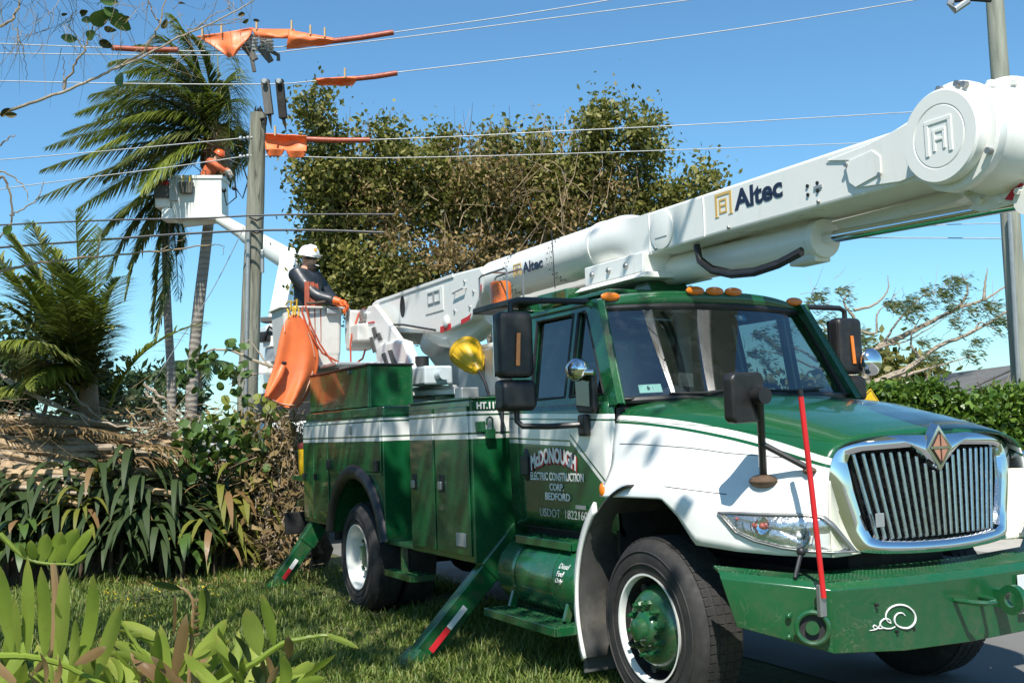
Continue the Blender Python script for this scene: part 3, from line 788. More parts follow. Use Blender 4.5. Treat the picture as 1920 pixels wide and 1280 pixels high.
G().tube([(1.285, -.12, .715), (1.39, -.10, .712), (1.425, -.06, .71), (1.425, .0, .71), (1.39, .04, .712), (1.285, .06, .715)], .013, 8).build('tow_loop', m_green, bumper)
for y in (-.62, -.44, -.50, -.39): G().cyl((1.25, y, .74 if y < -.5 or y == -.44 else .60), (1.268, y, .74 if y < -.5 or y == -.44 else .60), .008, 8).build('bolt', m_dark, bumper)
for q in ((1.06, -1.0, .70), (1.06, -1.005, .60)): G().ball(q, .016, 8, 6).build('bolt', m_green, bumper)
# curled pinstripe scroll on the bumper face
SZ = [(1180, 640), (1165, 624), (1140, 628), (1124, 655), (1130, 690), (1160, 714), (1205, 715), (1238, 685), (1242, 645), (1220, 605), (1180, 577), (1135, 574), (1095, 596), (1076, 635), (1082, 672), (1104, 690)]
S2 = [(1106, 690), (1098, 668), (1072, 662), (1050, 682), (1050, 706), (1075, 722), (1108, 722), (1130, 710)]
S3 = [(1108, 722), (1070, 722), (1040, 724), (1030, 712), (1016, 704), (1010, 716), (1022, 728), (1038, 718), (1044, 700)]
S4 = [(1044, 718), (1020, 732), (990, 738)]
for pl, r in ((SZ, .0052), (S2, .0042), (S3, .003), (S4, .0026)):
    P_ = [atp(1340+u/3.31, 960+v/3.31, 'x', 1.268) for u, v in pl]
    P_ = [Vector(catmull([tuple(p) for p in P_], i/40)) for i in range(41)]
    for p in P_: p.x = (lerp(1.215, 1.275, (p.y+.865)/.415) if p.y < -.45 else 1.278)-.017*(.826-p.z)/.31+.003
    G().tube(P_, [r*(.55+.45*math.sin(math.pi*i/40)) for i in range(41)], 5).build('painted_scroll', m_text_white, bumper)
G().box(1.290, 1.296, .335, .64, .60, .80).build('number_plate', m_tapewhite, bumper, .003)
# red guide rod and hood latch stick
rod = G().tube([(1.23, -.925, .80), (1.235, -.965, 1.30), (1.24, -1.005, 1.755)], .0135, 10).build('guide_rod', m_red, truck)
G().cyl((1.24, -1.004, 1.756), (1.24, -1.007, 1.79), .012, 10).build('rod_cap', m_black, rod)
G().box(1.20, 1.226, -.945, -.905, .71, .86).build('rod_bracket', m_steel, rod, .003)
st = G().tube([(1.07, -.955, .88), (1.055, -.90, .985)], .011, 8); st.ball((1.053, -.893, 1.0), .024, 10, 8); st.build('bumper_stick', m_black, truck)
# ---- cab
CY = 1.0
cabe = truck
def cab_profile(z):
    return 1.0 if z < 1.78 else lerp(1.0, .885, (z-1.78)/(2.46-1.78))
for s in (-1, 1):
    prof = [(.955, .97), (.99, 1.03), (1.0, 1.25), (1.003, 1.5), (1.0, 1.70), (.992, 1.80)]
    def cp(z):
        for (a, b), (c, d) in zip(prof, prof[1:]):
            if z <= d: return lerp(a, c, (z-b)/(d-b))
        return prof[-1][0]
    def skin(x0, x1, off): return lambda u, v: (lerp(x0, x1, u), s*(cp(lerp(.97, 1.80, v))+off), lerp(.97, 1.80, v))
    g = G().grid(skin(-1.88, -.47, 0), 8, 16); side = g.build('cab_side', m_cab, truck, solid=.03)
    def dskin(u, v):
        x = lerp(-1.72, -.505, u); z = lerp(1.0, 1.80, v)
        if x > -.80: z = max(z, 1.0+(x+.80)*.9) if v < .999 else z
        return (x, s*(cp(z)+.010), z)
    door = G().grid(dskin, 16, 18).build('cab_door', m_cab, truck, solid=.018)
    hd = G().ball((-1.60, s*1.013, 1.40), .1, 14, 10, (.62, .12, 1.15)); hd.build('door_handle_recess', m_black, door)
    G().box(-1.66, -1.55, min(s*1.022, s*1.035), max(s*1.022, s*1.035), 1.33, 1.46).build('door_handle', m_black, door, .012)
    # window frame bars in the leaning upper side
    def bar(pts, name, mat, th=.05, par=truck, off=0.0):
        g = G(); a = [(x, s*(cab_profile(z)+off), z) for x, z in pts]; b = [(x, s*(cab_profile(z)+off-th), z) for x, z in pts]; k = len(pts)
        g.add(a+b, [tuple(range(k)), tuple(range(k, 2*k))[::-1]]+[(i, (i+1) % k, k+(i+1) % k, k+i) for i in range(k)])
        return g.build(name, mat, par, .008)
    bar([(-.415, 1.785), (-.53, 1.785), (-.905, 2.41), (-.86, 2.47), (-.79, 2.47)], 'a_pillar', m_cab, .06)
    bar([(-1.88, 1.785), (-1.565, 1.785), (-1.60, 2.42), (-1.62, 2.47), (-1.86, 2.47)], 'b_pillar', m_cab, .06)
    bar([(-1.62, 2.411), (-.90, 2.411), (-.855, 2.47), (-1.62, 2.47)], 'door_top_rail', m_cab, .055, truck, -.001)
    bar([(-1.57, 1.786), (-.525, 1.786), (-.555, 1.845), (-1.57, 1.845)], 'window_sill', m_cab, .055, truck, -.001)
    bar([(-1.066, 1.846), (-1.012, 1.846), (-1.012, 2.41), (-1.066, 2.41)], 'window_divider', m_cab, .05, truck, -.002)
    # rubber surrounds and panes
    def pane(pts, name):
        p3 = [Vector((x, s*(cab_profile(z)-.028), z)) for x, z in pts]; k = len(p3)
        o = G().add(p3, [tuple(range(k))]).build(name, m_sideglass, truck)
        r3 = [Vector((x, s*(cab_profile(z)-.006), z)) for x, z in pts]
        G().tube(r3+[r3[0]], .013, 6).build('window_rubber', m_black, o); return o
    pane([(-1.56, 1.85), (-1.072, 1.85), (-1.072, 2.405), (-1.59, 2.405)], 'door_window')
    pane([(-1.006, 1.85), (-.575, 1.85), (-.90, 2.39), (-.925, 2.405), (-1.006, 2.405)], 'vent_window')
# rear wall, roof
G().box(-1.88, -1.85, -.96, .96, 1.0, 1.80).build('cab_back', m_green, truck)
g = G(); g.prism([(-.955, 1.80), (.955, 1.80), (.885, 2.46), (-.885, 2.46)], 'x', -1.875, -1.85); g.build('cab_back_upper', m_green, truck)
def roof(u, v):
    x = lerp(-1.90, -.70, u); y = lerp(-.90, .90, v); q = abs(y)/.90
    fr = max(0, (u-.82)/.18); bk = max(0, (.08-u)/.08)
    xe = x-.13*fr*q**2.2
    z = 2.462+.095*(1-q**3.2)-.030*fr**2-.05*bk
    return (xe, y, z)
rf = G().grid(roof, 26, 30).build('roof', m_green, truck, solid=.022)
def visor(u, v):
    y = lerp(-.885, .885, v); q = abs(y)/.885
    return (-.705-.125*q**2.2+.012*math.sin(math.pi*u)-.02*u, y, lerp(2.462+.088*(1-q**3.2)-.03, 2.415+.02*(1-q*q), u))
G().grid(visor, 6, 30).build('roof_brow', m_green, rf, solid=.02)
for y in (-.775, -.16, 0, .16, .775):
    q = abs(y)/.885
    G().ball((-.693-.125*q**2.2, y, 2.468+.068*(1-q**3.2)), .075, 14, 8, (.28, 1, .40)).build('marker_lamp', m_amber, rf)
# windscreen: curved glass in a black rubber frame
def ws(u, v):
    y = lerp(-1, 1, v); q = abs(y)
    xb, xt = -.30-.20*q**2.3, -.715-.125*q**2.3
    yb, yt = .935*y, .855*y
    zb, zt = 1.80+.012*(1-q*q), 2.415+.018*(1-q*q)
    return Vector((lerp(xb, xt, u)+.012*math.sin(math.pi*u), lerp(yb, yt, u), lerp(zb, zt, u)))
wsc = G().grid(ws, 10, 28).build('windscreen', m_glass, truck)
edge = [ws(0, i/28) for i in range(29)]+[ws(i/10, 1) for i in range(1, 11)]+[ws(1, 1-i/28) for i in range(1, 29)]+[ws(1-i/10, 0) for i in range(1, 11)]
G().tube(edge, .024, 8).build('windscreen_rubber', m_black, wsc)
# stickers behind the glass, wipers
def on_ws(u, v, w, h, m, nm, off=-.006):
    g = G(); p = [ws(u, v), ws(u, v+w), ws(u+h, v+w), ws(u+h, v)]
    g.add([q+Vector((off, 0, 0)) for q in p], [(0, 1, 2, 3)]); return g.build(nm, m, wsc)
m_sticker = M('pale_green_sticker', (.38, .60, .50), .5, var=.06)
m_bluesticker = M('blue_toll_tag', (.03, .22, .40), .4, var=.1)
s1 = on_ws(.07, .075, .075, .085, m_sticker, 'inspection_sticker')
_p = ws(.085, .085); text_mesh('sticker_digits', '6 18', .04, m_dark, s1, _p+Vector((.006, .03, .012)), (0.05, 1, 0), (-.5, 0, .8), fit=(.07, .03))
on_ws(.84, .585, .05, .07, m_bluesticker, 'toll_tag'); on_ws(.855, .60, .018, .04, m_text_white, 'toll_tag_label', -.004)
def wiper(v0, v1):
    a, b = ws(.03, v0)+Vector((.02, 0, .012)), ws(.05, v1)+Vector((.025, 0, .012))
    m = ws(.02, (v0+v1)/2)+Vector((.045, 0, .012))
    g = G().tube([a, m, b], .009, 6); g.tube([ws(.025, lerp(v0, v1, .35))+Vector((.03, 0, .01)), ws(.07, v1+.04)+Vector((.018, 0, .01))], .007, 6); g.build('wiper', m_black, truck)
wiper(.16, .43); wiper(.55, .80)
# interior
for y in (-.5, .5):
    st_ = G().box(-1.62, -1.12, y-.26, y+.26, 1.25, 1.42).build('seat', m_seat, truck, .05, 3)
    G().prism([(-1.68, 1.40), (-1.52, 1.40), (-1.60, 2.10), (-1.74, 2.10)], 'y', y-.25, y+.25).build('seat_back', m_seat, st_, .05, 3)
    G().prism([(-1.73, 2.12), (-1.63, 2.12), (-1.66, 2.28), (-1.75, 2.28)], 'y', y-.12, y+.12).build('head_rest', m_seat, st_, .03, 3)
dash = G().prism([(-.50, 1.35), (-.52, 1.79), (-.74, 1.80), (-.86, 1.72), (-.82, 1.40)], 'y', -.9, .9).build('dashboard', m_interior, truck, .03, 3)
G().ball((-.62, -.42, 1.80), .10, 14, 8, (1, 1.0, 1.0)).build('round_cap', m_seat, dash)
sw = ring((-.98, .5, 1.80), (-.45, 0, .9), .21, .017); sw.cyl((-.98, .5, 1.80), (-.84, .5, 1.66), .03, 10)
sw.beam((-.98, .31, 1.80), (-.98, .69, 1.80), .03, .02); sw.build('steering_wheel', m_seat, truck)
G().lathe([(0, 0), (.055, 0), (.06, -.02), (.04, -.05), (0, -.06)], (-.70, .22, 1.90), (.9, -.3, .1), 18).build('dash_fan', m_steel, dash)
G().box(-1.85, -.5, -.95, .95, .96, 1.0).build('cab_floor', m_dark, truck)
pp = G().box(-.70, -.56, -.22, -.02, 1.802, 1.83); pp.build('papers_on_dash', m_sticker, dash, .004)
G().prism([(-1.0, 1.9), (-.98, 1.9), (-.99, 2.42), (-1.02, 2.42)], 'y', -.12, -.0).build('hanging_belt', m_interior, truck, .003)
# ---- near-side door lettering
DY = -1.0165
def door_text(nm, body, x0, x1, z0, h, m, curve=None, dy=0, off=.0):
    text_mesh(nm, body, .1, m, truck, (x0, DY-dy, z0), (1, 0, 0), (0, 0, 1), fit=(x1-x0, h), curve=curve, offset=off, extrude=.0008)
arc = lambda x: -.55*(x-.32)**2+.055
door_text('name_shadow', 'McDONOUGH', -1.512, -.892, 1.348, .105, m_text_red, arc, 0, .004)
door_text('name_lettering', 'McDONOUGH', -1.525, -.905, 1.36, .105, m_text_white, arc, .002, .004)
door_text('trade_lettering', 'ELECTRIC CONSTRUCTION', -1.54, -.815, 1.298, .055, m_text_white, None, 0, .002)
door_text('corp_lettering', 'CORP.', -1.27, -1.08, 1.232, .048, m_text_white, None, 0, .002)
door_text('town_lettering', 'BEDFORD', -1.335, -1.0, 1.168, .05, m_text_white, None, 0, .002)
door_text('registration_lettering', 'USDOT  1822160', -1.42, -.785, 1.055, .055, m_text_dim)
G().box(-.93, -.80, DY-.002, DY-.0005, 1.125, 1.150).build('maker_badge', m_alu, truck)
# ---- mirrors
def mirror(s):
    y = s*1.40
    g = G(); 
    def shell(z0, z1, w, d): return lambda u, v: None
    hs = G().box(-1.03, -.90, min(s*1.285, s*1.535), max(s*1.285, s*1.535), 1.975, 2.40).build('mirror_housing', m_black, truck, .045, 4)
    lo = G().prism([(-1.03, 1.965), (-.93, 1.965), (-.885, 1.93), (-.885, 1.79), (-.93, 1.765), (-1.03, 1.765)], 'y', min(s*1.285, s*1.53), max(s*1.285, s*1.53)).build('convex_mirror_housing', m_black, truck, .03, 4)
    G().prism([(s*1.405, 2.05), (s*1.435, 2.05), (s*1.42, 2.26), (s*1.392, 2.26)], 'x', -.898, -.888).build('turn_repeater', m_amber, hs, .003)
    for z0, z1 in ((1.99, 2.385),): G().box(-1.036, -1.031, min(s*1.30, s*1.52), max(s*1.30, s*1.52), z0, z1).build('mirror_glass', m_chrome, hs)
    G().tube([(-.97, s*1.42, 2.40), (-.97, s*1.42, 2.455), (-.965, s*1.37, 2.475), (-.94, s*1.10, 2.475), (-.90, s*.88, 2.47)], .020, 8).build('mirror_arm', m_black, truck)
    G().tube([(-.97, s*1.40, 1.765), (-.97, s*1.40, 1.70), (-.955, s*1.37, 1.668), (-.87, s*1.22, 1.66), (-.76, s*1.02, 1.665)], .019, 8).build('mirror_arm', m_black, truck)
    G().box(-.80, -.70, min(s*1.012, s*1.06), max(s*1.012, s*1.06), 1.59, 1.73).build('arm_bracket', m_black, truck, .018, 3)
    return hs
mirror(-1); mh = mirror(1)
# look-down mirror on the near door, chrome dome bracket above it
lm = G().box(-.62, -.585, -1.12, -.985, 1.70, 1.98)
lm = G().prism([(-.815, 1.775), (-.79, 1.74), (-.62, 1.73), (-.595, 1.76), (-.60, 1.98), (-.63, 2.015), (-.80, 2.015), (-.82, 1.98)], 'y', -1.055, -1.012).build('look_down_mirror', m_black, truck, .012, 3)
G().prism([(-.795, 1.79), (-.62, 1.775), (-.62, 1.975), (-.80, 1.985)], 'y', -1.060, -1.0555).build('look_down_glass', m_sideglass, lm)
cd = G().ball((-.70, -1.10, 2.01), .088, 20, 12, (1.15, .75, .85)); cd.cyl((-.62, -1.09, 1.99), (-.575, -1.05, 1.985), .022, 10); cd.build('chrome_dome', m_chrome, lm)
# hood mirror on tripod
def hoodmirror(s):
    hm = G().prism([(-.115, -.10), (-.095, -.125), (.095, -.125), (.115, -.10), (.125, .10), (.10, .125), (-.10, .125), (-.125, .10)], 'x', -.035, .035).build('hood_mirror', m_black, truck, .05, 4)
    hm.location = (.93, s*1.10, 1.765); hm.rotation_euler = (R_(2), R_(4), s*R_(-12))
    b = hood_pt(.78, .66, s); c = hood_pt(1.0, .56, s)
    top = Vector((.985, s*1.045, 1.77)); mid = lerp(top, b, .55)
    G().tube([top, b+Vector((0, 0, .02))], .020, 8).build('mirror_stem', m_black, truck)
    G().tube([mid, c+Vector((.012, s*.012, .015))], .016, 8).build('mirror_brace', m_black, truck)
    m_rust = M('rusty_foot', (.10, .06, .035), .8, var=.4, scale=20)
    G().ball(b, .072, 16, 8, (1.15, 1, .5)).build('stem_foot', m_rust, truck)
    G().ball(c+Vector((.005, s*.006, .005)), .036, 10, 6, (1, 1, .6)).build('brace_foot', m_rust, truck)
    G().cyl(top+Vector((-.03, 0, 0)), top+Vector((.045, 0, 0)), .042, 14).build('mirror_knuckle', m_black, truck)
hoodmirror(-1)
G().tube([(1.0, .70, 1.40), (1.06, .95, 1.425), (1.10, 1.25, 1.46)], .018, 8).build('far_mirror_stay', m_chrome, truck)
fm = G().ball((-.86, 1.55, 2.06), .10, 16, 10, (.6, 1, 1.05)).build('chrome_spot_mirror', m_chrome, mh)
# ---- fuel tank, steps
tk = G().lathe([(0, -.55), (.19, -.55), (.235, -.53), (.245, -.50), (.245, .50), (.235, .53), (.19, .55), (0, .55)], (-1.28, -.93, .655), (1, 0, 0), 36).build('fuel_tank', m_green, truck)
for x in (-1.55, -1.02): G().lathe([(.2465, -.02), (.2495, -.02), (.2495, .02), (.2465, .02)], (x, -.93, .655), (1, 0, 0), 36).build('tank_strap', m_green, tk)
for w, zz, ww in (('Diesel', .755, .13), ('Fuel', .708, .09), ('Only', .662, .09)):
    sn = (zz+.02-.655)/.2478; yy = -.93-.2478*math.sqrt(1-sn*sn)
    text_mesh('tank_lettering', w, .05, m_text_white, tk, (-.945, yy-.004, zz), (1, 0, 0), (0, sn, math.sqrt(1-sn*sn)), fit=(ww, .036), shear=.3, extrude=.002)
def step(x0, x1, y0, y1, z, nm):
    o = G().box(x0, x1, y0, y1, z-.012, z).build(nm, m_tread, truck, .003)
    g = G(); g.box(x0, x1, y0-.012, y0-.0005, z-.05, z+.006); g.box(x0-.012, x0-.0005, y0, y1, z-.05, z+.004); g.box(x1+.0005, x1+.012, y0, y1, z-.05, z+.004); g.build('step_edge', m_green, o, .004)
    g = G()
    nx = int((x1-x0)/.055); ny = max(1, int((y1-y0)/.055))
    for i in range(nx):
        for j in range(ny): g.cyl((x0+.03+i*.055, y0+.03+j*.055, z+.0005), (x0+.03+i*.055, y0+.03+j*.055, z+.007), .013, 6)
    g.build('step_cleats', m_green, o)['kind'] = 'stuff'
    return o
step(-1.75, -.74, -1.30, -1.02, .42, 'lower_step')
step(-1.62, -.86, -1.10, -.90, .915, 'upper_step')
for x in (-1.62, -.86): G().beam((x, -1.0, .90), (x, -1.16, .43), .03, .05).build('step_hanger', m_green, truck, .004)
step(-4.05, -3.42, -1.18, -.98, .46, 'body_step')
G().box(-3.75, -3.70, -1.15, -1.10, .46, .70).build('step_hanger', m_green, truck, .004)
g = G().box(-1.86, -.60, -.88, -.45, .88, .97); g.build('cab_sill', m_dark, truck, .01)
# ---- outriggers
def outrigger(x, y0, z0, y1, w, s=-1):
    a, b = Vector((x, s*y0, z0)), Vector((x, s*y1, .06)); d = (b-a).normalized()
    nrm = Vector((0, -d.z, d.y)).normalized()
    o = G().beam(a, b, w, w*.62, (1, 0, 0)).build('outrigger', m_green, truck, .012)
    G().beam(a, lerp(a, b, .34), w*1.18, w*.78, (1, 0, 0)).build('outrigger_sleeve', m_green, o, .014)
    ft = G().prism([(s*(y1-.10), .03), (s*(y1+.16), .004), (s*(y1+.18), .02), (s*(y1+.02), .14)], 'x', x-w*.62, x+w*.62).build('outrigger_foot', m_green, o, .006)
    # red and white reflective strip on the camera-facing face
    px = x+w*.5+.001
    for t0, t1, m in ((.60, .76, m_tapewhite), (.765, .93, m_tapered)):
        p, q = lerp(a, b, t0), lerp(a, b, t1); h = nrm*w*.13
        g = G(); vs = [Vector((px, v.y, v.z)) for v in (p-h, q-h, q+h, p+h)]; vs += [v+Vector((.003, 0, 0)) for v in vs]
        g.add(vs, [(0, 1, 2, 3), (7, 6, 5, 4), (0, 4, 5, 1), (1, 5, 6, 2), (2, 6, 7, 3), (3, 7, 4, 0)]); g.build('reflective_strip', m, o)
    return o
outrigger(-2.12, .82, .90, 1.66, .17)
outrigger(-7.0, .88, .66, 1.36, .17)
outrigger(-2.12, .82, .90, 1.66, .20, 1)
# ================================================================== turret, boom and elbow (parts of the truck)
G().box(-5.75, -4.55, -.45, .45, .98, 1.55).build('pedestal_base', m_green, truck, .015)
G().prism([(-5.75, -.42), (-4.62, -.42), (-4.62, .42), (-5.75, .42)], 'z', 1.5505, 2.02, [(-5.6, -.36), (-4.78, -.36), (-4.78, .36), (-5.6, .36)]).build('pedestal', m_green, truck, .01)
tt = G().cyl((-5.2, 0, 2.021), (-5.2, 0, 2.075), .50, 36).build('turntable', m_white, truck, .008)
G().cyl((-5.2, 0, 2.076), (-5.2, 0, 2.115), .44, 36).build('turntable_gear', m_alu, tt, .005)
m_bluewhite = M('pale_blue_grey_paint', (.50, .56, .57), .4, var=.06)
# gearbox and hydraulic motor on the turntable
g = G().box(-4.95, -4.62, -.52, -.22, 2.116, 2.30); tm = g.build('rotation_gearbox', m_bluewhite, truck, .02)
G().box(-5.12, -4.955, -.50, -.24, 2.118, 2.31).build('motor_block', m_white, tm, .015)
G().cyl((-4.615, -.37, 2.21), (-4.48, -.37, 2.21), .055, 16).build('motor_end', m_bluewhite, tm)
G().cyl((-5.04, -.37, 2.311), (-5.04, -.37, 2.42), .07, 16).build('motor_cap', m_dark, tm)
# side plates rising to the boom pin
far = [(-5.35, 2.118), (-4.55, 2.118), (-4.72, 2.42), (-4.95, 2.66), (-5.9, 2.95), (-6.5, 3.05), (-6.6, 2.85), (-6.1, 2.6), (-5.7, 2.35)]
tp = G().prism(far, 'y', .06, .12).build('turret_plate', m_bluewhite, truck, .01)
near = [(702, 571), (712, 583), (748, 634), (765, 640), (789, 711), (779, 717), (773, 697), (709, 697), (703, 660), (687, 630), (680, 592), (690, 574)]
P2 = [(atp(u, v, 'y', -.44).x, atp(u, v, 'y', -.44).z) for u, v in near]
np_ = G().prism(P2, 'y', -.44, -.385).build('turret_plate', m_white, truck, .012)
cover = [(708, 652), (718, 643), (748, 637), (762, 641), (786, 708), (772, 712), (766, 690), (725, 697), (715, 690)]
P3 = [(atp(u, v, 'y', -.47).x, atp(u, v, 'y', -.47).z) for u, v in cover]
G().prism(P3, 'y', -.50, -.441).build('turret_cover', m_white, np_, .03, 3)
for pl in ([(715, 664), (722, 660), (732, 690), (726, 694)], [(727, 657), (735, 655), (748, 690), (738, 692)]):
    Q = [(atp(u, v, 'y', -.503).x, atp(u, v, 'y', -.503).z) for u, v in pl]
    G().prism(Q, 'y', -.507, -.5005).build('cover_window', m_interior, np_, .004)
for pl, m in (([(697, 615), (703, 612), (709, 630), (702, 634)], m_interior), ([(705, 626), (712, 623), (717, 635), (710, 638)], m_interior), ([(690, 604), (702, 602), (702, 605), (691, 607)], m_tapered), ([(693, 633), (699, 631), (706, 658), (700, 662)], m_interior)):
    Q = [(atp(u, v, 'y', -.445).x, atp(u, v, 'y', -.445).z) for u, v in pl]
    G().prism(Q, 'y', -.452, -.4405).build('plate_decal', m, np_, .003)
pin = atp(684, 592, 'y', -.44)
G().cyl((pin.x, -.48, pin.z), (pin.x, .16, pin.z), .075, 20).build('boom_pin', m_steel, truck)
# ---- lower boom
BY0, BY1 = -.32, .10
rear = [(-6.62, 3.15), (-6.5, 3.17), (-4.42, 3.165), (-3.72, 3.14), (-3.60, 3.05), (-3.70, 2.90), (-3.955, 2.676), (-4.62, 2.615), (-5.9, 2.745), (-6.45, 2.90), (-6.66, 3.0)]
boom = G().prism(rear, 'y', BY0, BY1).build('boom_base', m_boom, truck, .02, 3)
G().box(-6.35, -4.3, BY0-.012, BY0-.001, 3.125, 3.16).build('boom_flange', m_boom, boom, .004)
g = G(); 
Q = [(-5.66+.07*math.cos(a), 3.0+.115*math.sin(a)) for a in [2*math.pi*i/20 for i in range(20)]]
G().prism(Q, 'y', BY0-.004, BY0-.001).build('access_hole', m_dark, boom)
fr = G().box(-5.02, -4.56, BY0-.008, BY0-.001, 2.84, 3.08).build('access_panel', m_boom, boom, .004)
for x0 in (-4.93, -4.77): 
    g = G()
    for a, b, c, d in ((x0, x0+.145, 2.93, 2.942), (x0, x0+.145, 3.038, 3.05), (x0, x0+.012, 2.9425, 3.0375), (x0+.133, x0+.145, 2.9425, 3.0375)): g.box(a, b, BY0-.018, BY0-.0085, c, d)
    g.build('panel_frame', m_alu, fr)
for x, z in ((-3.86, 2.93), (-4.05, 3.05), (-4.3, 2.80), (-3.95, 2.80)): G().cyl((x, BY0-.012, z), (x, BY0-.001, z), .016, 8).build('boom_bolt', m_alu, boom)
G().tube([(-4.28, BY0-.002, 2.965), (-4.28, BY0-.03, 2.965), (-4.02, BY0-.03, 2.985), (-4.02, BY0-.002, 2.985)], .008, 6).build('grab_loop', m_steel, boom)
G().ball((-4.50, BY0-.01, 2.72), .06, 14, 8, (1, .35, 1)).build('round_boss', m_boom, boom)
for pl in ([(-4.66, 2.622), (-4.40, 2.635), (-4.40, 2.695), (-4.66, 2.685)], [(-4.16, 2.655), (-3.97, 2.68), (-3.93, 2.74), (-3.99, 2.72), (-4.16, 2.70)], [(-3.75, 2.86), (-3.69, 2.925), (-3.68, 2.98), (-3.74, 2.95)]):
    G().prism(pl, 'y', BY0-.004, BY0-.001).build('red_tape', m_tapered, boom)
G().tube([(-5.15, -.10, 2.70), (-4.75, -.10, 2.66), (-4.3, -.10, 2.66), (-3.9, -.10, 2.72)], [.17, .19, .16, .10], 24).build('boom_cylinder_housing', m_boom, truck)
G().tube([(-5.15, -.10, 2.70), (-5.45, -.10, 2.55)], [.17, .12], 24).build('cylinder_nose', m_boom, truck)
# fibreglass tube section
TY, TZ = -.125, 3.02
tube = G().cyl((-3.75, TY, TZ), (-1.62, TY, TZ), .188, 48).build('insulator_tube', m_boom, truck)
for x in (-3.22, -2.42):
    G().lathe([(.189, -.002), (.1915, -.002), (.1915, .002), (.189, .002)], (x, TY, TZ), (1, 0, 0), 48).build('tube_seam', m_alu, tube)
    for k in range(26):
        a = 2*math.pi*k/26
        for dx in (-.035, .035):
            if math.cos(a) > -.2: continue
            q = Vector((x+dx, TY+.19*math.cos(a), TZ+.19*math.sin(a)))
            G().ball(q, .0065, 6, 4).build('rivet', m_dark, tube)
def altec(x0, x1, z0, z1, y, par, gold_w):
    """gold arch mark and navy name on the boom side"""
    h = z1-z0; w = gold_w; t = w*.11
    def bars(rects, nm):
        g = G()
        for a, b, c, d in rects: g.box(x0+a*w, x0+b*w, y-.0025, y-.0005, z0+c*h, z0+d*h)
        g.build(nm, m_text_gold, par)
    bars([(0, .12, .0, .9), (.12, .88, .9, 1.02), (.88, 1.0, .0, 1.02), (0, .12, .9, 1.02)], 'logo_arch')
    bars([(.24, .33, .10, .74), (.33, .70, .66, .745), (.62, .70, .12, .66), (.33, .62, .40, .48), (-.04, .22, -.03, -.005), (.78, 1.05, -.03, -.005), (.33, .62, .10, .18)], 'logo_core')
    text_mesh('name_lettering', 'Altec', .2, m_text_navy, par, (x0+w*1.16, y-.0005, z0+.03*h), (1, 0, 0), (.14, 0, 1), fit=(x1-x0-w*1.16, h*.92), offset=.006, extrude=.001)
altec(-3.06, -2.53, 2.955, 3.055, TY-.188, tube, .145)
# transition casting and saddle
cast = G(); 
def castf(u, v):
    x = lerp(-1.80, -.95, u); a = 2*math.pi*v
    k = min(1, max(0, (u-.25)/.6)); k = k*k*(3-2*k)
    ca, sa = math.cos(a), math.sin(a)
    m = max(abs(ca), abs(sa))
    cy = lerp(TY, (BY0+BY1)/2, k); cz = lerp(TZ, 2.965, k)
    ry, rz = lerp(.195, .212, k), lerp(.195, .148, k)
    q = 1.0+(1/m-1)*k*.93
    return (x, cy+ry*ca*q, cz+rz*sa*q)
cast.grid(castf, 26, 48); cast.build('boom_casting', m_boom, truck)
G().cyl((-1.84, TY, TZ), (-1.80, TY, TZ), .2, 40).build('casting_collar', m_boom, truck)
mainp = [(-1.0, 3.112), (1.25, 3.105), (1.36, 3.13), (1.47, 3.175), (1.75, 3.19), (1.80, 2.74), (1.55, 2.75), (1.38, 2.815), (-.2, 2.825), (-1.0, 2.82)]
bm = G().prism(mainp, 'y', BY0, BY1).build('boom_arm', m_boom, truck, .02, 3)
# raised plates, covers and studs on the near face
G().prism([(.78, 3.06), (.96, 3.02), (1.02, 2.86), (1.30, 2.83), (1.42, 2.84), (1.42, 3.12), (1.1, 3.075)], 'y', BY0-.010, BY0-.001).build('doubler_plate', m_boom, bm, .004)
cv = G().prism([(.93, 3.015), (1.13, 3.035), (1.185, 2.99), (1.185, 2.90), (1.0, 2.865), (.955, 2.90)], 'y', BY0-.018, BY0-.0105).build('inspection_cover', m_boom, bm, .003)
for x, z in ((.945, 3.0), (1.178, 2.895)): G().cyl((x, BY0-.03, z), (x, BY0-.0185, z), .012, 8).build('cover_bolt', m_steel, cv)
for x, z in ((.62, 2.955), (.62, 2.905), (.70, 2.955), (.70, 2.91)): G().cyl((x, BY0-.008, z), (x, BY0-.001, z), .011, 8).build('stud', m_dark, bm)
G().box(.672, .735, BY0-.008, BY0-.001, 2.924, 2.940).build('small_plate', m_alu, bm)
dd = G().lathe([(.135, 0), (.135, .008), (.128, .010), (0, .010)], (-.82, BY0-.001, 2.965), (0, -1, 0), 36).build('round_cover', m_boom, bm)
G().box(-.89, -.75, BY0-.014, BY0-.0115, 2.91, 2.916).build('cover_slot', m_alu, dd)
altec(-.225, .41, 2.935, 3.075, BY0-.001, bm, .165)
sd = G().prism([(-1.80, 2.70), (-1.02, 2.70), (-1.0, 2.845), (-1.80, 2.845)], 'y', -.36, .14).build('saddle_block', m_boom, truck, .01)
for x in (-1.68, -1.45, -1.22): G().ball((x, -.362, 2.775), .024, 8, 6).build('saddle_bolt', m_steel, sd)
G().prism([(-.42, 2.66), (-.36, 2.70), (.14, 2.70), (.20, 2.66)], 'x', -1.86, -.96).build('saddle_flange', m_boom, sd, .004)
for x in (-1.2, -1.62): G().prism([(x-.16, 2.555), (x+.16, 2.555), (x+.10, 2.655), (x-.06, 2.655)], 'y', -.26, .06).build('boom_rest', m_green, truck, .01)
G().box(-2.02, -1.05, -.62, .45, 2.552, 2.585).build('rest_platform', m_green, truck, .01)
G().box(-2.35, -1.88, -.48, .48, 2.56, 2.70).build('rest_beam', m_green, truck, .015)
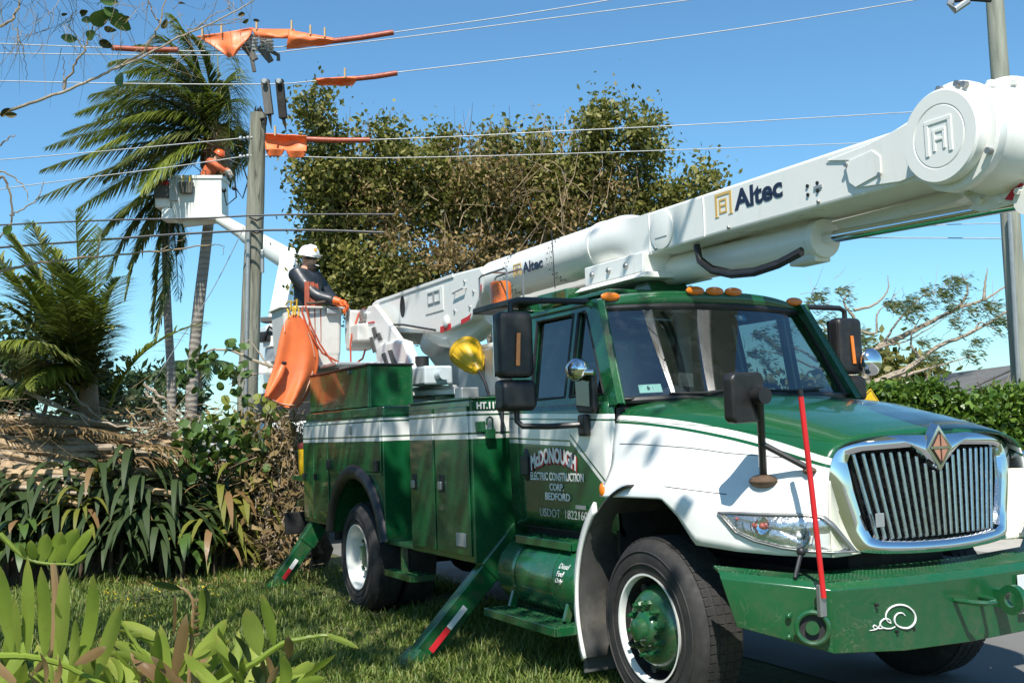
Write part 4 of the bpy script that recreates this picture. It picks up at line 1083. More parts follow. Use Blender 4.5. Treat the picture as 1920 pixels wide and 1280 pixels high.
for s in (-1, 1): G().box(-2.30, -2.16, s*.62-.06, s*.62+.06, .96, 2.62).build('rest_post', m_green, truck, .01)
G().box(-2.33, -2.13, -.85, .85, 2.47, 2.56).build('rest_crossbar', m_green, truck, .01)
# elbow
EC = Vector((1.705, 0, 2.955))
el = G().lathe([(0, -.40), (.225, -.40), (.228, -.33), (.245, -.20), (.262, -.10), (.262, .26), (0, .26)], (EC.x, 0, EC.z), (0, 1, 0), 48).build('elbow_drum', m_boom, truck)
G().lathe([(.256, .0), (.262, .01), (.262, .055), (.25, .065), (.20, .065)], (EC.x, -.338, EC.z), (0, -1, 0), 48).build('elbow_ring', m_boom, el)
cap = G().lathe([(.222, 0), (.225, .02), (.225, .055), (.215, .066), (.155, .066), (.15, .061), (.145, .066), (0, .066)], (EC.x-.02, -.404, EC.z+.0), (0, -1, 0), 48).build('elbow_cap', m_boom, el)
def raised(x0, x1, z0, z1): 
    g = G(); w = x1-x0; h = z1-z0
    for a, b, c, d in ((0, .14, 0, .88), (0, 1, .88, 1.0), (.86, 1, 0, .88), (.28, .38, .1, .72), (.38, .75, .62, .72), (.65, .75, .12, .62), (.38, .65, .38, .46)): g.box(x0+a*w, x0+b*w, -.475, -.4685, z0+c*h, z0+d*h)
    g.build('cap_emblem', m_boom, cap, .002)
raised(EC.x-.10, EC.x+.06, EC.z-.085, EC.z+.085)
for a in (65, 75, 100, 200, 330): 
    d = Vector((math.cos(R_(a)), 0, math.sin(R_(a))))*.243; G().cyl(EC+d+Vector((0, -.43, 0)), EC+d+Vector((0, -.40, 0)), .016, 8).build('ring_bolt', m_steel, el)
G().cyl((EC.x, -.075, EC.z), (EC.x, -.02, EC.z), .318, 48).build('elbow_flange', m_boom, el, .008)
for k in range(16):
    a = 2*math.pi*k/16; d = Vector((math.cos(a), 0, math.sin(a)))*.290
    G().cyl(EC+d+Vector((0, -.125, 0)), EC+d+Vector((0, -.076, 0)), .018, 6, sm=False).build('flange_bolt', m_boom, el)
# weld beads, decals and lines on the boom side
for x in (-.97, -.35, 1.34): G().tube([(x, BY0-.002, 2.835), (x+.006, BY0-.003, 2.97), (x, BY0-.002, 3.10)], .005, 5).build('weld_bead', m_boom, bm)
G().tube([(-6.2, BY0-.02, 2.86), (-5.6, BY0-.025, 2.80), (-5.0, BY0-.02, 2.70), (-4.75, BY0-.02, 2.66)], .012, 6).build('hydraulic_line', m_black, boom)
for x in (-.9, -.1, .7): G().ball((x, BY0-.004, 2.85), .012, 8, 6).build('boom_bolt', m_steel, bm)
# upper boom folded back on the far side
ub = G().prism([(1.98, 3.24), (1.2, 3.12), (-6.5, 3.08), (-6.5, 2.88), (.9, 2.84), (1.5, 2.80), (2.05, 2.72), (2.15, 2.9)], 'y', .30, .62).build('upper_boom', m_boom, truck, .03, 3)
G().cyl((1.72, .27, 2.98), (1.72, .70, 2.98), .30, 40).build('upper_boom_knuckle', m_boom, ub, .01)
LK = [(1812, 392), (1832, 374), (1890, 338), (1940, 318), (1945, 372), (1895, 384), (1842, 399)]
lk = G().prism([(atp(u, v, 'y', -.10).x, atp(u, v, 'y', -.10).z) for u, v in LK], 'y', -.10, -.02).build('elbow_link', m_boom, truck, .008)
G().prism([(atp(u, v, 'y', -.104).x, atp(u, v, 'y', -.104).z) for u, v in ((1884, 374), (1897, 376), (1920, 345), (1908, 342))], 'y', -.106, -.102).build('red_tape', m_tapered, lk)
ly = G().prism([(.42, 2.80), (1.35, 2.80), (1.42, 2.76), (1.34, 2.735), (.60, 2.72)], 'y', .0, .09).build('under_arm', m_boom, truck, .008)
cy = G().tube([(-1.15, -.06, 2.735), (.40, -.06, 2.70)], .105, 32).build('boom_cylinder', m_boom, truck)
G().cyl((.401, -.06, 2.70), (.46, -.06, 2.698), .115, 32).build('cylinder_gland', m_boom, cy, .006)
G().box(.20, .43, -.12, 0, 2.565, 2.62).build('cylinder_port', m_boom, cy, .01)
G().tube([(.461, -.06, 2.698), (1.85, -.06, 2.64)], .036, 20).build('piston_rod', m_chrome, cy)
G().cyl((1.852, -.11, 2.64), (1.852, -.01, 2.64), .07, 20).build('rod_eye', m_boom, cy)
for o in (0, .045): G().tube([atp(u, v-o*110, 'y', -.27+o) for u, v in ((1306, 462), (1312, 490), (1335, 508), (1372, 516), (1415, 512), (1460, 497), (1503, 474))], .021, 8).build('hydraulic_hose', m_black, cy)
# beacons on arms beside the cab roof
def beacon(s):
    b = G().box(-2.75, -1.95, min(s*.66, s*.86), max(s*.66, s*.86), 2.585, 2.635).build('beacon_tray', m_black, truck, .01)
    if s < 0: 
        G().lathe([(0, .0), (.085, 0), (.085, .16), (.075, .175), (0, .178)], (-2.42, s*.76, 2.636), (0, 0, 1), 24).build('beacon_lens', m_orangelamp, b)
    for o in (-.07, .07):
        G().tube([(-2.66, s*.76+o, 2.636), (-2.66, s*.76+o, 2.87), (-2.62, s*.76+o, 2.885), (-2.2, s*.76+o, 2.885), (-2.17, s*.76+o, 2.87), (-2.17, s*.76+o, 2.636)], .008, 6).build('beacon_guard', m_steel, b)
    G().tube([(-2.42, s*.76-.07, 2.885), (-2.42, s*.76+.07, 2.885)], .008, 6).build('beacon_guard', m_steel, b)
beacon(-1); beacon(1)
G().tube([(-1.92, -.55, 2.70), (-1.925, -.55, 2.80), (-1.94, -.55, 3.15)], .004, 5).build('antenna', m_black, truck)
G().prism([(-2.0, 2.585), (-1.75, 2.585), (-1.86, 2.72)], 'y', .66, .70).build('roof_fin', m_green, truck, .004)
# yellow plug cover hanging behind the cab, on a grey reel box
ax = (atp(905, 700, 'y', -.95)-atp(868, 648, 'y', -.95)).normalized(); oc = atp(872, 658, 'y', -.95)
cone = G().lathe([(0, -.05), (.09, -.05), (.115, -.02), (.128, .0), (.128, .06), (.115, .11), (.085, .20), (.04, .28), (.026, .31), (0, .315)], oc, ax, 28).build('yellow_cone_cover', m_yellow, truck)
d_, u_, w_ = frame(ax)
for k in range(9):
    a = 2*math.pi*k/9; e = u_*math.cos(a)+w_*math.sin(a)
    G().tube([oc+ax*.05+e*.124, oc+ax*.12+e*.112, oc+ax*.27+e*.046], .010, 6).build('cone_rib', m_yellow, cone)
G().lathe([(.130, -.01), (.137, 0), (.137, .03), (.130, .04)], oc, ax, 28).build('cone_band', m_yellow, cone)
G().tube([oc+ax*.31, oc+ax*.42+Vector((0, 0, -.02)), oc+ax*.56+Vector((.02, -.02, -.10)), Vector((-1.98, -1.0, 1.80)), Vector((-1.96, -1.02, 1.62))], .014, 8).build('power_lead', m_black, cone)
G().box(-3.1, -2.35, -.85, -.35, 1.905, 2.30).build('grey_reel_box', m_alu, truck, .02)
G().box(-3.05, -2.3, -.82, -.3, 2.302, 2.34).build('reel_box_lid', m_white, truck, .01)
wch = G().box(-2.62, -2.48, -1.1, -.95, 1.901, 1.99).build('lead_clamp', m_alu, truck, .01)
G().tube([(-3.95, -.2, 2.42), (-2.3, -.25, 2.40)], .022, 8).build('stowed_pole', m_pin, truck)
# ================================================================== near bucket (part of the truck) on its platform arm
BX0, BX1, BYa, BYb = -7.42, -6.83, -1.30, -.585
def bk(u, v):       # u: 0 rim .. 1 base ; v around
    z = [3.125, 3.09, 2.60, 2.575, 2.10, 2.06][int(round(u*5))]
    k = [.0, .012, .03, .035, .085, .10][int(round(u*5))]
    x0, x1, y0, y1 = BX0+k, BX1-k, BYa+k, BYb-k
    r = .05
    pts = []
    for cx, cy, a0 in ((x1-r, y1-r, 0), (x0+r, y1-r, 90), (x0+r, y0+r, 180), (x1-r, y0+r, 270)):
        for j in range(5): a = R_(a0+90*j/4); pts.append((cx+r*math.cos(a), cy+r*math.sin(a)))
    p = pts[int(round(v*20)) % 20]
    return (p[0], p[1], z)
g = G().grid(bk, 5, 20, sm=False); 
bucket = g.build('bucket', m_bucket, truck, solid=.015)
G().box(BX0+.10, BX1-.10, BYa+.10, BYb-.10, 2.055, 2.08).build('bucket_floor', m_bucket, bucket, .01)
g = G()
def rim(u, v):
    a = bk(0, v); c = ((BX0+BX1)/2, (BYa+BYb)/2)
    k = [(0, .0), (.022, -.004), (.026, -.02), (.004, -.024)][int(round(u*3))]
    d = Vector((a[0]-c[0], a[1]-c[1], 0)).normalized()
    return (a[0]+d.x*k[0], a[1]+d.y*k[0], 3.130+k[1])
g.grid(rim, 3, 20, sm=False); g.build('bucket_rim', m_bucket, bucket, solid=.006)
G().box(BX1-.005, BX1+.05, -.80, -.66, 3.04, 3.10).build('bucket_step_clip', m_alu, bucket, .01)
G().box(BX1-.03, BX1+.15, -.57, -.30, 2.62, 3.08).build('bucket_mount', m_bucket, truck, .03, 3)
G().box(-6.9, -6.45, -.56, .45, 2.70, 2.90).build('platform_arm', m_bucket, truck, .02)
G().box(-7.25, -6.2, -.9, -.2, 2.41, 2.45).build('platform_shelf', m_alu, truck, .01)
# hydraulic hoses looping at the bucket
def img(pts, x): return [atp(u, v, 'x', x) for u, v in pts]
hz = img([(568, 575), (566, 583), (580, 625), (605, 662), (640, 682), (658, 687), (680, 672), (685, 655), (684, 640)], -6.70)
G().tube(hz, .012, 8).build('orange_hose', m_hose, bucket)
G().tube(img([(573, 574), (583, 610), (600, 645), (620, 675), (638, 697)], -6.68), .011, 8).build('orange_hose', m_hose, bucket)
G().tube(img([(684, 576), (672, 590), (666, 610), (664, 625)], -6.62), .013, 8).build('orange_hose', m_hose, bucket)
G().tube(img([(660, 625), (657, 645), (658, 690)], -6.63), .011, 8).build('orange_hose', m_hose, bucket)
rope = G().tube(img([(575, 569), (600, 567), (620, 563), (640, 568), (648, 572), (652, 580), (653, 600), (660, 618), (668, 628), (670, 622), (664, 618)], -6.76), .016, 6)
tag(rope.build('rope', m_rope), 'brown knotted rope draped over the rim of the near bucket', 'rope')
# orange rubber blanket clipped to the bucket
def curve_pts(pts, t):
    return catmull(pts, t)
blk = None
def blanket():
    # outline rows in photo pixels: (left, right) down the blanket, plus waviness in depth
    rows = [((538, 598), (562, 592)), ((530, 612), (580, 612)), ((524, 635), (594, 640)), ((518, 665), (598, 672)), ((510, 695), (594, 700)), ((502, 718), (586, 722)), ((495, 742), (572, 748)), ((500, 738), (560, 762))]
    def pt(u, v):
        L = catmull([r[0] for r in rows], u); Rr = catmull([r[1] for r in rows], u)
        p = L+(Rr-L)*v
        dep = -6.70+.035*math.sin(v*math.pi*3.4+.5)*(.25+u)+.05*math.sin(math.pi*v)*(1-.3*u)+.012*math.sin(u*7+v*3)+.018*math.sin(v*17+u*2)*u
        if u > .985: p = p+np.array([0, 0])
        return atp(p[0], p[1]+(12*math.sin(math.pi*v)*u*u if u > .5 else 0)+(-6*(1-u)*math.sin(math.pi*v)), 'x', dep)
    root = empty('rubber_blanket', 'large orange rubber blanket clipped over the corner of the near bucket', 'rubber blanket', pt(1, .5))
    o = G().grid(pt, 34, 26).build('sheet', m_orangeblanket, root, solid=.008)
    m_seam = M('worn_pale_seam', (.62, .42, .30), .6, var=.2)
    def seam(a, b, nm='seam'):
        G().tube([pt(lerp(a[0], b[0], i/14), lerp(a[1], b[1], i/14))+Vector((.012, -.004, 0)) for i in range(15)], .006, 5).build(nm, m_seam, o)
    seam((.88, .18), (.93, .88)); seam((.55, .90), (.92, .90)); seam((.22, .82), (.42, .90)); seam((.80, .04), (.9, .12)); seam((.1, .05), (.22, .12))
    # fold tunnel
    G().tube([pt(.52, .20)+Vector((.03, 0, 0)), pt(.62, .16)+Vector((.05, 0, 0)), pt(.85, .06)+Vector((.03, 0, 0))], [.035, .05, .02], 12, True).build('fold', m_orangeblanket, o)
    G().cyl(pt(.505, .21)+Vector((.045, -.005, .0)), pt(.50, .212)+Vector((.055, -.006, .004)), .028, 12).build('fold_mouth', m_dark, o)
    for v in (.12, .45, .60, .85):
        a = pt(0.02, v)
        G().tube([a+Vector((.01, 0, 0)), a+Vector((.02, 0, .07)), a+Vector((-.03, 0, .10))], .009, 6).build('clip', m_brass, root)
    for v in (.3, .75):
        a = pt(0.0, v)
        G().tube([a+Vector((0, 0, .06)), a+Vector((.03, 0, .16)), Vector((BX1+.02, a.y, 3.16)), Vector((BX1-.04, a.y, 3.13))], .009, 6).build('hook', m_brass, root)
blanket()
# ================================================================== people
m_skin1 = M('tan_skin', (.52, .30, .20), .5, var=.1, scale=20)
m_beard = M('dark_beard', (.03, .02, .015), .8, var=.2)
m_sleeve = M('black_rubber_sleeve', (.02, .024, .03), .42, var=.25, scale=8, dirt=((.16, .17, .18), .35, 6))
m_vest = M('neon_vest', (.42, .55, .04), .7, var=.12)
m_glove = M('orange_rubber_glove', (.68, .12, .02), .45, var=.1)
m_helmetw = M('white_hard_hat', (.80, .80, .78), .22, var=.03, coat=.5)
m_helmeto = M('orange_hard_hat', (.68, .12, .03), .3, var=.05, coat=.4)
m_shirto = M('orange_work_shirt', (.52, .12, .045), .8, var=.18, scale=14, bump=.3, bscale=30)
m_jean = M('blue_denim', (.05, .085, .15), .85, var=.2, scale=30)
m_trouser = M('dark_trousers', (.03, .034, .045), .85, var=.2)
m_workglove = M('grey_work_glove', (.36, .33, .28), .8, var=.15)
m_blackleather = M('black_boot_leather', (.02, .018, .016), .6)

def skin(name, pts, edges, mat, parent, root=0, sub=2):
    me = bpy.data.meshes.new(name)
    me.from_pydata([tuple(p[0]) for p in pts], edges, [])
    o = bpy.data.objects.new(name, me); link(o)
    o.modifiers.new('skin', 'SKIN')
    for i, p in enumerate(pts):
        r = p[1] if isinstance(p[1], (tuple, list)) else (p[1], p[1])
        me.skin_vertices[0].data[i].radius = r
        me.skin_vertices[0].data[i].use_root = (i == root)
    m = o.modifiers.new('sub', 'SUBSURF'); m.levels = sub; m.render_levels = sub
    dg = bpy.context.evaluated_depsgraph_get(); dg.update()
    ne = bpy.data.meshes.new_from_object(o.evaluated_get(dg), depsgraph=dg)
    o.modifiers.clear(); o.data = ne
    ne.materials.clear(); ne.materials.append(mat)
    ne.polygons.foreach_set('use_smooth', [True]*len(ne.polygons))
    if parent is not None: under_any(o, parent)
    return o
def hand(nm, wrist, fwd, palm, mat, parent, curl=.7, side=1, sc=1.0):
    """palm plus five unequal fingers; palm = normal out of the palm"""
    f = Vector(fwd).normalized(); p = (Vector(palm)-f*Vector(palm).dot(f)).normalized(); l = p.cross(f)*side
    w = Vector(wrist)
    pts = [(w-f*.02*sc, (.026*sc, .03*sc)), (w+f*.045*sc, (.016*sc, .038*sc)), (w+f*.085*sc, (.014*sc, .040*sc))]; ed = [(0, 1), (1, 2)]
    for k, (off, ln) in enumerate(((-.030, .072), (-.010, .082), (.011, .078), (.030, .060))):
        a = w+f*.085*sc+l*off*sc
        b = a+(f*.55+p*.30*curl)*ln*sc*.55; c = b+(f*(.8-curl*.75)+p*curl).normalized()*ln*sc*.40; d = c+(f*(.4-curl)+p*curl*.9).normalized()*ln*sc*.32
        i = len(pts); pts += [(a, .0105*sc), (b, .0095*sc), (c, .0088*sc), (d, .007*sc)]; ed += [(2, i), (i, i+1), (i+1, i+2), (i+2, i+3)]
    a = w+f*.03*sc-l*.032*sc; b = a+(f*.5-l*.75+p*.3).normalized()*.04*sc; c = b+(f*.9+p*.5*curl).normalized()*.035*sc
    i = len(pts); pts += [(a, .014*sc), (b, .0115*sc), (c, .009*sc)]; ed += [(1, i), (i, i+1), (i+1, i+2)]
    return skin(nm, pts, ed, mat, parent, 1, 2)

def person(name, label, base, face, mats, look, lean=0.0, arms=None, H=1.72, helmet=None, bulk=.016, glasses=False, beard=False, vest=None, gloves=None):
    """mats: skin, upper, lower. base = between the feet"""
    base = Vector(base); f = Vector((face[0], face[1], 0)).normalized(); u = Vector((0, 0, 1)); l = u.cross(f)
    k = H/1.72
    root = empty(name, label, 'person', base)
    def P(a, b, c):          # forward, left, up with the trunk leaning from the hips
        if c > .92:
            d = c-.92; a = a+d*math.sin(lean); c = .92+d*math.cos(lean)
        return base+(f*a+l*b+u*c)*k
    ms, mu, ml = mats
    # one continuous body from the skull to the feet
    pts = [(P(0, 0, .95), (.13, .15)), (P(0, 0, 1.12), (.11, .14)), (P(.01, 0, 1.30), (.125, .165)), (P(0, 0, 1.42), (.075, .11)), (P(.005, 0, 1.475), (.062, .064)),
           (P(.02, 0, 1.53), (.075, .07)), (P(.02, 0, 1.615), (.088, .075)), (P(.01, 0, 1.67), (.05, .05))]
    ed = [(0, 1), (1, 2), (2, 3), (3, 4), (4, 5), (5, 6), (6, 7)]
    wr = {}
    for s, nm in ((1, 'L'), (-1, 'R')):
        i = len(pts); sh = P(-.01, s*.195, 1.40); e_, w_ = arms[nm]
        el = P(*e_); wp = P(*w_); wr[nm] = (el, wp)
        pts += [(sh, .066), (el, .050), (wp, .032)]; ed += [(3, i), (i, i+1), (i+1, i+2)]
        i = len(pts); pts += [(P(0, s*.10, .88), .09), (P(.03, s*.11, .48), .062), (P(-.02, s*.11, .09), .044), (P(.15, s*.12, .035), (.035, .045))]
        ed += [(0, i), (i, i+1), (i+1, i+2), (i+2, i+3)]
    body = skin('body', pts, ed, ms, root)
    # clothes: upper garment and trousers, slightly larger than the body
    def grow(a, g): return tuple(x+g for x in a) if isinstance(a, tuple) else a+g
    up_i = [0, 1, 2, 3, 8, 9, 10, 15, 16, 17]
    mp = {j: n for n, j in enumerate(up_i)}
    upts = [(pts[j][0] if j not in (10, 17) else lerp(pts[j-1][0], pts[j][0], .93), grow(pts[j][1], bulk)) for j in up_i]
    ue = [(mp[a], mp[b]) for a, b in ed if a in mp and b in mp]
    skin('shirt', upts, ue, mu, root)
    lo_i = [0, 11, 12, 13, 18, 19, 20]; mp = {j: n for n, j in enumerate(lo_i)}
    skin('trousers', [(pts[j][0], grow(pts[j][1], .02)) for j in lo_i], [(mp[a], mp[b]) for a, b in ed if a in mp and b in mp], ml, root)
    for s, i in ((1, 14), (-1, 21)):
        a = P(-.06, s*.115, .05); b = P(.05, s*.118, .05); c = P(.17, s*.12, .04)
        skin('boot', [(a, (.05, .05)), (b, (.05, .05)), (c, (.036, .048))], [(0, 1), (1, 2)], m_blackleather, root, 1)
    # head features face the look direction
    h = P(.02, 0, 1.575); d = Vector(look).normalized(); sd = u.cross(d).normalized(); hu = d.cross(sd)
    def Hh(a, b, c): return h+(d*a+sd*b+hu*c)*k
    nose = G(); nose.ball(Hh(.092, 0, -.012), .017*k, 8, 6, (1, 1, 1.3)); nose.build('nose', ms, body)
    for s in (-1, 1):
        G().ball(Hh(.0, s*.079, -.005), .028*k, 8, 6, (.7, .5, 1.1)).build('ear', ms, body)
        if not glasses: G().ball(Hh(.078, s*.032, .022), .012*k, 8, 6).build('eye', m_dark, body)
    G().ball(Hh(.083, 0, -.05), .02*k, 10, 6, (.6, 1.2, .35)).build('mouth', M('lips', (.25, .09, .07), .5), body)
    skin('face', [(Hh(.02, 0, .03), (.082*k, .076*k)), (Hh(.035, 0, -.03), (.068*k, .062*k)), (Hh(.04, 0, -.075), (.045*k, .042*k))], [(0, 1), (1, 2)], ms, body, 0)
    if beard:
        g = G(); g.grid(lambda a, b: Hh(.042+.062*math.cos((b-.5)*2.7), .074*math.sin((b-.5)*2.7), lerp(-.052, -.108, a)-.0*b), 6, 18); g.build('beard', m_beard, body, solid=.012)
    if glasses:
        g = G().grid(lambda a, b: Hh(.02+.082*math.cos((b-.5)*2.9), .083*math.sin((b-.5)*2.9), lerp(.040, .004, a)), 3, 18)
        g.build('sunglasses', m_black, root, solid=.004)
    if helmet:
        hc = Hh(.005, 0, .055); a_ = (hu+d*.10).normalized()
        hm = G().lathe([(.150, -.012), (.128, -.004), (.124, .02), (.116, .055), (.095, .09), (.06, .112), (.02, .12), (0, .121)], hc, a_, 28).build('hard_hat', helmet, root)
        G().ball(hc+d*.09*k-hu*.004, .085, 14, 6, (1, 1, .12)).build('hat_peak', helmet, hm)
        G().tube([hc+d*.118+a_*.03, hc+d*.08+a_*.105, hc+a_*.124, hc-d*.08+a_*.10, hc-d*.118+a_*.03], .012, 6).build('hat_ridge', helmet, hm)
    if vest:
        vp = [(pts[0][0], grow(pts[0][1], .026)), (pts[1][0], grow(pts[1][1], .028)), (pts[2][0], grow(pts[2][1], .022))]
        skin('vest', vp, [(0, 1), (1, 2)], vest, root, 1)
    for s, nm in ((1, 'L'), (-1, 'R')):
        el, wp = wr[nm]
        fw = (wp-el).normalized()
        hand('glove' if gloves else 'hand', wp, fw+Vector((0, 0, -.15)), Vector((0, 0, -1))-f*.3, gloves or ms, root, .75, s, 1.12 if gloves else 1.0)
        if gloves: G().tube([lerp(el, wp, .68), wp+fw*.02], [.055, .042], 14).build('cuff', gloves, root)
    return root, P, Hh

fx = (RT*.93-FW*.37)
bb = Vector((-7.20, -.92, 2.081))
w1, P1, H1 = person('person', 'worker in white hard hat, sunglasses and black sleeves leaning on the near bucket', bb, fx, (m_skin1, m_sleeve, m_trouser),
    (RT*.88-FW*.48+Vector((0, 0, -.06))), .03, {'R': ((.24, -.20, 1.13), (.50, -.14, 1.055)), 'L': ((.15, .30, 1.14), (.34, .20, 1.05))}, 1.78, m_helmetw, .032, True, True, m_vest, m_glove)
m_emb = M('hat_sticker', (.60, .33, .05), .4, var=.3, scale=60)
q = H1(.118, -.035, .115); G().obox(q, (RT*.02), UP*.02, FW*.006).build('hat_emblem', m_emb, w1, .003)
tag(G().tube([H1(.098, 0, -.05), H1(.17, -.01, -.062)], .006, 6).build('cigarette', m_text_white), 'short white cigarette in the mouth of the worker in the near bucket', 'cigarette')
f_ = Vector((fx.x, fx.y, 0)).normalized()
for a, b in (((.02, -.14, 1.43), (.10, -.15, 1.0)), ((.10, .06, 1.40), (.15, .02, 1.0))):
    G().tube([P1(*a), lerp(P1(*a), P1(*b), .5)+f_*.03, P1(*b)], .014, 6).build('harness_strap', m_black, w1)
G().tube([lerp(P1(.24, -.20, 1.13), P1(.50, -.14, 1.055), .5)+Vector((0, 0, .0)), lerp(P1(.24, -.20, 1.13), P1(.50, -.14, 1.055), .56)], .062, 14).build('sleeve_band', m_orangehose, w1)
# orange line-guard channels standing in the bucket
for i, (px, top, tilt) in enumerate(((574, 528, 0), (585, 529, 2), (596, 532, 6))):
    a = atp(px+2, 572, 'x', -6.862); b = atp(px+2-tilt, top, 'x', -6.872); a0 = Vector((a.x-.02, a.y, 2.72))
    s_ = Vector((.45, .89, 0)); n_ = Vector((.89, -.45, 0)); g = G()
    for p, r_ in ((a0, a), (a, b)):
        for o in (-1, 1): g.beam(p+s_*o*.024, r_+s_*o*.024, .008, .04, n_)
        g.beam(p+n_*.014, r_+n_*.014, .05, .008, n_)
    tag(g.build('line_guard', m_orangehose), ('leftmost', 'middle', 'rightmost and most tilted')[i]+' of three orange line guards standing in the near bucket', 'line guard', 'orange line guards in the bucket')

# ================================================================== far bucket lift with its own truck
D2 = 26.0
lift = empty('far_bucket_truck', 'second white bucket truck beyond the debris pile, bucket raised beside the palm', 'truck', (-17.2, .6, 0))
def q2(u, v, d=D2): return at(u, v, d)
bl, br = q2(321, 330), q2(415, 330); wv = (br-bl); hw = wv.normalized(); dv = Vector((hw.y, -hw.x, 0)).normalized()
if dv.dot(FW) < 0: dv = -dv
m_bucket2 = M('pale_grey_bucket', (.62, .63, .57), .45, var=.06, dirt=((.4, .38, .3), .2, 4))
g = G(); hh = 1.02; t = .03; W = wv.length
c0 = bl-Vector((0, 0, hh))
def bxx(a, b, c, d, e, f_): 
    cc = c0+hw*(a+b)/2+dv*(c+d)/2+Vector((0, 0, (e+f_)/2)); g.obox(cc, hw*(b-a)/2, dv*(d-c)/2, Vector((0, 0, (f_-e)/2)))
bxx(0, W, 0, t, 0, hh); bxx(0, W, .62-t, .62, 0, hh); bxx(0, t, t, .62-t, 0, hh); bxx(W-t, W, t, .62-t, 0, hh); bxx(t, W-t, t, .62-t, 0, t)
fb = g.build('bucket', m_bucket2, lift, .01)
g = G(); bxx(-.03, W+.03, -.03, .0, hh-.06, hh+.012); bxx(-.03, W+.03, .62, .65, hh-.06, hh+.012); bxx(-.03, 0, 0, .62, hh-.06, hh+.012); bxx(W, W+.03, 0, .62, hh-.06, hh+.012); g.build('bucket_rim', m_bucket2, fb)
g = G(); bxx(-.42, -.03, .05, .5, .28, .88); g.build('control_unit', m_white, lift, .05, 3)
g = G(); bxx(-.40, -.05, -.05, .04, .50, .80); g.build('control_panel', m_interior, lift, .02)
g = G(); bxx(-.30, -.05, -.02, .05, .80, .93); g.build('lamp', m_tapered, lift, .02)
g = G(); bxx(-.04, .16, -.06, -.005, .42, .98); g.build('tool_apron', m_alu, lift, .02)
g = G(); bxx(-.25, .06, .0, .42, -.03, .27); g.build('mount', m_white, lift, .05, 3)
pouch = empty('tool_pouch', 'grey canvas tool pouch hanging from the rim of the far raised bucket', 'tool pouch', c0+hw*.38-dv*.10+Vector((0, 0, .66)))
m_canvas = M('grey_canvas', (.10, .095, .075), .9, var=.25, scale=30)
g = G(); g.prism([(-.14, -.14), (.14, -.14), (.17, .13), (-.17, .13)], 'y', -.06, .06); o = g.build('bag', m_canvas, None, .02); 
for v in o.data.vertices: v.co = pouch.location+hw*v.co.x+dv*v.co.y+Vector((0, 0, v.co.z+.06))
under_any(o, pouch)
for xx in (-.07, .09): G().tube([Vector(pouch.location)+hw*xx+Vector((0, 0, .18)), Vector(pouch.location)+hw*xx+Vector((0, 0, .30)), Vector(pouch.location)+hw*xx+dv*.06+Vector((0, 0, .37))], .018, 6).build('strap', m_brass, pouch)
kn = at(546, 490, 21.5)
up0 = c0+hw*W*.86+dv*.3+Vector((0, 0, .08))
G().tube([c0+hw*.2+dv*.3+Vector((0, 0, -.05)), up0, lerp(up0, kn, .45)], [.10, .13, .16], 20).build('upper_boom', m_bucket2, lift)
G().tube([lerp(up0, kn, .45), kn], [.19, .22], 20).build('boom_sleeve', m_bucket2, lift)
b0 = at(520, 612, 20.2)
G().beam(kn+Vector((0, 0, .15)), b0, .30, .34).build('lower_boom', m_white, lift, .03, 3)
G().cyl(kn-dv*.22, kn+dv*.22, .20, 24).build('knuckle', m_white, lift, .02)
G().beam(b0, Vector((b0.x, b0.y, 1.5)), .55, .55, (1, 0, 0)).build('turret', m_white, lift, .03)
for i, (u, v, s_) in enumerate(((500, 632, .25), (520, 640, .3), (505, 600, .14), (528, 665, .35), (497, 690, .3), (540, 700, .4))):
    p = at(u, v, 19.6); G().obox(p, Vector((s_*.5, .1, 0)), Vector((-.1, s_*.5, 0)), Vector((0, 0, s_*.35))).build('machinery_box', (m_dark, m_white, m_interior, m_alu, m_white, m_white)[i], lift, .02)
p = at(492, 640, 19.4); G().tube([p, p+Vector((.1, .1, .25)), p+Vector((.2, .35, .05)), p+Vector((.1, .3, -.3))], .03, 8).build('hose_loop', m_black, lift)
bd = at(505, 760, 20.0)
G().box(bd.x-2.2, bd.x+2.0, bd.y-1.1, bd.y+1.1, .55, 1.6).build('body', m_white, lift, .03)
G().box(bd.x+2.02, bd.x+3.6, bd.y-1.0, bd.y+1.0, .6, 1.9).build('cab', m_white, lift, .12, 3)
G().box(bd.x+2.3, bd.x+3.3, bd.y-.92, bd.y+.92, 1.905, 2.35).build('cab_top', m_dark, lift, .1, 3)
for x in (-1.5, 2.8):
    for s in (-1, 1): G().lathe([(.0, .0), (.28, .0), (.30, .03), (.48, .02), (.5, -.05), (.5, -.25), (.3, -.28)], (bd.x+x, bd.y+s*1.08, .5), (0, s, 0), 24).build('wheel', m_rubber, lift)
# worker in the far bucket, reaching to the palm stem
fpos = c0+hw*.66+dv*.32+Vector((0, 0, .031))
fdir = (hw*.97-dv*.1)
w2, P2_, H2 = person('person', 'worker in orange shirt and orange hard hat bending over in the far raised bucket', fpos, fdir, (m_skin1, m_shirto, m_jean),
    (hw*.9-dv*.15+Vector((0, 0, -.45))), .55, {'R': ((.30, -.20, 1.22), (.50, -.05, 1.10)), 'L': ((.32, .18, 1.24), (.52, .06, 1.14))}, 1.76, m_helmeto, .022, False, False, None, m_workglove)
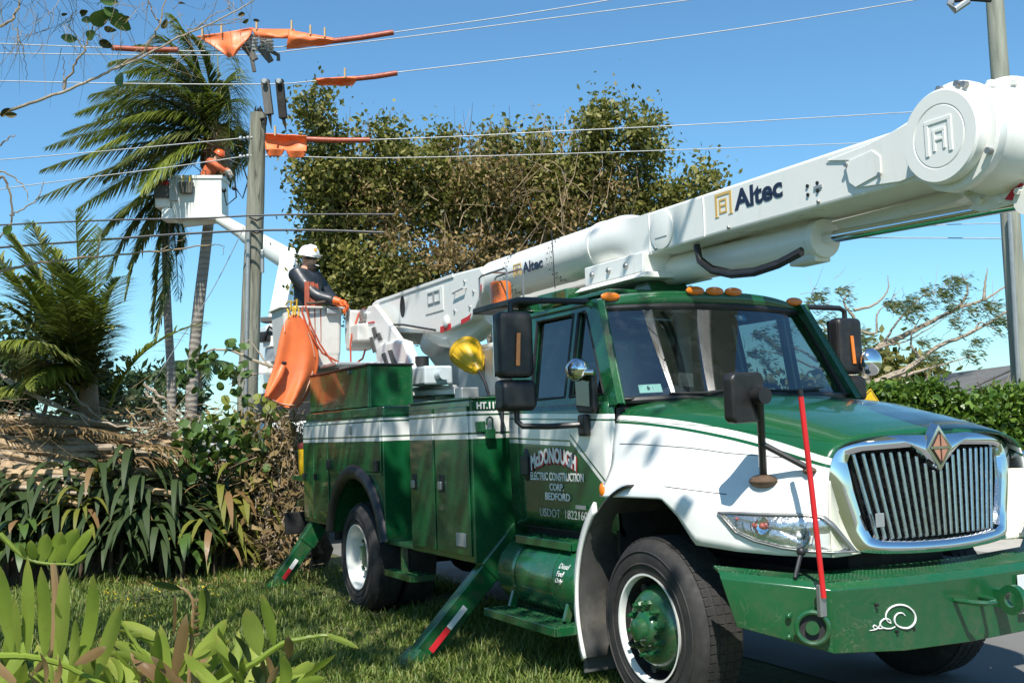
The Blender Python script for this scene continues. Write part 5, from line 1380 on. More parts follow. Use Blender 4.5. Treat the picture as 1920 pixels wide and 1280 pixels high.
# ================================================================== poles, wires and insulating covers
def bez(a, b, c, n):
    return [a*(1-t)**2+b*2*t*(1-t)+c*t*t for t in [i/(n-1) for i in range(n)]]
def wire(name, label, pix, d, r, mat, ends=True):
    """pix: list of photo points; d: depth or list of depths"""
    dd = d if isinstance(d, (list, tuple)) else [d]*len(pix)
    ctl = [tuple(at(u, v, q)) for (u, v), q in zip(pix, dd)]
    n = 8*len(ctl)
    o = G().tube([Vector(catmull(ctl, i/n)) for i in range(n+1)], r, 6).build(name, mat)
    tag(o, label, 'power line' if 'cable' not in label else 'cable')
    return o
PD = 16.0
# broken pole beside the truck
pb = at(462, 815, PD); pt_ = at(485, 212, PD); pax = (pt_-pb).normalized()
foot = pb-pax*(pb.z/pax.z)
pole = empty('broken_utility_pole', 'weathered wooden utility pole with charred broken top beside the truck', 'utility pole', (foot.x, foot.y, 0))
def tapered(a, b, r0, r1, n=18, m=10, wob=.006, seed=1):
    rnd = random.Random(seed); g = G()
    g.tube([lerp(a, b, i/m)+Vector((rnd.uniform(-wob, wob), rnd.uniform(-wob, wob), 0)) for i in range(m+1)], [lerp(r0, r1, i/m) for i in range(m+1)], n); return g
tapered(foot, pt_, .165, .115).build('shaft', m_pole, pole)
g = G(); rnd = random.Random(4)
for k in range(9):
    a = rnd.uniform(0, 6.28); rr = rnd.uniform(.0, .08); q = pt_+Vector((math.cos(a)*rr, math.sin(a)*rr, -.03))
    g.cyl(q, q+pax*rnd.uniform(.03, .13)+Vector((0, 0, 0)), rnd.uniform(.02, .045), 6, .008, False)
g.build('charred_stub', m_char, pole)
G().tube([at(489, 225, PD-.12), at(498, 222, PD-.14), at(496, 235, PD-.14)], .03, 6).build('burnt_bracket', m_char, pole)
# conduit, cable box and ties on the pole
G().tube([at(459, 800, PD-.16), at(462, 640, PD-.16), at(466, 430, PD-.16)], .03, 8).build('conduit', m_alu, pole)
G().obox(at(492, 490, PD-.14), RT*.022, UP*.165, FW*.03).build('grey_box', m_alu, pole, .01)
for v in (407, 431): G().tube([at(468, v, PD-.16), at(482, v+6, PD-.17), at(493, v, PD-.14)], .018, 6).build('pole_band', m_dark, pole)
for i, v in enumerate((258, 292)):
    for side in (-1, 1):
        x = 478 if side < 0 else 494
        if side > 0 and i == 0: continue
        s = G()
        for k in range(4): s.cyl(at(x+side*(4+k*7), v+(.5*k if side < 0 else 0), PD-.1), at(x+side*(8+k*7), v+.5*k, PD-.1), .028 if k % 2 else .018, 10)
        s.build('dead_end_insulator', m_insul, pole)
G().tube([at(425, 300, PD), at(440, 330, PD), at(443, 370, PD), at(425, 385, PD), at(420, 360, PD)], .012, 6).build('jumper_lead', m_black, pole)
G().tube([at(430, 300, PD), at(455, 310, PD), at(465, 340, PD), at(455, 372, PD), at(440, 350, PD)], .012, 6).build('jumper_lead', m_black, pole)
for u, v in ((420, 357), (439, 353)): G().ball(at(u, v, PD), .035, 10, 6).build('lead_connector', m_black, pole)
# wires, each its own thing
wire('power_line', 'uppermost bare wire running under the big orange blankets', [(-60, 79), (0, 82), (200, 90), (370, 96), (480, 92), (625, 78), (740, 61), (940, 33), (1140, 1), (1320, -32)], PD, .0075, m_wire)
wire('power_line', 'second bare wire from the top, just below the big orange blankets', [(-60, 99), (0, 100), (240, 103), (470, 103), (540, 96), (760, 70), (1000, 39), (1310, -2), (1450, -24)], PD+.5, .0075, m_wire)
wire('power_line', 'bare wire carrying the two dangling broken crossarm boards', [(-60, 151), (0, 152), (250, 157), (500, 158), (590, 152), (745, 136), (1100, 93), (1400, 52), (1730, -2), (1900, -34)], PD-.3, .0075, m_wire)
wire('power_line', 'bare wire tied to the pole left side above the other slack wires', [(-60, 304), (0, 300), (200, 283), (425, 262), (452, 259)], PD-.1, .007, m_wire)
wire('power_line', 'bare wire leaving the folded orange blanket on the pole to the right', [(576, 262), (695, 262), (860, 256), (1030, 247), (1300, 234), (1720, 210), (1860, 204)], PD-.1, .007, m_wire)
wire('power_line', 'slack pale wire below the orange blanket, left of the pole', [(-60, 366), (0, 355), (150, 335), (300, 316), (440, 296), (452, 294)], PD-.1, .007, m_wire)
wire('power_line', 'thin pale wire crossing in front of the tree to the far right', [(518, 292), (650, 296), (800, 295), (1100, 287), (1600, 269), (1740, 263)], PD-.1, .006, m_wire)
wire('service_cable', 'dark cable strung just under the far raised bucket', [(-60, 426), (0, 422), (200, 413), (380, 409), (480, 404), (600, 402), (740, 402)], PD-.4, .013, m_wiredark)
wire('service_cable', 'lowest thick dark cable crossing left of the pole', [(-60, 470), (0, 464), (160, 452), (320, 440), (480, 432), (600, 432), (720, 436)], PD-.4, .017, m_wiredark)
wire('guy_wire', 'thin guy cable slanting down from the pole to the debris pile', [(458, 425), (400, 540), (330, 650), (270, 745)], [PD-.1, PD, PD, PD], .006, m_wire)
wire('power_line', 'thin wire behind the boom cylinder reaching the right-hand pole', [(1300, 437), (1440, 442), (1600, 445), (1890, 447)], 17.0, .009, m_wire)
wire('power_line', 'faint wire below the chrome piston rod at the far right', [(1640, 432), (1760, 422), (1905, 418)], 17.0, .007, m_wire)
# right-hand pole
a = at(1862, -40, 15.0); b = at(1920, 760, 15.0); ax2 = (a-b).normalized(); f2 = b-ax2*(b.z/ax2.z)
pole2 = empty('utility_pole', 'tall weathered wooden utility pole behind the boom elbow at right', 'utility pole', (f2.x, f2.y, 0))
tapered(f2, a+ax2*2.0, .145, .105, seed=3).build('shaft', m_polegrey, pole2)
G().tube([at(1921, 900, 14.82), at(1906, 640, 14.82), at(1893, 400, 14.82)], .03, 8).build('conduit', m_alu, pole2)
G().tube([at(1790, -30, 14.8), at(1782, 8, 14.8), at(1790, 20, 14.8), at(1815, 2, 14.8)], .05, 8).build('bracket', m_alu, pole2)
G().tube([at(1858, 0, 14.8), at(1815, -3, 14.8), at(1780, 2, 14.8)], .04, 8).build('bracket_arm', m_dark, pole2)
a, b = at(1905, 585, 30), at(1915, 700, 30)
tag(G().tube([Vector((b.x, b.y, 0)), b, a], .11, 8).build('distant_pole', m_pole), 'short distant wooden pole above the house roof at right', 'pole')
# dangling broken crossarm boards
for i, (top, mid, tip, w) in enumerate((((497, 150), (505, 215), (509, 242), .115), ((524, 150), (531, 222), (537, 247), .11))):
    r = empty('crossarm_board', ('left and greyer' if i == 0 else 'right and blacker')+' of two broken crossarm boards dangling from the wire', 'crossarm', at(*mid, PD-.3), 'broken crossarm boards')
    a, b, c = at(*top, PD-.3), at(*mid, PD-.3), at(*tip, PD-.3)
    G().beam(a, b, w, .09, FW).build('board', m_greywood if i == 0 else m_char, r, .006)
    G().cyl(lerp(b, a, .05), c, .035, 6, .004, False).build('splinter', m_char, r)
    G().lathe([(0, -.04), (.03, -.04), (.04, -.02), (.03, 0), (.035, .02), (0, .03)], at(top[0]-1, top[1]+3, PD-.38), FW, 14).build('insulator', m_insul, r)
# insulator brackets on the upper wires
for i, (u, v) in enumerate(((463, 75), (492, 78))):
    r = empty('insulator_bracket', ('left bracket with hanging rod' if i == 0 else 'right bracket with stacked discs')+' under the big orange blankets', 'insulator', at(u, v, PD), 'insulator brackets on the upper wires')
    for k in range(5):
        for du in (0, 13): G().lathe([(0, -.02), (.055, -.018), (.06, 0), (.03, .018), (0, .02)], at(u+du+k*.5, v-12+k*6.5+(4 if du else 0), PD), UP, 14).build('disc', m_insul, r)
    g = G(); g.beam(at(u-6, v+10, PD), at(u+12, v+32, PD), .10, .06, FW); g.beam(at(u+6, v+20, PD), at(u+16, v+38, PD), .09, .07, FW); g.build('bracket', m_greywood, r, .01)
    G().tube([at(u+8, v+30, PD), at(u+14, v+60, PD)] if i == 0 else [at(u+16, v+18, PD), at(u+30, v+26, PD), at(u+30, v+36, PD)], .03, 6).build('rod', m_greywood, r)
# blankets on the wires
def cloth(name, label, rows, depth, wave, pins, seed, group='orange insulating blankets on the wires'):
    rnd = random.Random(seed)
    def pt(u, v):
        L = catmull([r[0] for r in rows], u); Rr = catmull([r[1] for r in rows], u); p = L+(Rr-L)*v
        return at(p[0], p[1], depth+wave*math.sin(v*6.0+seed)*(.2+u)+.05*math.sin(u*5+seed)+.009*math.sin(v*13+u*6+seed*2)+.004*math.sin(u*15-v*7))
    root = empty(name, label, 'rubber blanket', pt(.5, .5), group)
    G().grid(pt, 14, 24).build('sheet', m_orangeblanket, root, solid=.012)
    for v in pins:
        a = pt(.0, v); G().obox(a+UP*.04-FW*.04, RT*.012, UP*.07, FW*.02).build('clothes_pin', m_pin, root, .004)
    return root
cloth('rubber_blanket', 'large drooping orange blanket, leftmost on the top wire', [((368, 69), (476, 52)), ((392, 82), (468, 68)), ((415, 97), (455, 86)), ((430, 108), (440, 106))], PD-.15, .05, (.12, .45), 1)
cloth('rubber_blanket', 'orange blanket folded over the insulators in the middle of the top wire', [((470, 54), (552, 55)), ((474, 58), (552, 64)), ((478, 68), (550, 72)), ((487, 72), (545, 73))], PD-.2, .07, (.15, .95), 2)
cloth('rubber_blanket', 'right-hand orange blanket on the top wire, tapering to the covered line', [((541, 56), (625, 71)), ((540, 68), (625, 75)), ((538, 82), (624, 79)), ((537, 93), (623, 83))], PD-.25, .04, (.5, .82), 3)
cloth('rubber_blanket', 'small orange blanket rolled round the crossarm wire', [((592, 147), (666, 143)), ((593, 151), (667, 148)), ((594, 156), (667, 154)), ((596, 159), (660, 160))], PD-.42, .03, (.75,), 4)
tw = cloth('rubber_blanket', 'twin-lobed orange blanket hung against the broken pole', [((498, 251), (574, 255)), ((497, 258), (575, 262)), ((497, 268), (575, 272)), ((498, 280), (574, 283))], PD-.3, .03, (.25,), 5)
for (u0, u1, v0) in ((498, 533, 280), (537, 574, 283)):
    def lobe(u, v, u0=u0, u1=u1, v0=v0):
        k = math.sqrt(max(0, 1-(u*.96)**2)); c = (u0+u1)/2
        return at(c+(v-.5)*(u1-u0)*(.35+.65*k), v0-1+14*u, PD-.30-.05*math.sin(math.pi*v)*(1-u)-.03)
    G().grid(lobe, 8, 12).build('lobe', m_orangeblanket, tw, solid=.012)
def hose(label, p, q, d, r=.045):
    tag(G().tube([at(*p, d), lerp(at(*p, d), at(*q, d), .5)-Vector((0, 0, .01)), at(*q, d)], r, 12).build('line_cover_tube', m_orangehose), label, 'line cover', 'orange tubes over the wires')
hose('brown-orange tube on the top wire right of the blankets', (618, 78), (738, 61), PD-.02, .04)
hose('brown-orange tube on the crossarm wire right of its small blanket', (664, 148), (745, 137), PD-.32, .038)
hose('brown-orange tube running right from the blanket at the broken pole', (572, 261), (694, 263), PD-.12, .04)
hose('two-piece pale orange tube on the top wire in front of the palm', (210, 90), (334, 94), PD-.02, .04)
# ================================================================== plants
RNG = np.random.default_rng(7)
def cam_np(u, v, d):
    """vectorised at()"""
    u, v, d = np.asarray(u, float), np.asarray(v, float), np.asarray(d, float)
    c, f, r, p = (np.array(x) for x in (CAM, FW, RT, UP))
    return c+d[:, None]*(f+r*((u-960)/F_PX)[:, None]+p*((640-v)/F_PX)[:, None])
def unit(a): return a/np.maximum(1e-9, np.linalg.norm(a, axis=1))[:, None]
def leaf_quads(P, size, up=.35, ratio=.5, fold=.25, rng=RNG, dirv=None):
    """folded diamond leaves (base, side, tip, side) at points P"""
    n = len(P)
    d = rng.normal(size=(n, 3)) if dirv is None else dirv+rng.normal(size=(n, 3))*.35
    d = unit(d); nn = rng.normal(size=(n, 3)); nn[:, 2] += up*3; nn = unit(nn-d*np.sum(nn*d, 1)[:, None]); s = np.cross(d, nn)
    L = (size*rng.uniform(.5, 1.6, n))[:, None]; w = L*ratio*.5
    V = np.stack([P, P+d*L*.5+s*w+nn*w*fold, P+d*L, P+d*L*.5-s*w+nn*w*fold], 1).reshape(-1, 3)
    return V, np.arange(n*4).reshape(-1, 4)
def blob_points(blobs, per, dspread, clump, rng=RNG, mpp=None):
    """blobs (px, py, rx, ry, depth): points in small clumps inside each ellipsoid"""
    out = []
    for (cx, cy, rx, ry, d) in blobs:
        k = d/F_PX; n = int(per*rx*ry/1000)
        nc = max(3, n//45)
        a = rng.normal(size=(nc, 3)); a = unit(a)*(rng.uniform(.15, 1, nc)**.45)[:, None]
        cu, cv, cd = cx+a[:, 0]*rx, cy+a[:, 1]*ry, d+a[:, 2]*dspread*rx*k
        i = rng.integers(0, nc, n)
        o = rng.normal(size=(n, 3))*clump*(rng.uniform(.4, 1.2, nc)[i])[:, None]
        out.append(cam_np(cu[i], cv[i], cd[i])+o)
    return np.concatenate(out)
def strips(paths, widths, normal=None, rng=RNG):
    """ribbon leaves: paths (n, m, 3), widths (m,) or (n, m) -> verts, quads"""
    paths = np.asarray(paths); n, m, _ = paths.shape
    t = np.gradient(paths, axis=1); t /= np.maximum(1e-9, np.linalg.norm(t, axis=2))[..., None]
    up = np.zeros_like(paths); up[..., 2] = 1
    if normal is not None: up = np.broadcast_to(normal, paths.shape)
    s = np.cross(t, up); l = np.linalg.norm(s, axis=2); s[l < .05] = np.array([RT.x, RT.y, RT.z]); s /= np.maximum(1e-9, np.linalg.norm(s, axis=2))[..., None]
    w = np.broadcast_to(np.asarray(widths), (n, m))[..., None]*.5
    V = np.stack([paths-s*w, paths+s*w], 2).reshape(-1, 3)
    b = (np.arange(n)[:, None]*m+np.arange(m-1)[None])*2
    Q = np.stack([b, b+1, b+3, b+2], -1).reshape(-1, 4)
    return V, Q
def branch_pts(pix, d, n=None, wob=0.0, seed=0):
    rnd = random.Random(seed); dd = d if isinstance(d, (list, tuple)) else [d]*len(pix)
    ctl = [tuple(at(u, v, q)) for (u, v), q in zip(pix, dd)]; n = n or 5*len(ctl)
    return [Vector(catmull(ctl, i/n))+Vector((rnd.uniform(-wob, wob), rnd.uniform(-wob, wob), rnd.uniform(-wob, wob))) for i in range(n+1)]
def limb(pix, d, r0, r1, name, mat, parent, seed=0, wob=.02, n=6):
    p = branch_pts(pix, d, wob=wob, seed=seed); m = len(p)-1
    return G().tube(p, [lerp(r0, r1, i/m) for i in range(m+1)], n).build(name, mat, parent)
def twigs(starts, dirs, lens, r, mat, name, parent, rng=RNG, bend=.25, m=4):
    """thin three-sided twigs as one mesh"""
    n = len(starts); t = np.linspace(0, 1, m)[None, :, None]
    side = rng.normal(size=(n, 3))*bend
    P = starts[:, None]+dirs[:, None]*(lens[:, None, None]*t)+side[:, None]*(lens[:, None, None]*t*t)+rng.normal(size=(n, m, 3))*.03*lens[:, None, None]*t
    V = []; Q = []; k = 3
    d = unit(dirs); a = unit(np.cross(d, rng.normal(size=(n, 3)))); b = np.cross(d, a)
    rr = (r*np.ones(n))[:, None]*np.linspace(1, .3, m)[None]
    ring = np.stack([P+(a[:, None]*math.cos(2*math.pi*j/k)+b[:, None]*math.sin(2*math.pi*j/k))*rr[..., None] for j in range(k)], 2)
    V = ring.reshape(-1, 3)
    base = (np.arange(n)[:, None, None]*m+np.arange(m-1)[None, :, None])*k; j = np.arange(k)[None, None]
    Q = np.stack([base+j, base+(j+1) % k, base+k+(j+1) % k, base+k+j], -1).reshape(-1, 4)
    o = npmesh(name, V, Q, mat, parent, smooth=True); o['kind'] = 'stuff'; return o

# ---- the big storm-torn tree behind the truck
tb = at(930, 700, 18.2)
tree = empty('broad_leaved_tree', 'wide storm-torn tree with olive and browned leaves behind the boom', 'tree', (tb.x, tb.y, 0))
GB = [(600, 203, 36, 40, 16.8), (618, 250, 40, 26, 17), (598, 300, 46, 44, 16.8), (588, 352, 42, 36, 16.8), (640, 330, 56, 56, 17.4), (722, 246, 50, 26, 17.5), (765, 290, 66, 44, 17.4), (700, 335, 66, 56, 17.6), (832, 268, 46, 32, 17.8), (862, 325, 80, 56, 17.8), (930, 256, 42, 28, 18), (962, 305, 70, 46, 18), (1010, 262, 36, 34, 18), (1050, 322, 64, 56, 18), (1108, 232, 34, 46, 17.6), (1122, 292, 56, 46, 17.8), (1140, 200, 24, 30, 17.6), (1206, 226, 44, 36, 17.4), (1216, 276, 36, 36, 17.6), (1186, 330, 30, 26, 17.8), (1098, 372, 64, 46, 18), (1000, 388, 86, 54, 18.2), (900, 396, 96, 54, 18.2), (782, 388, 104, 54, 18), (662, 410, 84, 54, 17.6), (622, 440, 50, 44, 17.2), (645, 500, 60, 54, 17), (702, 500, 84, 50, 17.2), (1050, 428, 50, 36, 18.2), (1250, 372, 52, 34, 17.6), (1312, 330, 36, 30, 17.4), (1276, 402, 44, 26, 17.6), (640, 556, 66, 36, 16.9), (722, 545, 80, 36, 17.2), (592, 452, 22, 40, 17.0), (604, 520, 20, 30, 17.0), (1190, 400, 50, 30, 17.8), (760, 560, 90, 40, 18.2), (860, 520, 90, 44, 18.6), (960, 490, 80, 40, 18.8), (1060, 470, 70, 36, 18.8), (1160, 440, 60, 34, 18.6), (1230, 420, 44, 26, 18.4)]
DB = [(800, 470, 105, 48, 17.0), (880, 470, 90, 44, 17.2), (960, 456, 74, 36, 17.6), (740, 440, 60, 40, 17.2), (1050, 400, 60, 40, 17.6), (1266, 520, 34, 20, 17.2), (1120, 350, 60, 40, 17.6), (900, 330, 110, 60, 17.6), (700, 380, 80, 60, 17.3), (980, 360, 90, 60, 17.8)]
GB = [(u, v+(16 if v > 208 and ry < 60 and v < 345 else 0)+(4 if v < 208 else 0), rx, ry, d) for u, v, rx, ry, d in GB]
gp = blob_points(GB, 660, 1.0, .165)
V, Q = leaf_quads(gp, .083, .25, .6)
npmesh('crown', V, Q, m_leaf_tree, tree)['kind'] = 'stuff'
dp = blob_points(DB, 200, 1.0, .2)
V, Q = leaf_quads(dp, .08, .0, .42)
npmesh('browned_leaves', V, Q, m_leaf_dry, tree)['kind'] = 'stuff'
LIMBS = [([(930, 760), (935, 640), (940, 560)], [18.2, 18.2, 18.2], .26, .20), ([(940, 600), (1010, 500), (1080, 420), (1130, 350), (1140, 260), (1135, 190)], [18, 17.6, 17.4, 17.4, 17.4, 17.5], .13, .03), ([(1080, 480), (1150, 440), (1180, 370), (1230, 330)], [17.2, 17, 17, 17.1], .08, .025),
    ([(1010, 520), (1020, 430), (1005, 340), (985, 260)], [17.4, 17.2, 17.2, 17.4], .09, .02), ([(940, 600), (880, 520), (830, 420), (790, 330), (760, 250)], [18, 17.4, 17, 17, 17.2], .12, .02), ([(900, 590), (800, 540), (720, 460), (660, 360), (615, 230)], [18, 17.2, 16.8, 16.6, 16.8], .12, .02),
    ([(860, 560), (760, 540), (690, 540), (620, 520)], [17.6, 17, 16.6, 16.5], .09, .03), ([(960, 560), (930, 440), (910, 340), (920, 230)], [17.6, 17.2, 17.2, 17.4], .08, .015), ([(1040, 540), (1120, 520), (1200, 450), (1290, 390)], [17.4, 17.2, 17.2, 17.3], .10, .025), ([(830, 420), (850, 340), (830, 250)], [16.9, 16.8, 17], .05, .012), ([(1130, 560), (1230, 535), (1290, 500)], [17.2, 17, 17], .07, .03), ([(720, 460), (735, 380), (720, 260)], [16.7, 16.7, 17], .05, .012), ([(1005, 340), (1050, 280), (1060, 215)], [17.1, 17.2, 17.4], .035, .01)]
for i, (p, d, a, b) in enumerate(LIMBS): limb(p, [q+(.75 if i else 0) for q in d], a*.62 if i else a, b*.7, 'trunk' if i == 0 else 'limb', m_bark if i % 3 else m_barkpale, tree, i, .03, 8)
# trunk foot down to the ground
G().tube([Vector((tb.x, tb.y, -.02)), Vector((tb.x, tb.y, .8)), at(930, 762, 18.2)], [.36, .29, .26], 12).build('trunk', m_bark, tree)
rs = np.random.default_rng(3)
n = 170
st = cam_np(rs.uniform(590, 1220, n), rs.uniform(320, 560, n), rs.uniform(16.9, 17.9, n)); dr = rs.normal(size=(n, 3))*.55; dr[:, 2] = np.abs(rs.normal(size=n))*.7+.45
twigs(st, unit(dr), rs.uniform(.3, 1.0, n), .011, m_twig, 'twigs', tree, rs, .45, 6)
n = 46
st = cam_np(np.concatenate([rs.uniform(640, 700, 14), rs.uniform(850, 900, 8), rs.uniform(980, 1070, 18), rs.uniform(880, 960, 6)]), rs.uniform(250, 310, n), rs.uniform(17, 17.8, n)); dr = rs.normal(size=(n, 3))*.25; dr[:, 2] = 1
twigs(st, unit(dr), rs.uniform(.2, .6, n), .008, m_twig, 'bare_tips', tree, rs)

# ---- palms
def frond(pts, leaf_len, nl, width, sag, wind, seed, mat, parent, name='frond', rach=.022, spread=.9, w0=.9):
    """pts: three 3-D control points of the midrib; returns one frond mesh"""
    rng = np.random.default_rng(seed)
    a, b, c = (np.array(p, float) for p in pts)
    t = np.linspace(.10, 1, nl); P = ((1-t)**2)[:, None]*a+(2*t*(1-t))[:, None]*b+(t*t)[:, None]*c
    T = unit(np.gradient(P, axis=0)); up = np.array([0, 0, 1.0])
    S = np.cross(T, up); S = unit(S)
    prof = np.sin(np.pi*np.clip(.12+t*.86, 0, 1))**.55
    paths = []; wid = []
    for s in (-1, 1):
        d = T*(.55+.5*t[:, None])+S*s*spread+rng.normal(size=T.shape)*.10
        d = unit(d)
        L = (leaf_len*prof*rng.uniform(.8, 1.1, nl))[:, None]
        q = [P]
        for j, g in enumerate((.15, .55, 1.0)):
            dd = unit(d+np.array([0, 0, -1.0])*sag*g+np.array(wind)*g*.6)
            q.append(q[-1]+dd*L/3)
        paths.append(np.stack(q, 1)); 
    paths = np.concatenate(paths); m = paths.shape[1]
    V, Q = strips(paths, np.array([.8, 1, .7, .08])*width)
    mid = G(); ns = 12
    mid.tube([Vector(a*(1-x)**2+b*2*x*(1-x)+c*x*x) for x in np.linspace(0, 1, ns)], [rach*(1-.85*i/(ns-1)) for i in range(ns)], 5)
    o0 = len(V); V = np.concatenate([V, np.array(mid.v)]); Q2 = np.array([f for f in mid.f if len(f) == 4])+o0
    o = npmesh(name, V, np.concatenate([Q, Q2]), mat, parent, mi=None)
    return o
WIND = tuple(-RT*.9+Vector((0, 0, -.05)))
PALM_D = 27.0
pf = at(357, 800, PALM_D)
palm = empty('coconut_palm', 'tall coconut palm with wind-swept crown behind the far bucket', 'palm tree', (pf.x-.02, pf.y, 0))
pp = [Vector((pf.x, pf.y, 0))]+branch_pts([(357, 800), (362, 690), (372, 580), (384, 480), (394, 390), (403, 300), (406, 262)], PALM_D)
G().tube(pp, [.19]+[lerp(.15, .115, i/(len(pp)-2)) for i in range(len(pp)-1)], 16).build('trunk', m_palmtrunk, palm)
# fibrous crown shaft
m_fibre = M('brown_palm_fibre', (.20, .135, .075), .95, var=.4, scale=12, bump=.6, bscale=20)
g = G(); rnd = random.Random(8)
g.tube(branch_pts([(402, 335), (404, 300), (404, 262), (402, 240)], PALM_D-.02, wob=.03, seed=2), [.10]+[.30]*3+[.36]*4+[.34]*4+[.28]*4+[.18]*5, 12); g.build('crown_shaft', m_fibre, palm)
rs = np.random.default_rng(11); n = 260
st = cam_np(rs.normal(402, 9, n), rs.uniform(235, 330, n), rs.normal(PALM_D-.25, .15, n)); dr = rs.normal(size=(n, 3)); dr[:, 2] -= .5
twigs(st, unit(dr), rs.uniform(.15, .5, n), .02, m_twig, 'fibres', palm, rs)
CR = (403, 268)
FR = [((395, 130), (330, 22), 0), ((360, 95), (262, 78), .6), ((385, 140), (300, 60), -.5), ((330, 110), (215, 108), -.8), ((345, 140), (205, 165), .3), ((330, 170), (180, 168), -1.0), ((310, 170), (150, 205), .2), ((320, 200), (130, 240), -.7), ((300, 225), (95, 268), .5), ((300, 225), (170, 285), -1.2), ((280, 270), (85, 310), -.3), ((300, 300), (80, 362), -.6), ((310, 310), (150, 385), .6), ((340, 330), (230, 392), -.9), ((350, 240), (230, 300), -1.4), ((360, 200), (240, 215), -1.2), ((370, 180), (280, 150), -1.0), ((430, 90), (442, 215), .3), ((440, 130), (436, 262), -.5), ((445, 200), (432, 330), .5), ((425, 120), (405, 60), .8), ((380, 120), (245, 130), 1.0), ((370, 160), (190, 215), 1.2), ((340, 250), (200, 330), .9), ((345, 270), (270, 350), -1.5), ((455, 230), (470, 300), .9), ((410, 130), (360, 60), -.3), ((350, 180), (160, 265), 0), ((375, 120), (300, 100), .5)]
for i, (m_, e, dz) in enumerate(FR):
    rnd = random.Random(i*7+1)
    a = at(CR[0]+rnd.uniform(-6, 6), CR[1]+rnd.uniform(-10, 14), PALM_D-.1); b = at(m_[0]-8, m_[1]-26, PALM_D+dz*.6); c = at(e[0]-6, e[1]+8, PALM_D+dz*1.5)
    frond([a, b, c], rnd.uniform(.8, 1.05), 96, .036, rnd.uniform(.7, 1.2), WIND, i, m_leaf_palm if i % 3 else m_leaf_palmyoung, palm, rach=.03)
# second palm behind the bucket
p2 = at(322, 790, 28)
palm2 = empty('coconut_palm', 'slimmer palm trunk with hanging fronds left of the tall palm', 'palm tree', (p2.x, p2.y, 0))
pp = [Vector((p2.x, p2.y, 0))]+branch_pts([(322, 790), (320, 690), (314, 580), (311, 480), (312, 400), (313, 352)], 28)
G().tube(pp, [.15]+[lerp(.115, .085, i/(len(pp)-2)) for i in range(len(pp)-1)], 14).build('trunk', m_palmtrunk, palm2)
for i, (m_, e, dz) in enumerate((((250, 380), (200, 520), 0), ((265, 400), (235, 560), -.6), ((300, 440), (285, 620), -.4), ((320, 470), (292, 640), -.8), ((230, 370), (190, 440), .5), ((290, 390), (240, 500), .8), ((330, 420), (335, 560), .4), ((345, 400), (330, 470), .2))):
    frond([at(312, 362, 28), at(*m_, 28+dz*.5), at(*e, 28+dz)], .62, 60, .045, 1.0, WIND, 100+i, m_leaf_palm, palm2, rach=.035)
# young palm at the left behind the pile
D3 = 14.6
p3 = at(168, 800, D3)
palm3 = empty('young_palm', 'bushy young palm with upright fronds at the far left behind the pile', 'palm tree', (p3.x, p3.y, 0))
G().tube([Vector((p3.x, p3.y, 0)), at(168, 790, D3), at(166, 700, D3)], [.17, .14, .10], 12).build('trunk', m_bark, palm3)
Y = [((148, 540), (142, 405), -.1, .62, .12), ((135, 620), (120, 500), -.6, .60, .3), ((150, 640), (138, 520), -.9, .66, .35), ((110, 560), (20, 440), .0, .60, .3), ((90, 560), (-40, 470), -.3, .6, .5), ((80, 600), (-20, 560), -.6, .6, .8), ((110, 620), (0, 640), -.8, .6, .9), ((120, 560), (60, 420), .5, .55, .2), ((190, 560), (225, 520), .6, .5, .5), ((180, 600), (215, 610), -.3, .45, .7), ((120, 640), (50, 720), -.9, .5, .9), ((90, 640), (20, 700), .2, .55, .9), ((170, 560), (190, 430), .7, .5, .15), ((60, 640), (-60, 640), .2, .55, .9), ((90, 690), (-20, 735), -.5, .5, .9), ((140, 640), (120, 560), -1.1, .6, .5), ((170, 640), (178, 560), -.9, .55, .4), ((60, 560), (-50, 420), .3, .6, .4), ((100, 600), (40, 520), -.9, .6, .5), ((110, 660), (70, 640), -1.2, .5, .8), ((150, 600), (100, 470), .3, .6, .25)]
for i, (m_, e, dz, ll, sg) in enumerate(Y):
    frond([at(165, 735, D3), at(*m_, D3+dz*.7), at(*e, D3+dz*1.4)], ll, 84, .036, sg, (0, 0, 0), 200+i, m_leaf_palm if i % 2 else m_leaf_palmyoung, palm3, rach=.028)
p3b = empty('palm_frond', 'single arching pale green frond pointing right over the pile', 'palm frond', at(208, 760, 14.2))
frond([at(206, 762, 14.2), at(240, 640, 14.0), at(385, 604, 14.0)], .42, 62, .026, .45, (0, 0, 0), 300, m_leaf_palmyoung, p3b, 'leaflets', .022)
p3c = empty('palm_frond', 'yellow-green frond leaning left at the foot of the young palm', 'palm frond', at(140, 752, 14.0))
frond([at(150, 760, 14.0), at(90, 680, 13.9), at(-10, 640, 13.8)], .45, 60, .028, .7, (0, 0, 0), 301, m_leaf_palmyoung, p3c, 'leaflets', .02)
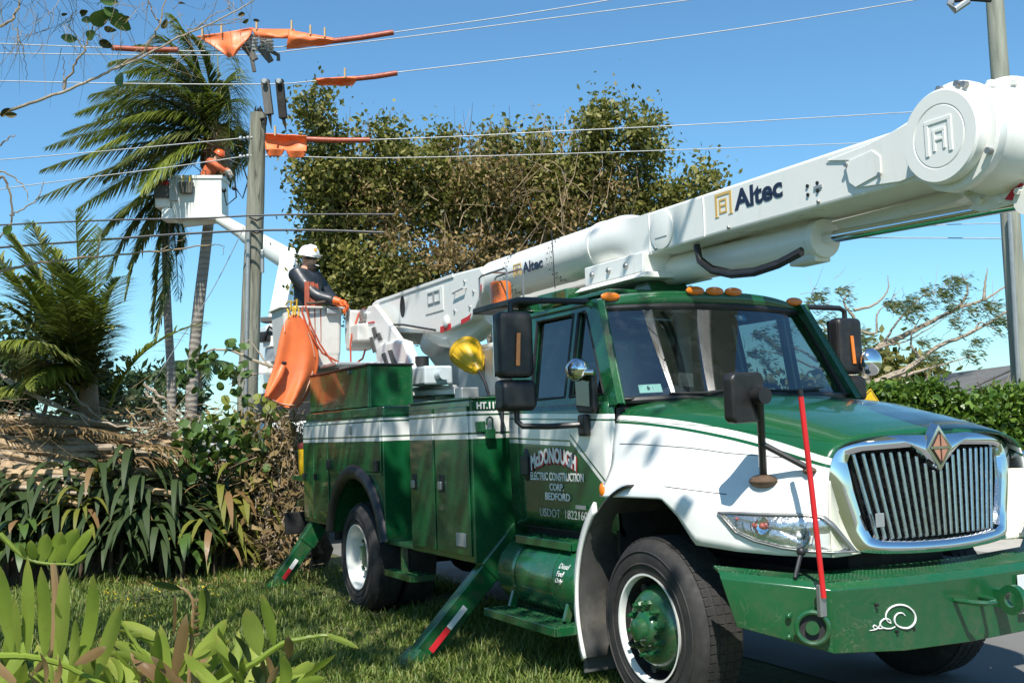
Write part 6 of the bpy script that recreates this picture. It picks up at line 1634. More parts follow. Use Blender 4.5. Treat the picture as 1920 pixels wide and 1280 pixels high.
# bushes behind the pile and the distant tree line
def bush(name, label, blobs, mat, per, clump, size, ratio=.55, group=None, trunk=True, cat='bush', tmat=None):
    c = blobs[0]; p = at(c[0], c[1], c[4])
    r = empty(name, label, cat, (p.x, p.y, 0), group)
    V, Q = leaf_quads(blob_points(blobs, per, .9, clump), size, .2, ratio); npmesh('crown', V, Q, mat, r)['kind'] = 'stuff'
    if trunk:
        for k in range(3):
            b = blobs[k % len(blobs)]; G().tube([Vector((p.x+.1*k, p.y, 0)), lerp(Vector((p.x, p.y, .3)), at(b[0], b[1], b[4]), .6), at(b[0], b[1]-b[3]*.3, b[4])], [.08, .05, .015], 6).build('stem', tmat or m_bark, r)
    return r
bush('dark_bush', 'dark leafy bush behind the young palm at the left edge', [(20, 700, 60, 70, 16.5), (60, 640, 50, 50, 16.8), (100, 720, 60, 50, 16.2), (-40, 650, 60, 80, 17), (170, 745, 60, 40, 16)], m_leaf_strap, 210, .16, .13)
bush('distant_bush', 'far green bushes and small palms between the two palm trunks', [(280, 735, 40, 36, 34), (250, 760, 50, 24, 32), (335, 730, 24, 44, 36), (300, 700, 20, 20, 36), (380, 760, 26, 22, 34)], m_leaf_strap, 260, .18, .3, .3)
bush('distant_bush', 'pale twiggy far bush beside the young palm trunk', [(205, 735, 30, 26, 30), (225, 765, 40, 20, 30)], m_leaf_poinc, 260, .2, .22, .4)
for i, (u, v, hh, lab) in enumerate(((372, 690, 30, 'small far palm right of the palm trunks'), (296, 712, 26, 'small far palm left of the palm trunks'))):
    r0 = at(u, v, 40); r = empty('distant_palm', lab, 'palm tree', (r0.x, r0.y, 0))
    G().tube([Vector((r0.x, r0.y, 0)), r0], .14, 8).build('trunk', m_palmtrunk, r)
    for k in range(9):
        a = k/9*6.28; frond([r0, r0+Vector((math.cos(a)*.9, math.sin(a)*.9, .7)), r0+Vector((math.cos(a)*1.9, math.sin(a)*1.9, -.5))], .55, 26, .09, .9, (0, 0, 0), 400+k+i*20, m_leaf_strap, r, rach=.04)
rs = np.random.default_rng(21); n = 26000
th = rs.uniform(-560, 3300, n); hg = 2.2+1.3*np.sin(th*.013)+.9*np.sin(th*.041+1)+.5*np.sin(th*.11); dd = rs.uniform(70, 85, n)
base = cam_np(th, np.full(n, 820.0), dd); base[:, 2] = rs.uniform(0, 1, n)**.6*np.maximum(.8, hg)
V, Q = leaf_quads(base, .7, .2, .6); o = npmesh('distant_woods', V, Q, m_leaf_strap); tag(o, 'low line of distant trees along the horizon', 'woods', kind='stuff')
# a far shed between palm and pole
sh = at(423, 768, 45)
shed = empty('shed', 'small dark far shed with white roof left of the pole', 'shed', (sh.x, sh.y, 0))
G().obox(Vector((sh.x, sh.y, .95)), Vector((.3, .55, 0))*.62, Vector((1.2, -.6, 0))*.5, Vector((0, 0, .95))).build('wall', m_interior, shed)
G().prism([(-.6, 0), (.6, 0), (.0, .38)], 'y', -.9, .9).build('roof', m_white, shed).location = (0, 0, 0)
rfo = [o for o in shed.children if o.name.startswith('roof')][0]
for v in rfo.data.vertices: v.co = Vector((sh.x, sh.y, 1.905))+Vector((.45, .85, 0))*v.co.x+Vector((.85, -.45, 0))*v.co.y+Vector((0, 0, v.co.z))

# ---- debris pile: cut branches stacked along the bed
rs = np.random.default_rng(31); rnd = random.Random(31)
def pile_y(u): return 770+(u/330)*25
logs = []
for i in range(96):
    u0 = rnd.uniform(-160, 180); ln = rnd.uniform(130, 330); u1 = min(u0+ln, 345+rnd.uniform(-20, 15))
    k = rnd.random(); v0 = lerp(775, 905, k)+rnd.uniform(-8, 8)+.05*(u0+100); v1 = v0+(u1-u0)*rnd.uniform(.04, .17)
    d = 13.6+.9*(1-k)+rnd.uniform(-.15, .15)
    r = rnd.choice((.028, .034, .04, .05, .062, .075)) if i > 5 else rnd.uniform(.08, .11)
    p = branch_pts([(u0, v0), (lerp(u0, u1, .4), lerp(v0, v1, .4)+rnd.uniform(-9, 5)), (lerp(u0, u1, .75), lerp(v0, v1, .75)+rnd.uniform(-7, 7)), (u1, v1)], [d+.25, d, d-.05, d+.1], 9, .015, i)
    o = G().tube(p, [lerp(r, r*.55, j/9) for j in range(10)], 8).build('cut_branch', m_log if i % 3 else m_barkpale)
    logs.append(((v0+v1)/2, o, r, i % 3))
ORD = ['first', 'second', 'third', 'fourth', 'fifth', 'sixth', 'seventh', 'eighth', 'ninth']
TENS = {10: 'tenth', 11: 'eleventh', 12: 'twelfth', 13: 'thirteenth', 14: 'fourteenth', 15: 'fifteenth', 16: 'sixteenth', 17: 'seventeenth', 18: 'eighteenth', 19: 'nineteenth'}
def ordinal(k):
    if k < 10: return ORD[k-1]
    if k < 20: return TENS[k]
    t_ = ['twent', 'thirt', 'fort', 'fift', 'sixt', 'sevent', 'eight', 'ninet'][k//10-2]
    return t_+'ieth' if k % 10 == 0 else t_+'y-'+ORD[k % 10-1]
for k, (vm, o, r, c) in enumerate(sorted(logs, key=lambda q: q[0])):
    tag(o, ('thick' if r > .06 else 'medium' if r > .035 else 'thin')+(' brown' if c else ' pale')+' cut branch lying '+ordinal(k+1)+' from the top of the debris pile', 'branch', 'cut branches in the pile')
n = 900
uu = rs.uniform(-80, 470, n); vv = pile_y(uu)-25+rs.uniform(0, 1, n)**.8*175
st = cam_np(uu, vv, 13.9+rs.uniform(0, 1.3, n)); dr = np.array(RT)*np.sign(rs.normal(size=n))[:, None]+rs.normal(size=(n, 3))*.42
o = twigs(st, unit(dr), rs.uniform(.2, 1.1, n), .0095, m_twig, 'twig_litter', None, rs); tag(o, 'tangle of thin dry twigs over the debris pile', 'twigs')
V, Q = leaf_quads(cam_np(rs.uniform(-60, 520, 1100), rs.uniform(765, 990, 1100), rs.uniform(13.7, 15.0, 1100)), .075, .2, .5)
tag(npmesh('pile_leaf_litter', V, Q, m_leaf_dry), 'withered brown leaves caught in the debris pile', 'leaves', kind='stuff')
V, Q = leaf_quads(cam_np(rs.uniform(-60, 560, 2600), np.clip(rs.normal(950, 50, 2600), 880, 1050), rs.uniform(13.6, 14.6, 2600)), .13, .2, .55)
tag(npmesh('pile_green_leaves', V, Q, m_leaf_big), 'loose green leaves filling the shaded side of the pile', 'leaves', kind='stuff')
rnd = random.Random(77)
m_frond_dead = leafmat('dead_frond_leaflets', [(.20, .13, .06), (.33, .23, .11), (.27, .20, .10), (.14, .09, .045)], .75, .25, .2)
for i in range(5):
    u = -20+i*66+rnd.uniform(-15, 15); v = 800+.16*u+rnd.uniform(-10, 50); ln = rnd.uniform(110, 190); dd = rnd.uniform(13.65, 14.1)
    r = empty('dead_palm_frond', 'dry brown palm frond lying '+ordinal(i+1)+' from the left along the debris pile', 'palm frond', at(u, v, dd), 'dead fronds on the pile')
    frond([at(u, v, dd), at(u+ln*.5, v-14+rnd.uniform(-10, 10), dd-.1), at(u+ln, v+rnd.uniform(0, 34), dd-.15)], rnd.uniform(.22, .36), 34, .03, rnd.uniform(.2, 1.0), (rnd.uniform(-1, 1), rnd.uniform(-1, 1), rnd.uniform(-.6, .5)), 700+i, m_frond_dead, r, 'leaflets', .02, .5)
# pale twigs sticking up out of the pile
for i, (p, r) in enumerate((([(-20, 690), (60, 740), (130, 770), (230, 800), (345, 795)], .028), ([(270, 720), (310, 750), (345, 790)], .025), ([(0, 700), (60, 735), (140, 775), (170, 800)], .02), ([(275, 735), (300, 765), (330, 800)], .02), ([(120, 715), (160, 760), (200, 790)], .016), ([(-10, 880), (20, 855), (28, 838)], .05))):
    tag(limb(p, 14.0, r, r*.4, 'bare_branch', m_barkpale, None, 60+i, .02), ('long pale bare branch slanting across the top of the pile', 'short bare stick leaning against the palm trunks', 'bare branch slanting from the left edge over the pile', 'thin stick rising beside the far palms', 'thin stick in front of the young palm', 'forked pale stub at the left edge of the pile')[i], 'branch')
# leafy seagrape-like branch between pole and pile with big round leaves
br = empty('leafy_branch', 'cut branch with big round green leaves in front of the broken pole', 'branch', at(440, 900, 13.6))
for i, (p, r) in enumerate((([(540, 700), (490, 680), (440, 660), (400, 655), (365, 680), (352, 720)], .022), ([(520, 780), (450, 795), (400, 800), (350, 830), (335, 850)], .022), ([(505, 690), (470, 640), (452, 648)], .012), ([(560, 820), (500, 775), (440, 755), (412, 750)], .012), ([(540, 830), (470, 850), (420, 900)], .016), ([(480, 700), (455, 710), (430, 720)], .012))): limb(p, 13.6, r, r*.3, 'stem', m_barkpale, br, 80+i, .012)
def big_leaves(spots, n, spread, size, seed, parent, mat=m_leaf_big, d=13.55):
    rg = np.random.default_rng(seed); i = rg.integers(0, len(spots), n); s = np.array(spots, float)[i]
    P = cam_np(s[:, 0]+rg.normal(0, spread, n), s[:, 1]+rg.normal(0, spread, n), d+rg.normal(0, .12, n))
    for k in range(n):
        dv = Vector(rg.normal(size=3)).normalized(); nv = dv.cross(Vector(rg.normal(size=3))+Vector((0, 0, .6))).normalized(); sv = dv.cross(nv); L = size*rg.uniform(.7, 1.2)
        pts = [Vector(P[k])+dv*L*(.5-.5*math.cos(a))+sv*L*.40*math.sin(a)+nv*L*.06*math.cos(2*a) for a in np.linspace(0, 2*math.pi, 11)[:-1]]
        G().add(pts, [tuple(range(10))]).build('leaf', mat, parent)
big_leaves([(360, 675), (352, 700), (358, 690), (375, 672), (390, 668), (355, 720), (400, 660), (425, 700), (428, 712), (440, 725), (455, 690), (452, 745), (440, 650), (412, 690)], 90, 9, .13, 1, br)
big_leaves([(350, 830), (370, 815), (395, 800), (390, 835), (360, 850), (420, 815), (440, 800), (460, 830), (400, 860), (440, 850), (480, 850), (500, 800), (350, 870), (380, 880)], 230, 15, .15, 2, br)
big_leaves([(470, 780), (490, 760), (520, 730), (540, 745), (420, 770)], 50, 10, .12, 3, br, m_leaf_palmyoung)
# uprooted root ball by the rear outrigger
rb = at(535, 960, 14.0)
root = empty('root_ball', 'dark soil-covered root ball of an uprooted tree behind the truck', 'root ball', (rb.x, rb.y, 0))
def rbf(u, v):
    a = 2*math.pi*v; b = math.pi*u; w = 1+.13*math.sin(5*a+3*b)+.10*math.sin(11*a-7*b)+.07*math.sin(17*b+4*a)
    return Vector((rb.x, rb.y, .62))+(RT*math.cos(a)*math.sin(b)*.52+Vector((FW.x, FW.y, 0))*math.sin(a)*math.sin(b)*.4)*w+Vector((0, 0, math.cos(b)*.98*w))
G().grid(rbf, 30, 44).build('soil', m_soil, root)
for i in range(22):
    rr = random.Random(i+900); u, v = rr.uniform(490, 570), rr.uniform(760, 1000)
    limb([(u, v), (u+rr.uniform(-25, 25), v+rr.uniform(10, 50)), (u+rr.uniform(-45, 40), v+rr.uniform(40, 110))], 13.45, .02, .006, 'root', m_barkpale if i % 2 else m_twig, root, i, .02, 6)
n = 700; st = cam_np(rs.uniform(480, 575, n), rs.uniform(770, 1060, n), rs.uniform(13.35, 13.8, n)); dr = rs.normal(size=(n, 3)); dr[:, 2] -= .4
twigs(st, unit(dr), rs.uniform(.1, .45, n), .007, m_twig, 'rootlets', root, rs)
V, Q = leaf_quads(cam_np(rs.uniform(440, 575, 900), rs.uniform(780, 1075, 900), rs.uniform(13.2, 13.9, 900)), .11, .1, .4); npmesh('dry_leaves', V, Q, m_leaf_dry, root)['kind'] = 'stuff'
# ---- strap-leaved plants in front of the pile
def strap_plant(label, cx, cy, d, n, ln, w, mat, seed, bias=(0, 0), droop=1.0, name='strap_leaf_plant', group='dark strap-leaved plants along the pile', lift=.55, cat='plant', dead=0):
    d = d+.6; ln = ln*1.05; w = w*1.05; rg = np.random.default_rng(seed); c = at(cx, cy, d); b0 = Vector((c.x, c.y, 0))
    r = empty(name, label, cat, b0, group)
    G().tube([b0, lerp(b0, c, .55)+Vector((.03, .02, 0)), c], [.028, .024, .02], 8).build('stem', m_soil, r)
    for k in range(n):
        a = rg.uniform(0, 2*math.pi); L = ln*rg.uniform(.65, 1.15); el = rg.uniform(-.1, lift)
        h = RT*math.cos(a)+Vector((FW.x, FW.y, 0)).normalized()*math.sin(a)*.8
        h = (h+RT*bias[0]).normalized()
        st = lerp(b0, c, 1-.62*rg.random()**1.6)+Vector((0, 0, rg.uniform(-.05, .08)))+h*.03
        m = 7; p = [st]; dirv = (h*math.cos(el)+Vector((0, 0, math.sin(el)+.25))).normalized()
        for j in range(m-1):
            p.append(p[-1]+dirv*L/(m-1)); dirv = (dirv+Vector((0, 0, -.42*droop*(.6+j*.22)))).normalized()
        P = np.array([[tuple(q) for q in p]]); V, Q = strips(P, np.array([.45, .8, 1, 1, .85, .55, .06])*w*rg.uniform(.8, 1.15))
        # a shallow keel along the blade
        V = V.copy(); 
        npmesh('leaf', V, Q, mat if rg.random() > dead else m_leaf_dead, r, smooth=True)
    return r
SP = [(60, 905, 13.2, 46), (125, 880, 13.3, 46), (15, 950, 13.0, 34), (185, 900, 13.1, 44), (250, 850, 13.3, 48), (265, 905, 13.0, 44), (330, 905, 13.1, 40), (100, 960, 12.9, 34), (205, 960, 12.8, 36), (300, 965, 12.9, 34), (-40, 900, 13.2, 30)]
SN = ('beside the round fallen leaves at far left', 'with tall crossed leaves, second from left', 'at the left edge, lowest', 'with pale glossy hanging leaves, left of centre', 'tallest, its crown rising against the logs', 'in the middle, below the tallest one', 'right-hand, next to the olive clump', 'low, behind the foreground leaf fan', 'low, above the striped tuft', 'low, right of the striped tuft', 'cut by the left edge of the frame')
for i, (u, v, d, n) in enumerate(SP):
    strap_plant('dark green strap-leaved plant '+SN[i], u, v, d, int(n*1.25), .98, .080, m_leaf_strap, 500+i, (0, 0), 1.0, dead=.02)
for i, (u, v, d, n, mt, lab) in enumerate(((40, 985, 12.6, 26, m_leaf_big, 'broad-leaved green plant low at the left under the strap plants'), (150, 930, 12.7, 24, m_leaf_cast, 'yellowish strap plant among the dark ones, left of centre'), (340, 980, 12.6, 26, m_leaf_big, 'broad-leaved green plant right of the striped tuft'), (225, 925, 12.9, 22, m_leaf_cast, 'yellowish strap plant behind the striped tuft'))):
    strap_plant(lab, u, v, d, n, .62, .11 if mt is m_leaf_big else .06, mt, 540+i, (0, 0), .9, group=None, dead=.12)
strap_plant('olive clump of broad strap leaves, partly dead, near the root ball', 415, 925, 13.0, 48, .82, .078, m_leaf_cast, 600, (.05, 0), 1.0, group=None, dead=.08)
strap_plant('yellowing strap-leaved clump leaning right against the root ball', 455, 880, 13.2, 40, .78, .07, m_leaf_cast, 601, (.2, 0), .9, group=None, dead=.3)
strap_plant('lower olive strap-leaved clump with long hanging leaves by the lawn edge', 400, 990, 12.8, 30, .66, .075, m_leaf_cast, 602, (.1, 0), 1.1, group=None, dead=.15)
# striped grass tuft and purple groundcover
def tuft(name, label, u, v, d, n, ln, w, mat, seed, cat):
    rg = np.random.default_rng(seed); c = ground(u, v); a = rg.uniform(0, 6.283, n); el = rg.uniform(.2, 1.35, n); L = ln*rg.uniform(.5, 1.1, n)
    h = np.stack([np.cos(a), np.sin(a), np.zeros(n)], 1); s0 = np.array(c)+h*rg.uniform(0, .10, n)[:, None]
    P = [s0]; dv = h*np.cos(el)[:, None]+np.array([0, 0, 1.0])*np.sin(el)[:, None]
    for j in range(5): P.append(P[-1]+dv*(L/5)[:, None]); dv = unit(dv+np.array([0, 0, -.28])*(.5+.3*j))
    V, Q = strips(np.stack(P, 1), np.array([.7, 1, 1, .8, .5, .1])*w); V[:, 2] = np.maximum(V[:, 2], .01)
    r = empty(name, label, cat, c); npmesh('blades', V, Q, mat, r)['kind'] = 'stuff'; return r
tuft('striped_grass_tuft', 'pale striped grass tuft at the edge of the lawn', 258, 1085, 12.5, 620, .52, .014, m_leaf_varieg, 1, 'grass tuft')
tuft('purple_plant', 'small purple-leaved plant at the lawn edge below the olive clump', 372, 1068, 12.5, 90, .30, .03, m_leaf_purple, 2, 'plant')
tuft('purple_plant', 'second purple-leaved plant nearer the root ball', 432, 1060, 12.5, 60, .26, .03, m_leaf_purple, 3, 'plant')
rs = np.random.default_rng(77)
for nm, (u0, u1, v0, v1), n, sz, mt, lab in (('mulch_chips', (-50, 600, 1030, 1100), 5000, .05, m_leaf_dry, 'brown leaf mulch scattered along the planting bed'), ('fallen_leaf_bits', (0, 1150, 1090, 1280), 1500, .035, m_leaf_dry, 'small dead leaf bits scattered in the lawn')):
    uu, vv = rs.uniform(u0, u1, n), rs.uniform(v0, v1, n); P = np.array([tuple(ground(a, b)) for a, b in zip(uu, vv)]); P[:, 2] = rs.uniform(.012, .035, n)
    V, Q = leaf_quads(P, sz, 1.2, .5); tag(npmesh(nm, V, Q, mt), lab, 'leaves', kind='stuff')
# ---- lawn blades
rs = np.random.default_rng(41)
n = 120000
uu = rs.uniform(-40, 1300, n); vv = 1055+rs.uniform(0, 1, n)**.85*300
d_ = np.array(FW)[None]+np.array(RT)[None]*((uu-960)/F_PX)[:, None]+np.array(UP)[None]*((640-vv)/F_PX)[:, None]
P = np.array(CAM)[None]+d_*(-CAM.z/d_[:, 2])[:, None]; P[:, 2] = 0
fx_ = np.array([(p.x, p.y) for p in front]); fo = np.argsort(fx_[:, 1]); edge_x = np.interp(P[:, 1], fx_[fo, 1], fx_[fo, 0])
patch = np.sin(P[:, 0]*2.1+np.sin(P[:, 1]*1.7)*1.5)+np.sin(P[:, 1]*3.3+P[:, 0]*.8)
keep = (P[:, 0] > edge_x+.02+rs.normal(0, .08, n)) & (P[:, 1] < .2) & (rs.uniform(-2.4, 2.2, n) < patch+1.2) & ~((np.abs(P[:, 0]) < .52) & (P[:, 1] > -1.13) & (P[:, 1] < -.78)) & ~((np.abs(P[:, 0]+4.82) < .50) & (P[:, 1] > -1.2))
P = P[keep]; n = len(P); a = rs.uniform(0, 6.283, n); el = rs.uniform(.55, 1.5, n); L = rs.uniform(.05, .15, n)*(1+.35*np.clip(patch[keep], -1, 1.5))
h = np.stack([np.cos(a), np.sin(a), np.zeros(n)], 1); dv = h*np.cos(el)[:, None]+np.array([0, 0, 1.0])*np.sin(el)[:, None]
p1 = P+dv*(L*.55)[:, None]; p2 = p1+unit(dv+np.array([0, 0, -.45])+h*.3)*(L*.45)[:, None]
s = np.stack([-h[:, 1], h[:, 0], np.zeros(n)], 1)*(rs.uniform(.004, .0075, n))[:, None]
V = np.stack([P-s, P+s, p1+s*.8, p1-s*.8, p2], 1).reshape(-1, 3); b = np.arange(n)*5
tag(npmesh('grass', V, np.stack([b, b+1, b+2, b+3], 1), m_leaf_grass, None, np.stack([b+3, b+2, b+4], 1)), 'short patchy lawn grass in front of and beside the truck', 'grass', kind='stuff')
# ---- foreground cycad fronds with broad leaflets
def leaflet(parent, base, tip, wpx, d0, d1, mat, bow=.06, twist=0.0):
    """one broad leaflet from photo points; a curved blade with a shallow channel"""
    a, c = at(*base, d0), at(*tip, d1); ax = c-a; L = ax.length; w = .9*wpx*d0/F_PX; twist += .35*math.sin(base[0]*12.9+tip[1]*7.7); bow += .05*math.sin(tip[0]*3.1)
    s = ax.cross(FW).normalized(); nrm = s.cross(ax).normalized()
    s = (s*math.cos(twist)+nrm*math.sin(twist)).normalized(); nrm = s.cross(ax.normalized()).normalized()
    prof = [.14, .55, .84, .97, 1.0, .97, .86, .58, .05]
    vs = []; m = len(prof)
    for i, k in enumerate(prof):
        t = i/(m-1); q = a+ax*t+nrm*L*bow*math.sin(math.pi*t)
        for j in (-1, -.5, 0, .5, 1): vs.append(q+s*w*.5*k*j+nrm*(-.10*w*k*(1-abs(j))))
    g = G().add(vs, [(i*5+j, i*5+j+1, (i+1)*5+j+1, (i+1)*5+j) for i in range(m-1) for j in range(4)], True)
    o = g.build('leaflet', mat, parent)
    uv = o.data.uv_layers.new(name='blade')
    for lp in o.data.loops: uv.data[lp.index].uv = ((lp.vertex_index % 5)/4, (lp.vertex_index//5)/(m-1))
    return o
zam = empty('cycad_plant', 'broad-leafleted cycad in the near left corner, leaflets standing upright', 'plant', (*ground(120, 1500).xy, 0))
zroot = Vector(zam.location)
def rachis(pix, d, r, parent, mat=None, root=None):
    p = branch_pts(pix, d, wob=.001, seed=3)
    if root is not None: p = [root, lerp(root, p[0], .5)+Vector((0, 0, .12))]+p
    return G().tube(p, [r*(1-.6*i/(len(p)-1)) for i in range(len(p))], 7).build('frond', mat or m_leaf_zamia, parent)
def fill(par, us, vs, n, seed, dmin, dmax, dead=.12, ang=(-60, 60), ln=(70, 120), w=(18, 30)):
    rg = random.Random(seed)
    for i in range(n):
        u, v = rg.uniform(*us), rg.uniform(*vs); a = R_(rg.uniform(*ang)); l = rg.uniform(*ln); d = rg.uniform(dmin, dmax)
        leaflet(par, (u, v), (u+l*math.sin(a), v-l*math.cos(a)), rg.uniform(*w), d, d+rg.uniform(-.12, .12), m_leaf_dead if rg.random() < dead else m_leaf_zamia, rg.uniform(-.08, .1), rg.uniform(-.9, .9))
f1 = rachis([(-60, 1226), (0, 1229), (62, 1231), (120, 1247), (165, 1268), (230, 1300)], 2.75, .011, zam, None, zroot)
for b, t, w in (((22, 1226), (-4, 1054), 29), ((51, 1228), (52, 1045), 33), ((84, 1236), (77, 1062), 28), ((114, 1240), (121, 1063), 28), ((147, 1256), (175, 1076), 31), ((180, 1272), (228, 1127), 30), ((-10, 1228), (-45, 1070), 30), ((35, 1228), (28, 1120), 20), ((100, 1240), (104, 1130), 18), ((130, 1250), (142, 1160), 18)):
    leaflet(f1, b, t, w, 2.75, 2.70, m_leaf_zamia, .05)
for b, t, w in (((85, 1280), (75, 1222), 22), ((95, 1290), (110, 1230), 20), ((140, 1245), (200, 1212), 22)): leaflet(f1, b, t, w, 2.72, 2.7, m_leaf_dead, .1, .5)
fill(f1, (-20, 200), (1265, 1330), 26, 5, 2.85, 3.2)
f2 = rachis([(0, 1000), (40, 1040), (80, 1055), (140, 1058)], 3.9, .010, zam)
_g = at(105, 1190, 3.9); G().tube([Vector((_g.x, _g.y, 0)), _g, at(106, 1110, 3.9), at(100, 1056, 3.9)], [.024, .020, .016, .012], 7).build('petiole', m_leaf_dead, zam)
for b, t, w in (((48, 1048), (38, 1018), 14), ((62, 1053), (58, 1012), 24), ((76, 1056), (88, 1000), 30), ((92, 1056), (116, 996), 32), ((106, 1056), (146, 990), 34), ((124, 1057), (176, 988), 24), ((132, 1058), (163, 1038), 10)): leaflet(f2, b, t, w, 3.9, 3.86, m_leaf_zamia, .04)
f3 = rachis([(330, 1290), (300, 1262), (250, 1200), (225, 1160)], 2.9, .008, zam)
for b, t, w in (((302, 1200), (222, 1165), 24), ((305, 1230), (215, 1180), 22), ((303, 1255), (205, 1200), 26), ((300, 1268), (195, 1222), 26), ((285, 1290), (195, 1245), 30), ((240, 1190), (290, 1185), 14), ((225, 1290), (205, 1230), 34), ((262, 1300), (200, 1232), 36)): leaflet(f3, b, t, w, 2.9, 2.95, m_leaf_zamia, .10, .25)
fill(f3, (200, 330), (1270, 1340), 16, 6, 2.8, 3.1, .15)
f4 = rachis([(352, 1330), (356, 1250), (360, 1180), (362, 1130), (345, 1104), (305, 1097)], 2.8, .0065, zam, m_leaf_dead)
for b, t, w, m in (((354, 1236), (426, 1160), 32, m_leaf_zamia), ((362, 1238), (430, 1200), 26, m_leaf_zamia), ((362, 1195), (335, 1158), 16, m_leaf_zamia), ((325, 1275), (350, 1150), 26, m_leaf_dead), ((326, 1190), (328, 1112), 9, m_leaf_dead), ((362, 1232), (380, 1290), 30, m_leaf_dead), ((355, 1248), (395, 1246), 14, m_leaf_zamia), ((375, 1180), (378, 1100), 16, m_leaf_zamia), ((340, 1105), (283, 1092), 22, m_leaf_strap), ((384, 1160), (386, 1098), 15, m_leaf_strap), ((368, 1100), (356, 1080), 12, m_leaf_strap)): leaflet(f4, b, t, w, 2.8, 2.76, m, .06, .2)
for k in range(6): leaflet(f4, (358, 1128+k*13), (376, 1122+k*13), 8, 2.8, 2.79, m_leaf_dead, 0)
fill(f4, (310, 430), (1275, 1330), 14, 7, 2.8, 3.1, .3)
f5 = rachis([(390, 1300), (420, 1276), (480, 1240), (530, 1206), (580, 1194), (625, 1190)], 2.6, .0105, zam, None, zroot+Vector((.3, .2, 0)))
for b, t, w, m in (((486, 1228), (462, 1140), 40, m_leaf_zamia), ((514, 1212), (492, 1113), 32, m_leaf_zamia), ((540, 1234), (541, 1192), 22, m_leaf_dead), ((530, 1296), (534, 1229), 34, m_leaf_zamia), ((495, 1290), (475, 1248), 22, m_leaf_strap), ((545, 1262), (590, 1244), 20, m_leaf_zamia), ((600, 1188), (673, 1215), 13, m_leaf_zamia), ((550, 1285), (610, 1270), 20, m_leaf_zamia), ((500, 1285), (522, 1248), 14, m_leaf_dead), ((470, 1248), (440, 1190), 20, m_leaf_strap), ((545, 1240), (575, 1215), 14, m_leaf_strap), ((440, 1280), (430, 1220), 20, m_leaf_strap), ((452, 1275), (455, 1240), 14, m_leaf_zamia)): leaflet(f5, b, t, w, 2.6, 2.56, m, .07, .15)
fill(f5, (400, 560), (1285, 1330), 18, 8, 2.6, 3.0, .2)
# fallen frond over the lawn with yellow flecks
n = 80; rs = np.random.default_rng(9)
for i, (pa, lab) in enumerate((([(270, 1128), (320, 1112), (390, 1118), (445, 1135)], 'strand of small yellow flower bits across the grass, nearer the wheel'), ([(190, 1120), (240, 1140), (290, 1170)], 'strand of small yellow flower bits at the left of the lawn'))):
    ctl = [ground(*q) for q in pa]; t = rs.uniform(0, 1, n); P = np.array([catmull([tuple(c) for c in ctl], x) for x in t])+rs.normal(size=(n, 3))*.05; P[:, 2] = rs.uniform(.03, .10, n)
    V, Q = leaf_quads(P, .026, .5, .6); tag(npmesh('yellow_flower_bits', V, Q, M('yellow_petals', (.55, .42, .02), .6)), lab, 'petals', kind='stuff')
# ---- right-hand side: hedge, feathery tree, house, sign
hd = empty('hedge', 'clipped green hedge across the road at the right', 'hedge', at(1800, 950, 14).xy.to_3d())
ha, hb = at(1560, 800, 13.6), at(2250, 800, 15.2); ha.z = hb.z = 0
hv = (hb-ha); hn = Vector((hv.y, -hv.x, 0)).normalized()
if hn.dot(FW) > 0: hn = -hn
def hz_(u): return 1.88+.10*math.sin(u*13)+.07*math.sin(u*31+1)
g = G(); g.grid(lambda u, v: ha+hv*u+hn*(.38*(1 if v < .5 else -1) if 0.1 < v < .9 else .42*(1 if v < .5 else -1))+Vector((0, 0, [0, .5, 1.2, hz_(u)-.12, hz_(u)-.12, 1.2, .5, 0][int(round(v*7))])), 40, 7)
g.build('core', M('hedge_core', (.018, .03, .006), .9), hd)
rs = np.random.default_rng(51); n = 26000; u = rs.uniform(0, 1, n); f = rs.uniform(0, 1, n)
hz = np.array([hz_(x) for x in u]); top = f > .68
off = np.where(top, rs.uniform(-.45, .5, n), .42+rs.normal(0, .06, n)); z = np.where(top, hz+rs.normal(0, .05, n), rs.uniform(0, 1, n)**.8*hz)
P = np.array(ha)[None]+np.array(hv)[None]*u[:, None]+np.array(hn)[None]*off[:, None]; P[:, 2] = z; P += rs.normal(size=P.shape)*.03
V, Q = leaf_quads(P, .085, .3, .6); npmesh('leaves', V, Q, m_leaf_hedge, hd)['kind'] = 'stuff'
n = 120; u = rs.uniform(0, 1, n); P = np.array(ha)[None]+np.array(hv)[None]*u[:, None]; P[:, 2] = np.array([hz_(x) for x in u]); 
twigs(P, unit(rs.normal(size=(n, 3))*.3+np.array([0, 0, 1.0])), rs.uniform(.1, .3, n), .006, m_twig, 'shoots', hd, rs)
Z6 = lambda X, Y_: (1500+X/3.048, 480+Y_/3.048)
PDp = 23.0
pb_ = at(*Z6(380, 760), PDp)
poin = empty('feathery_tree', 'storm-bent tree with long pale limbs and sparse feathery leaves at right', 'tree', (pb_.x, pb_.y, 0))
G().tube([Vector((pb_.x, pb_.y, -.02)), Vector((pb_.x, pb_.y, 1.2)), pb_], [.24, .20, .17], 10).build('trunk', m_barkpale, poin)
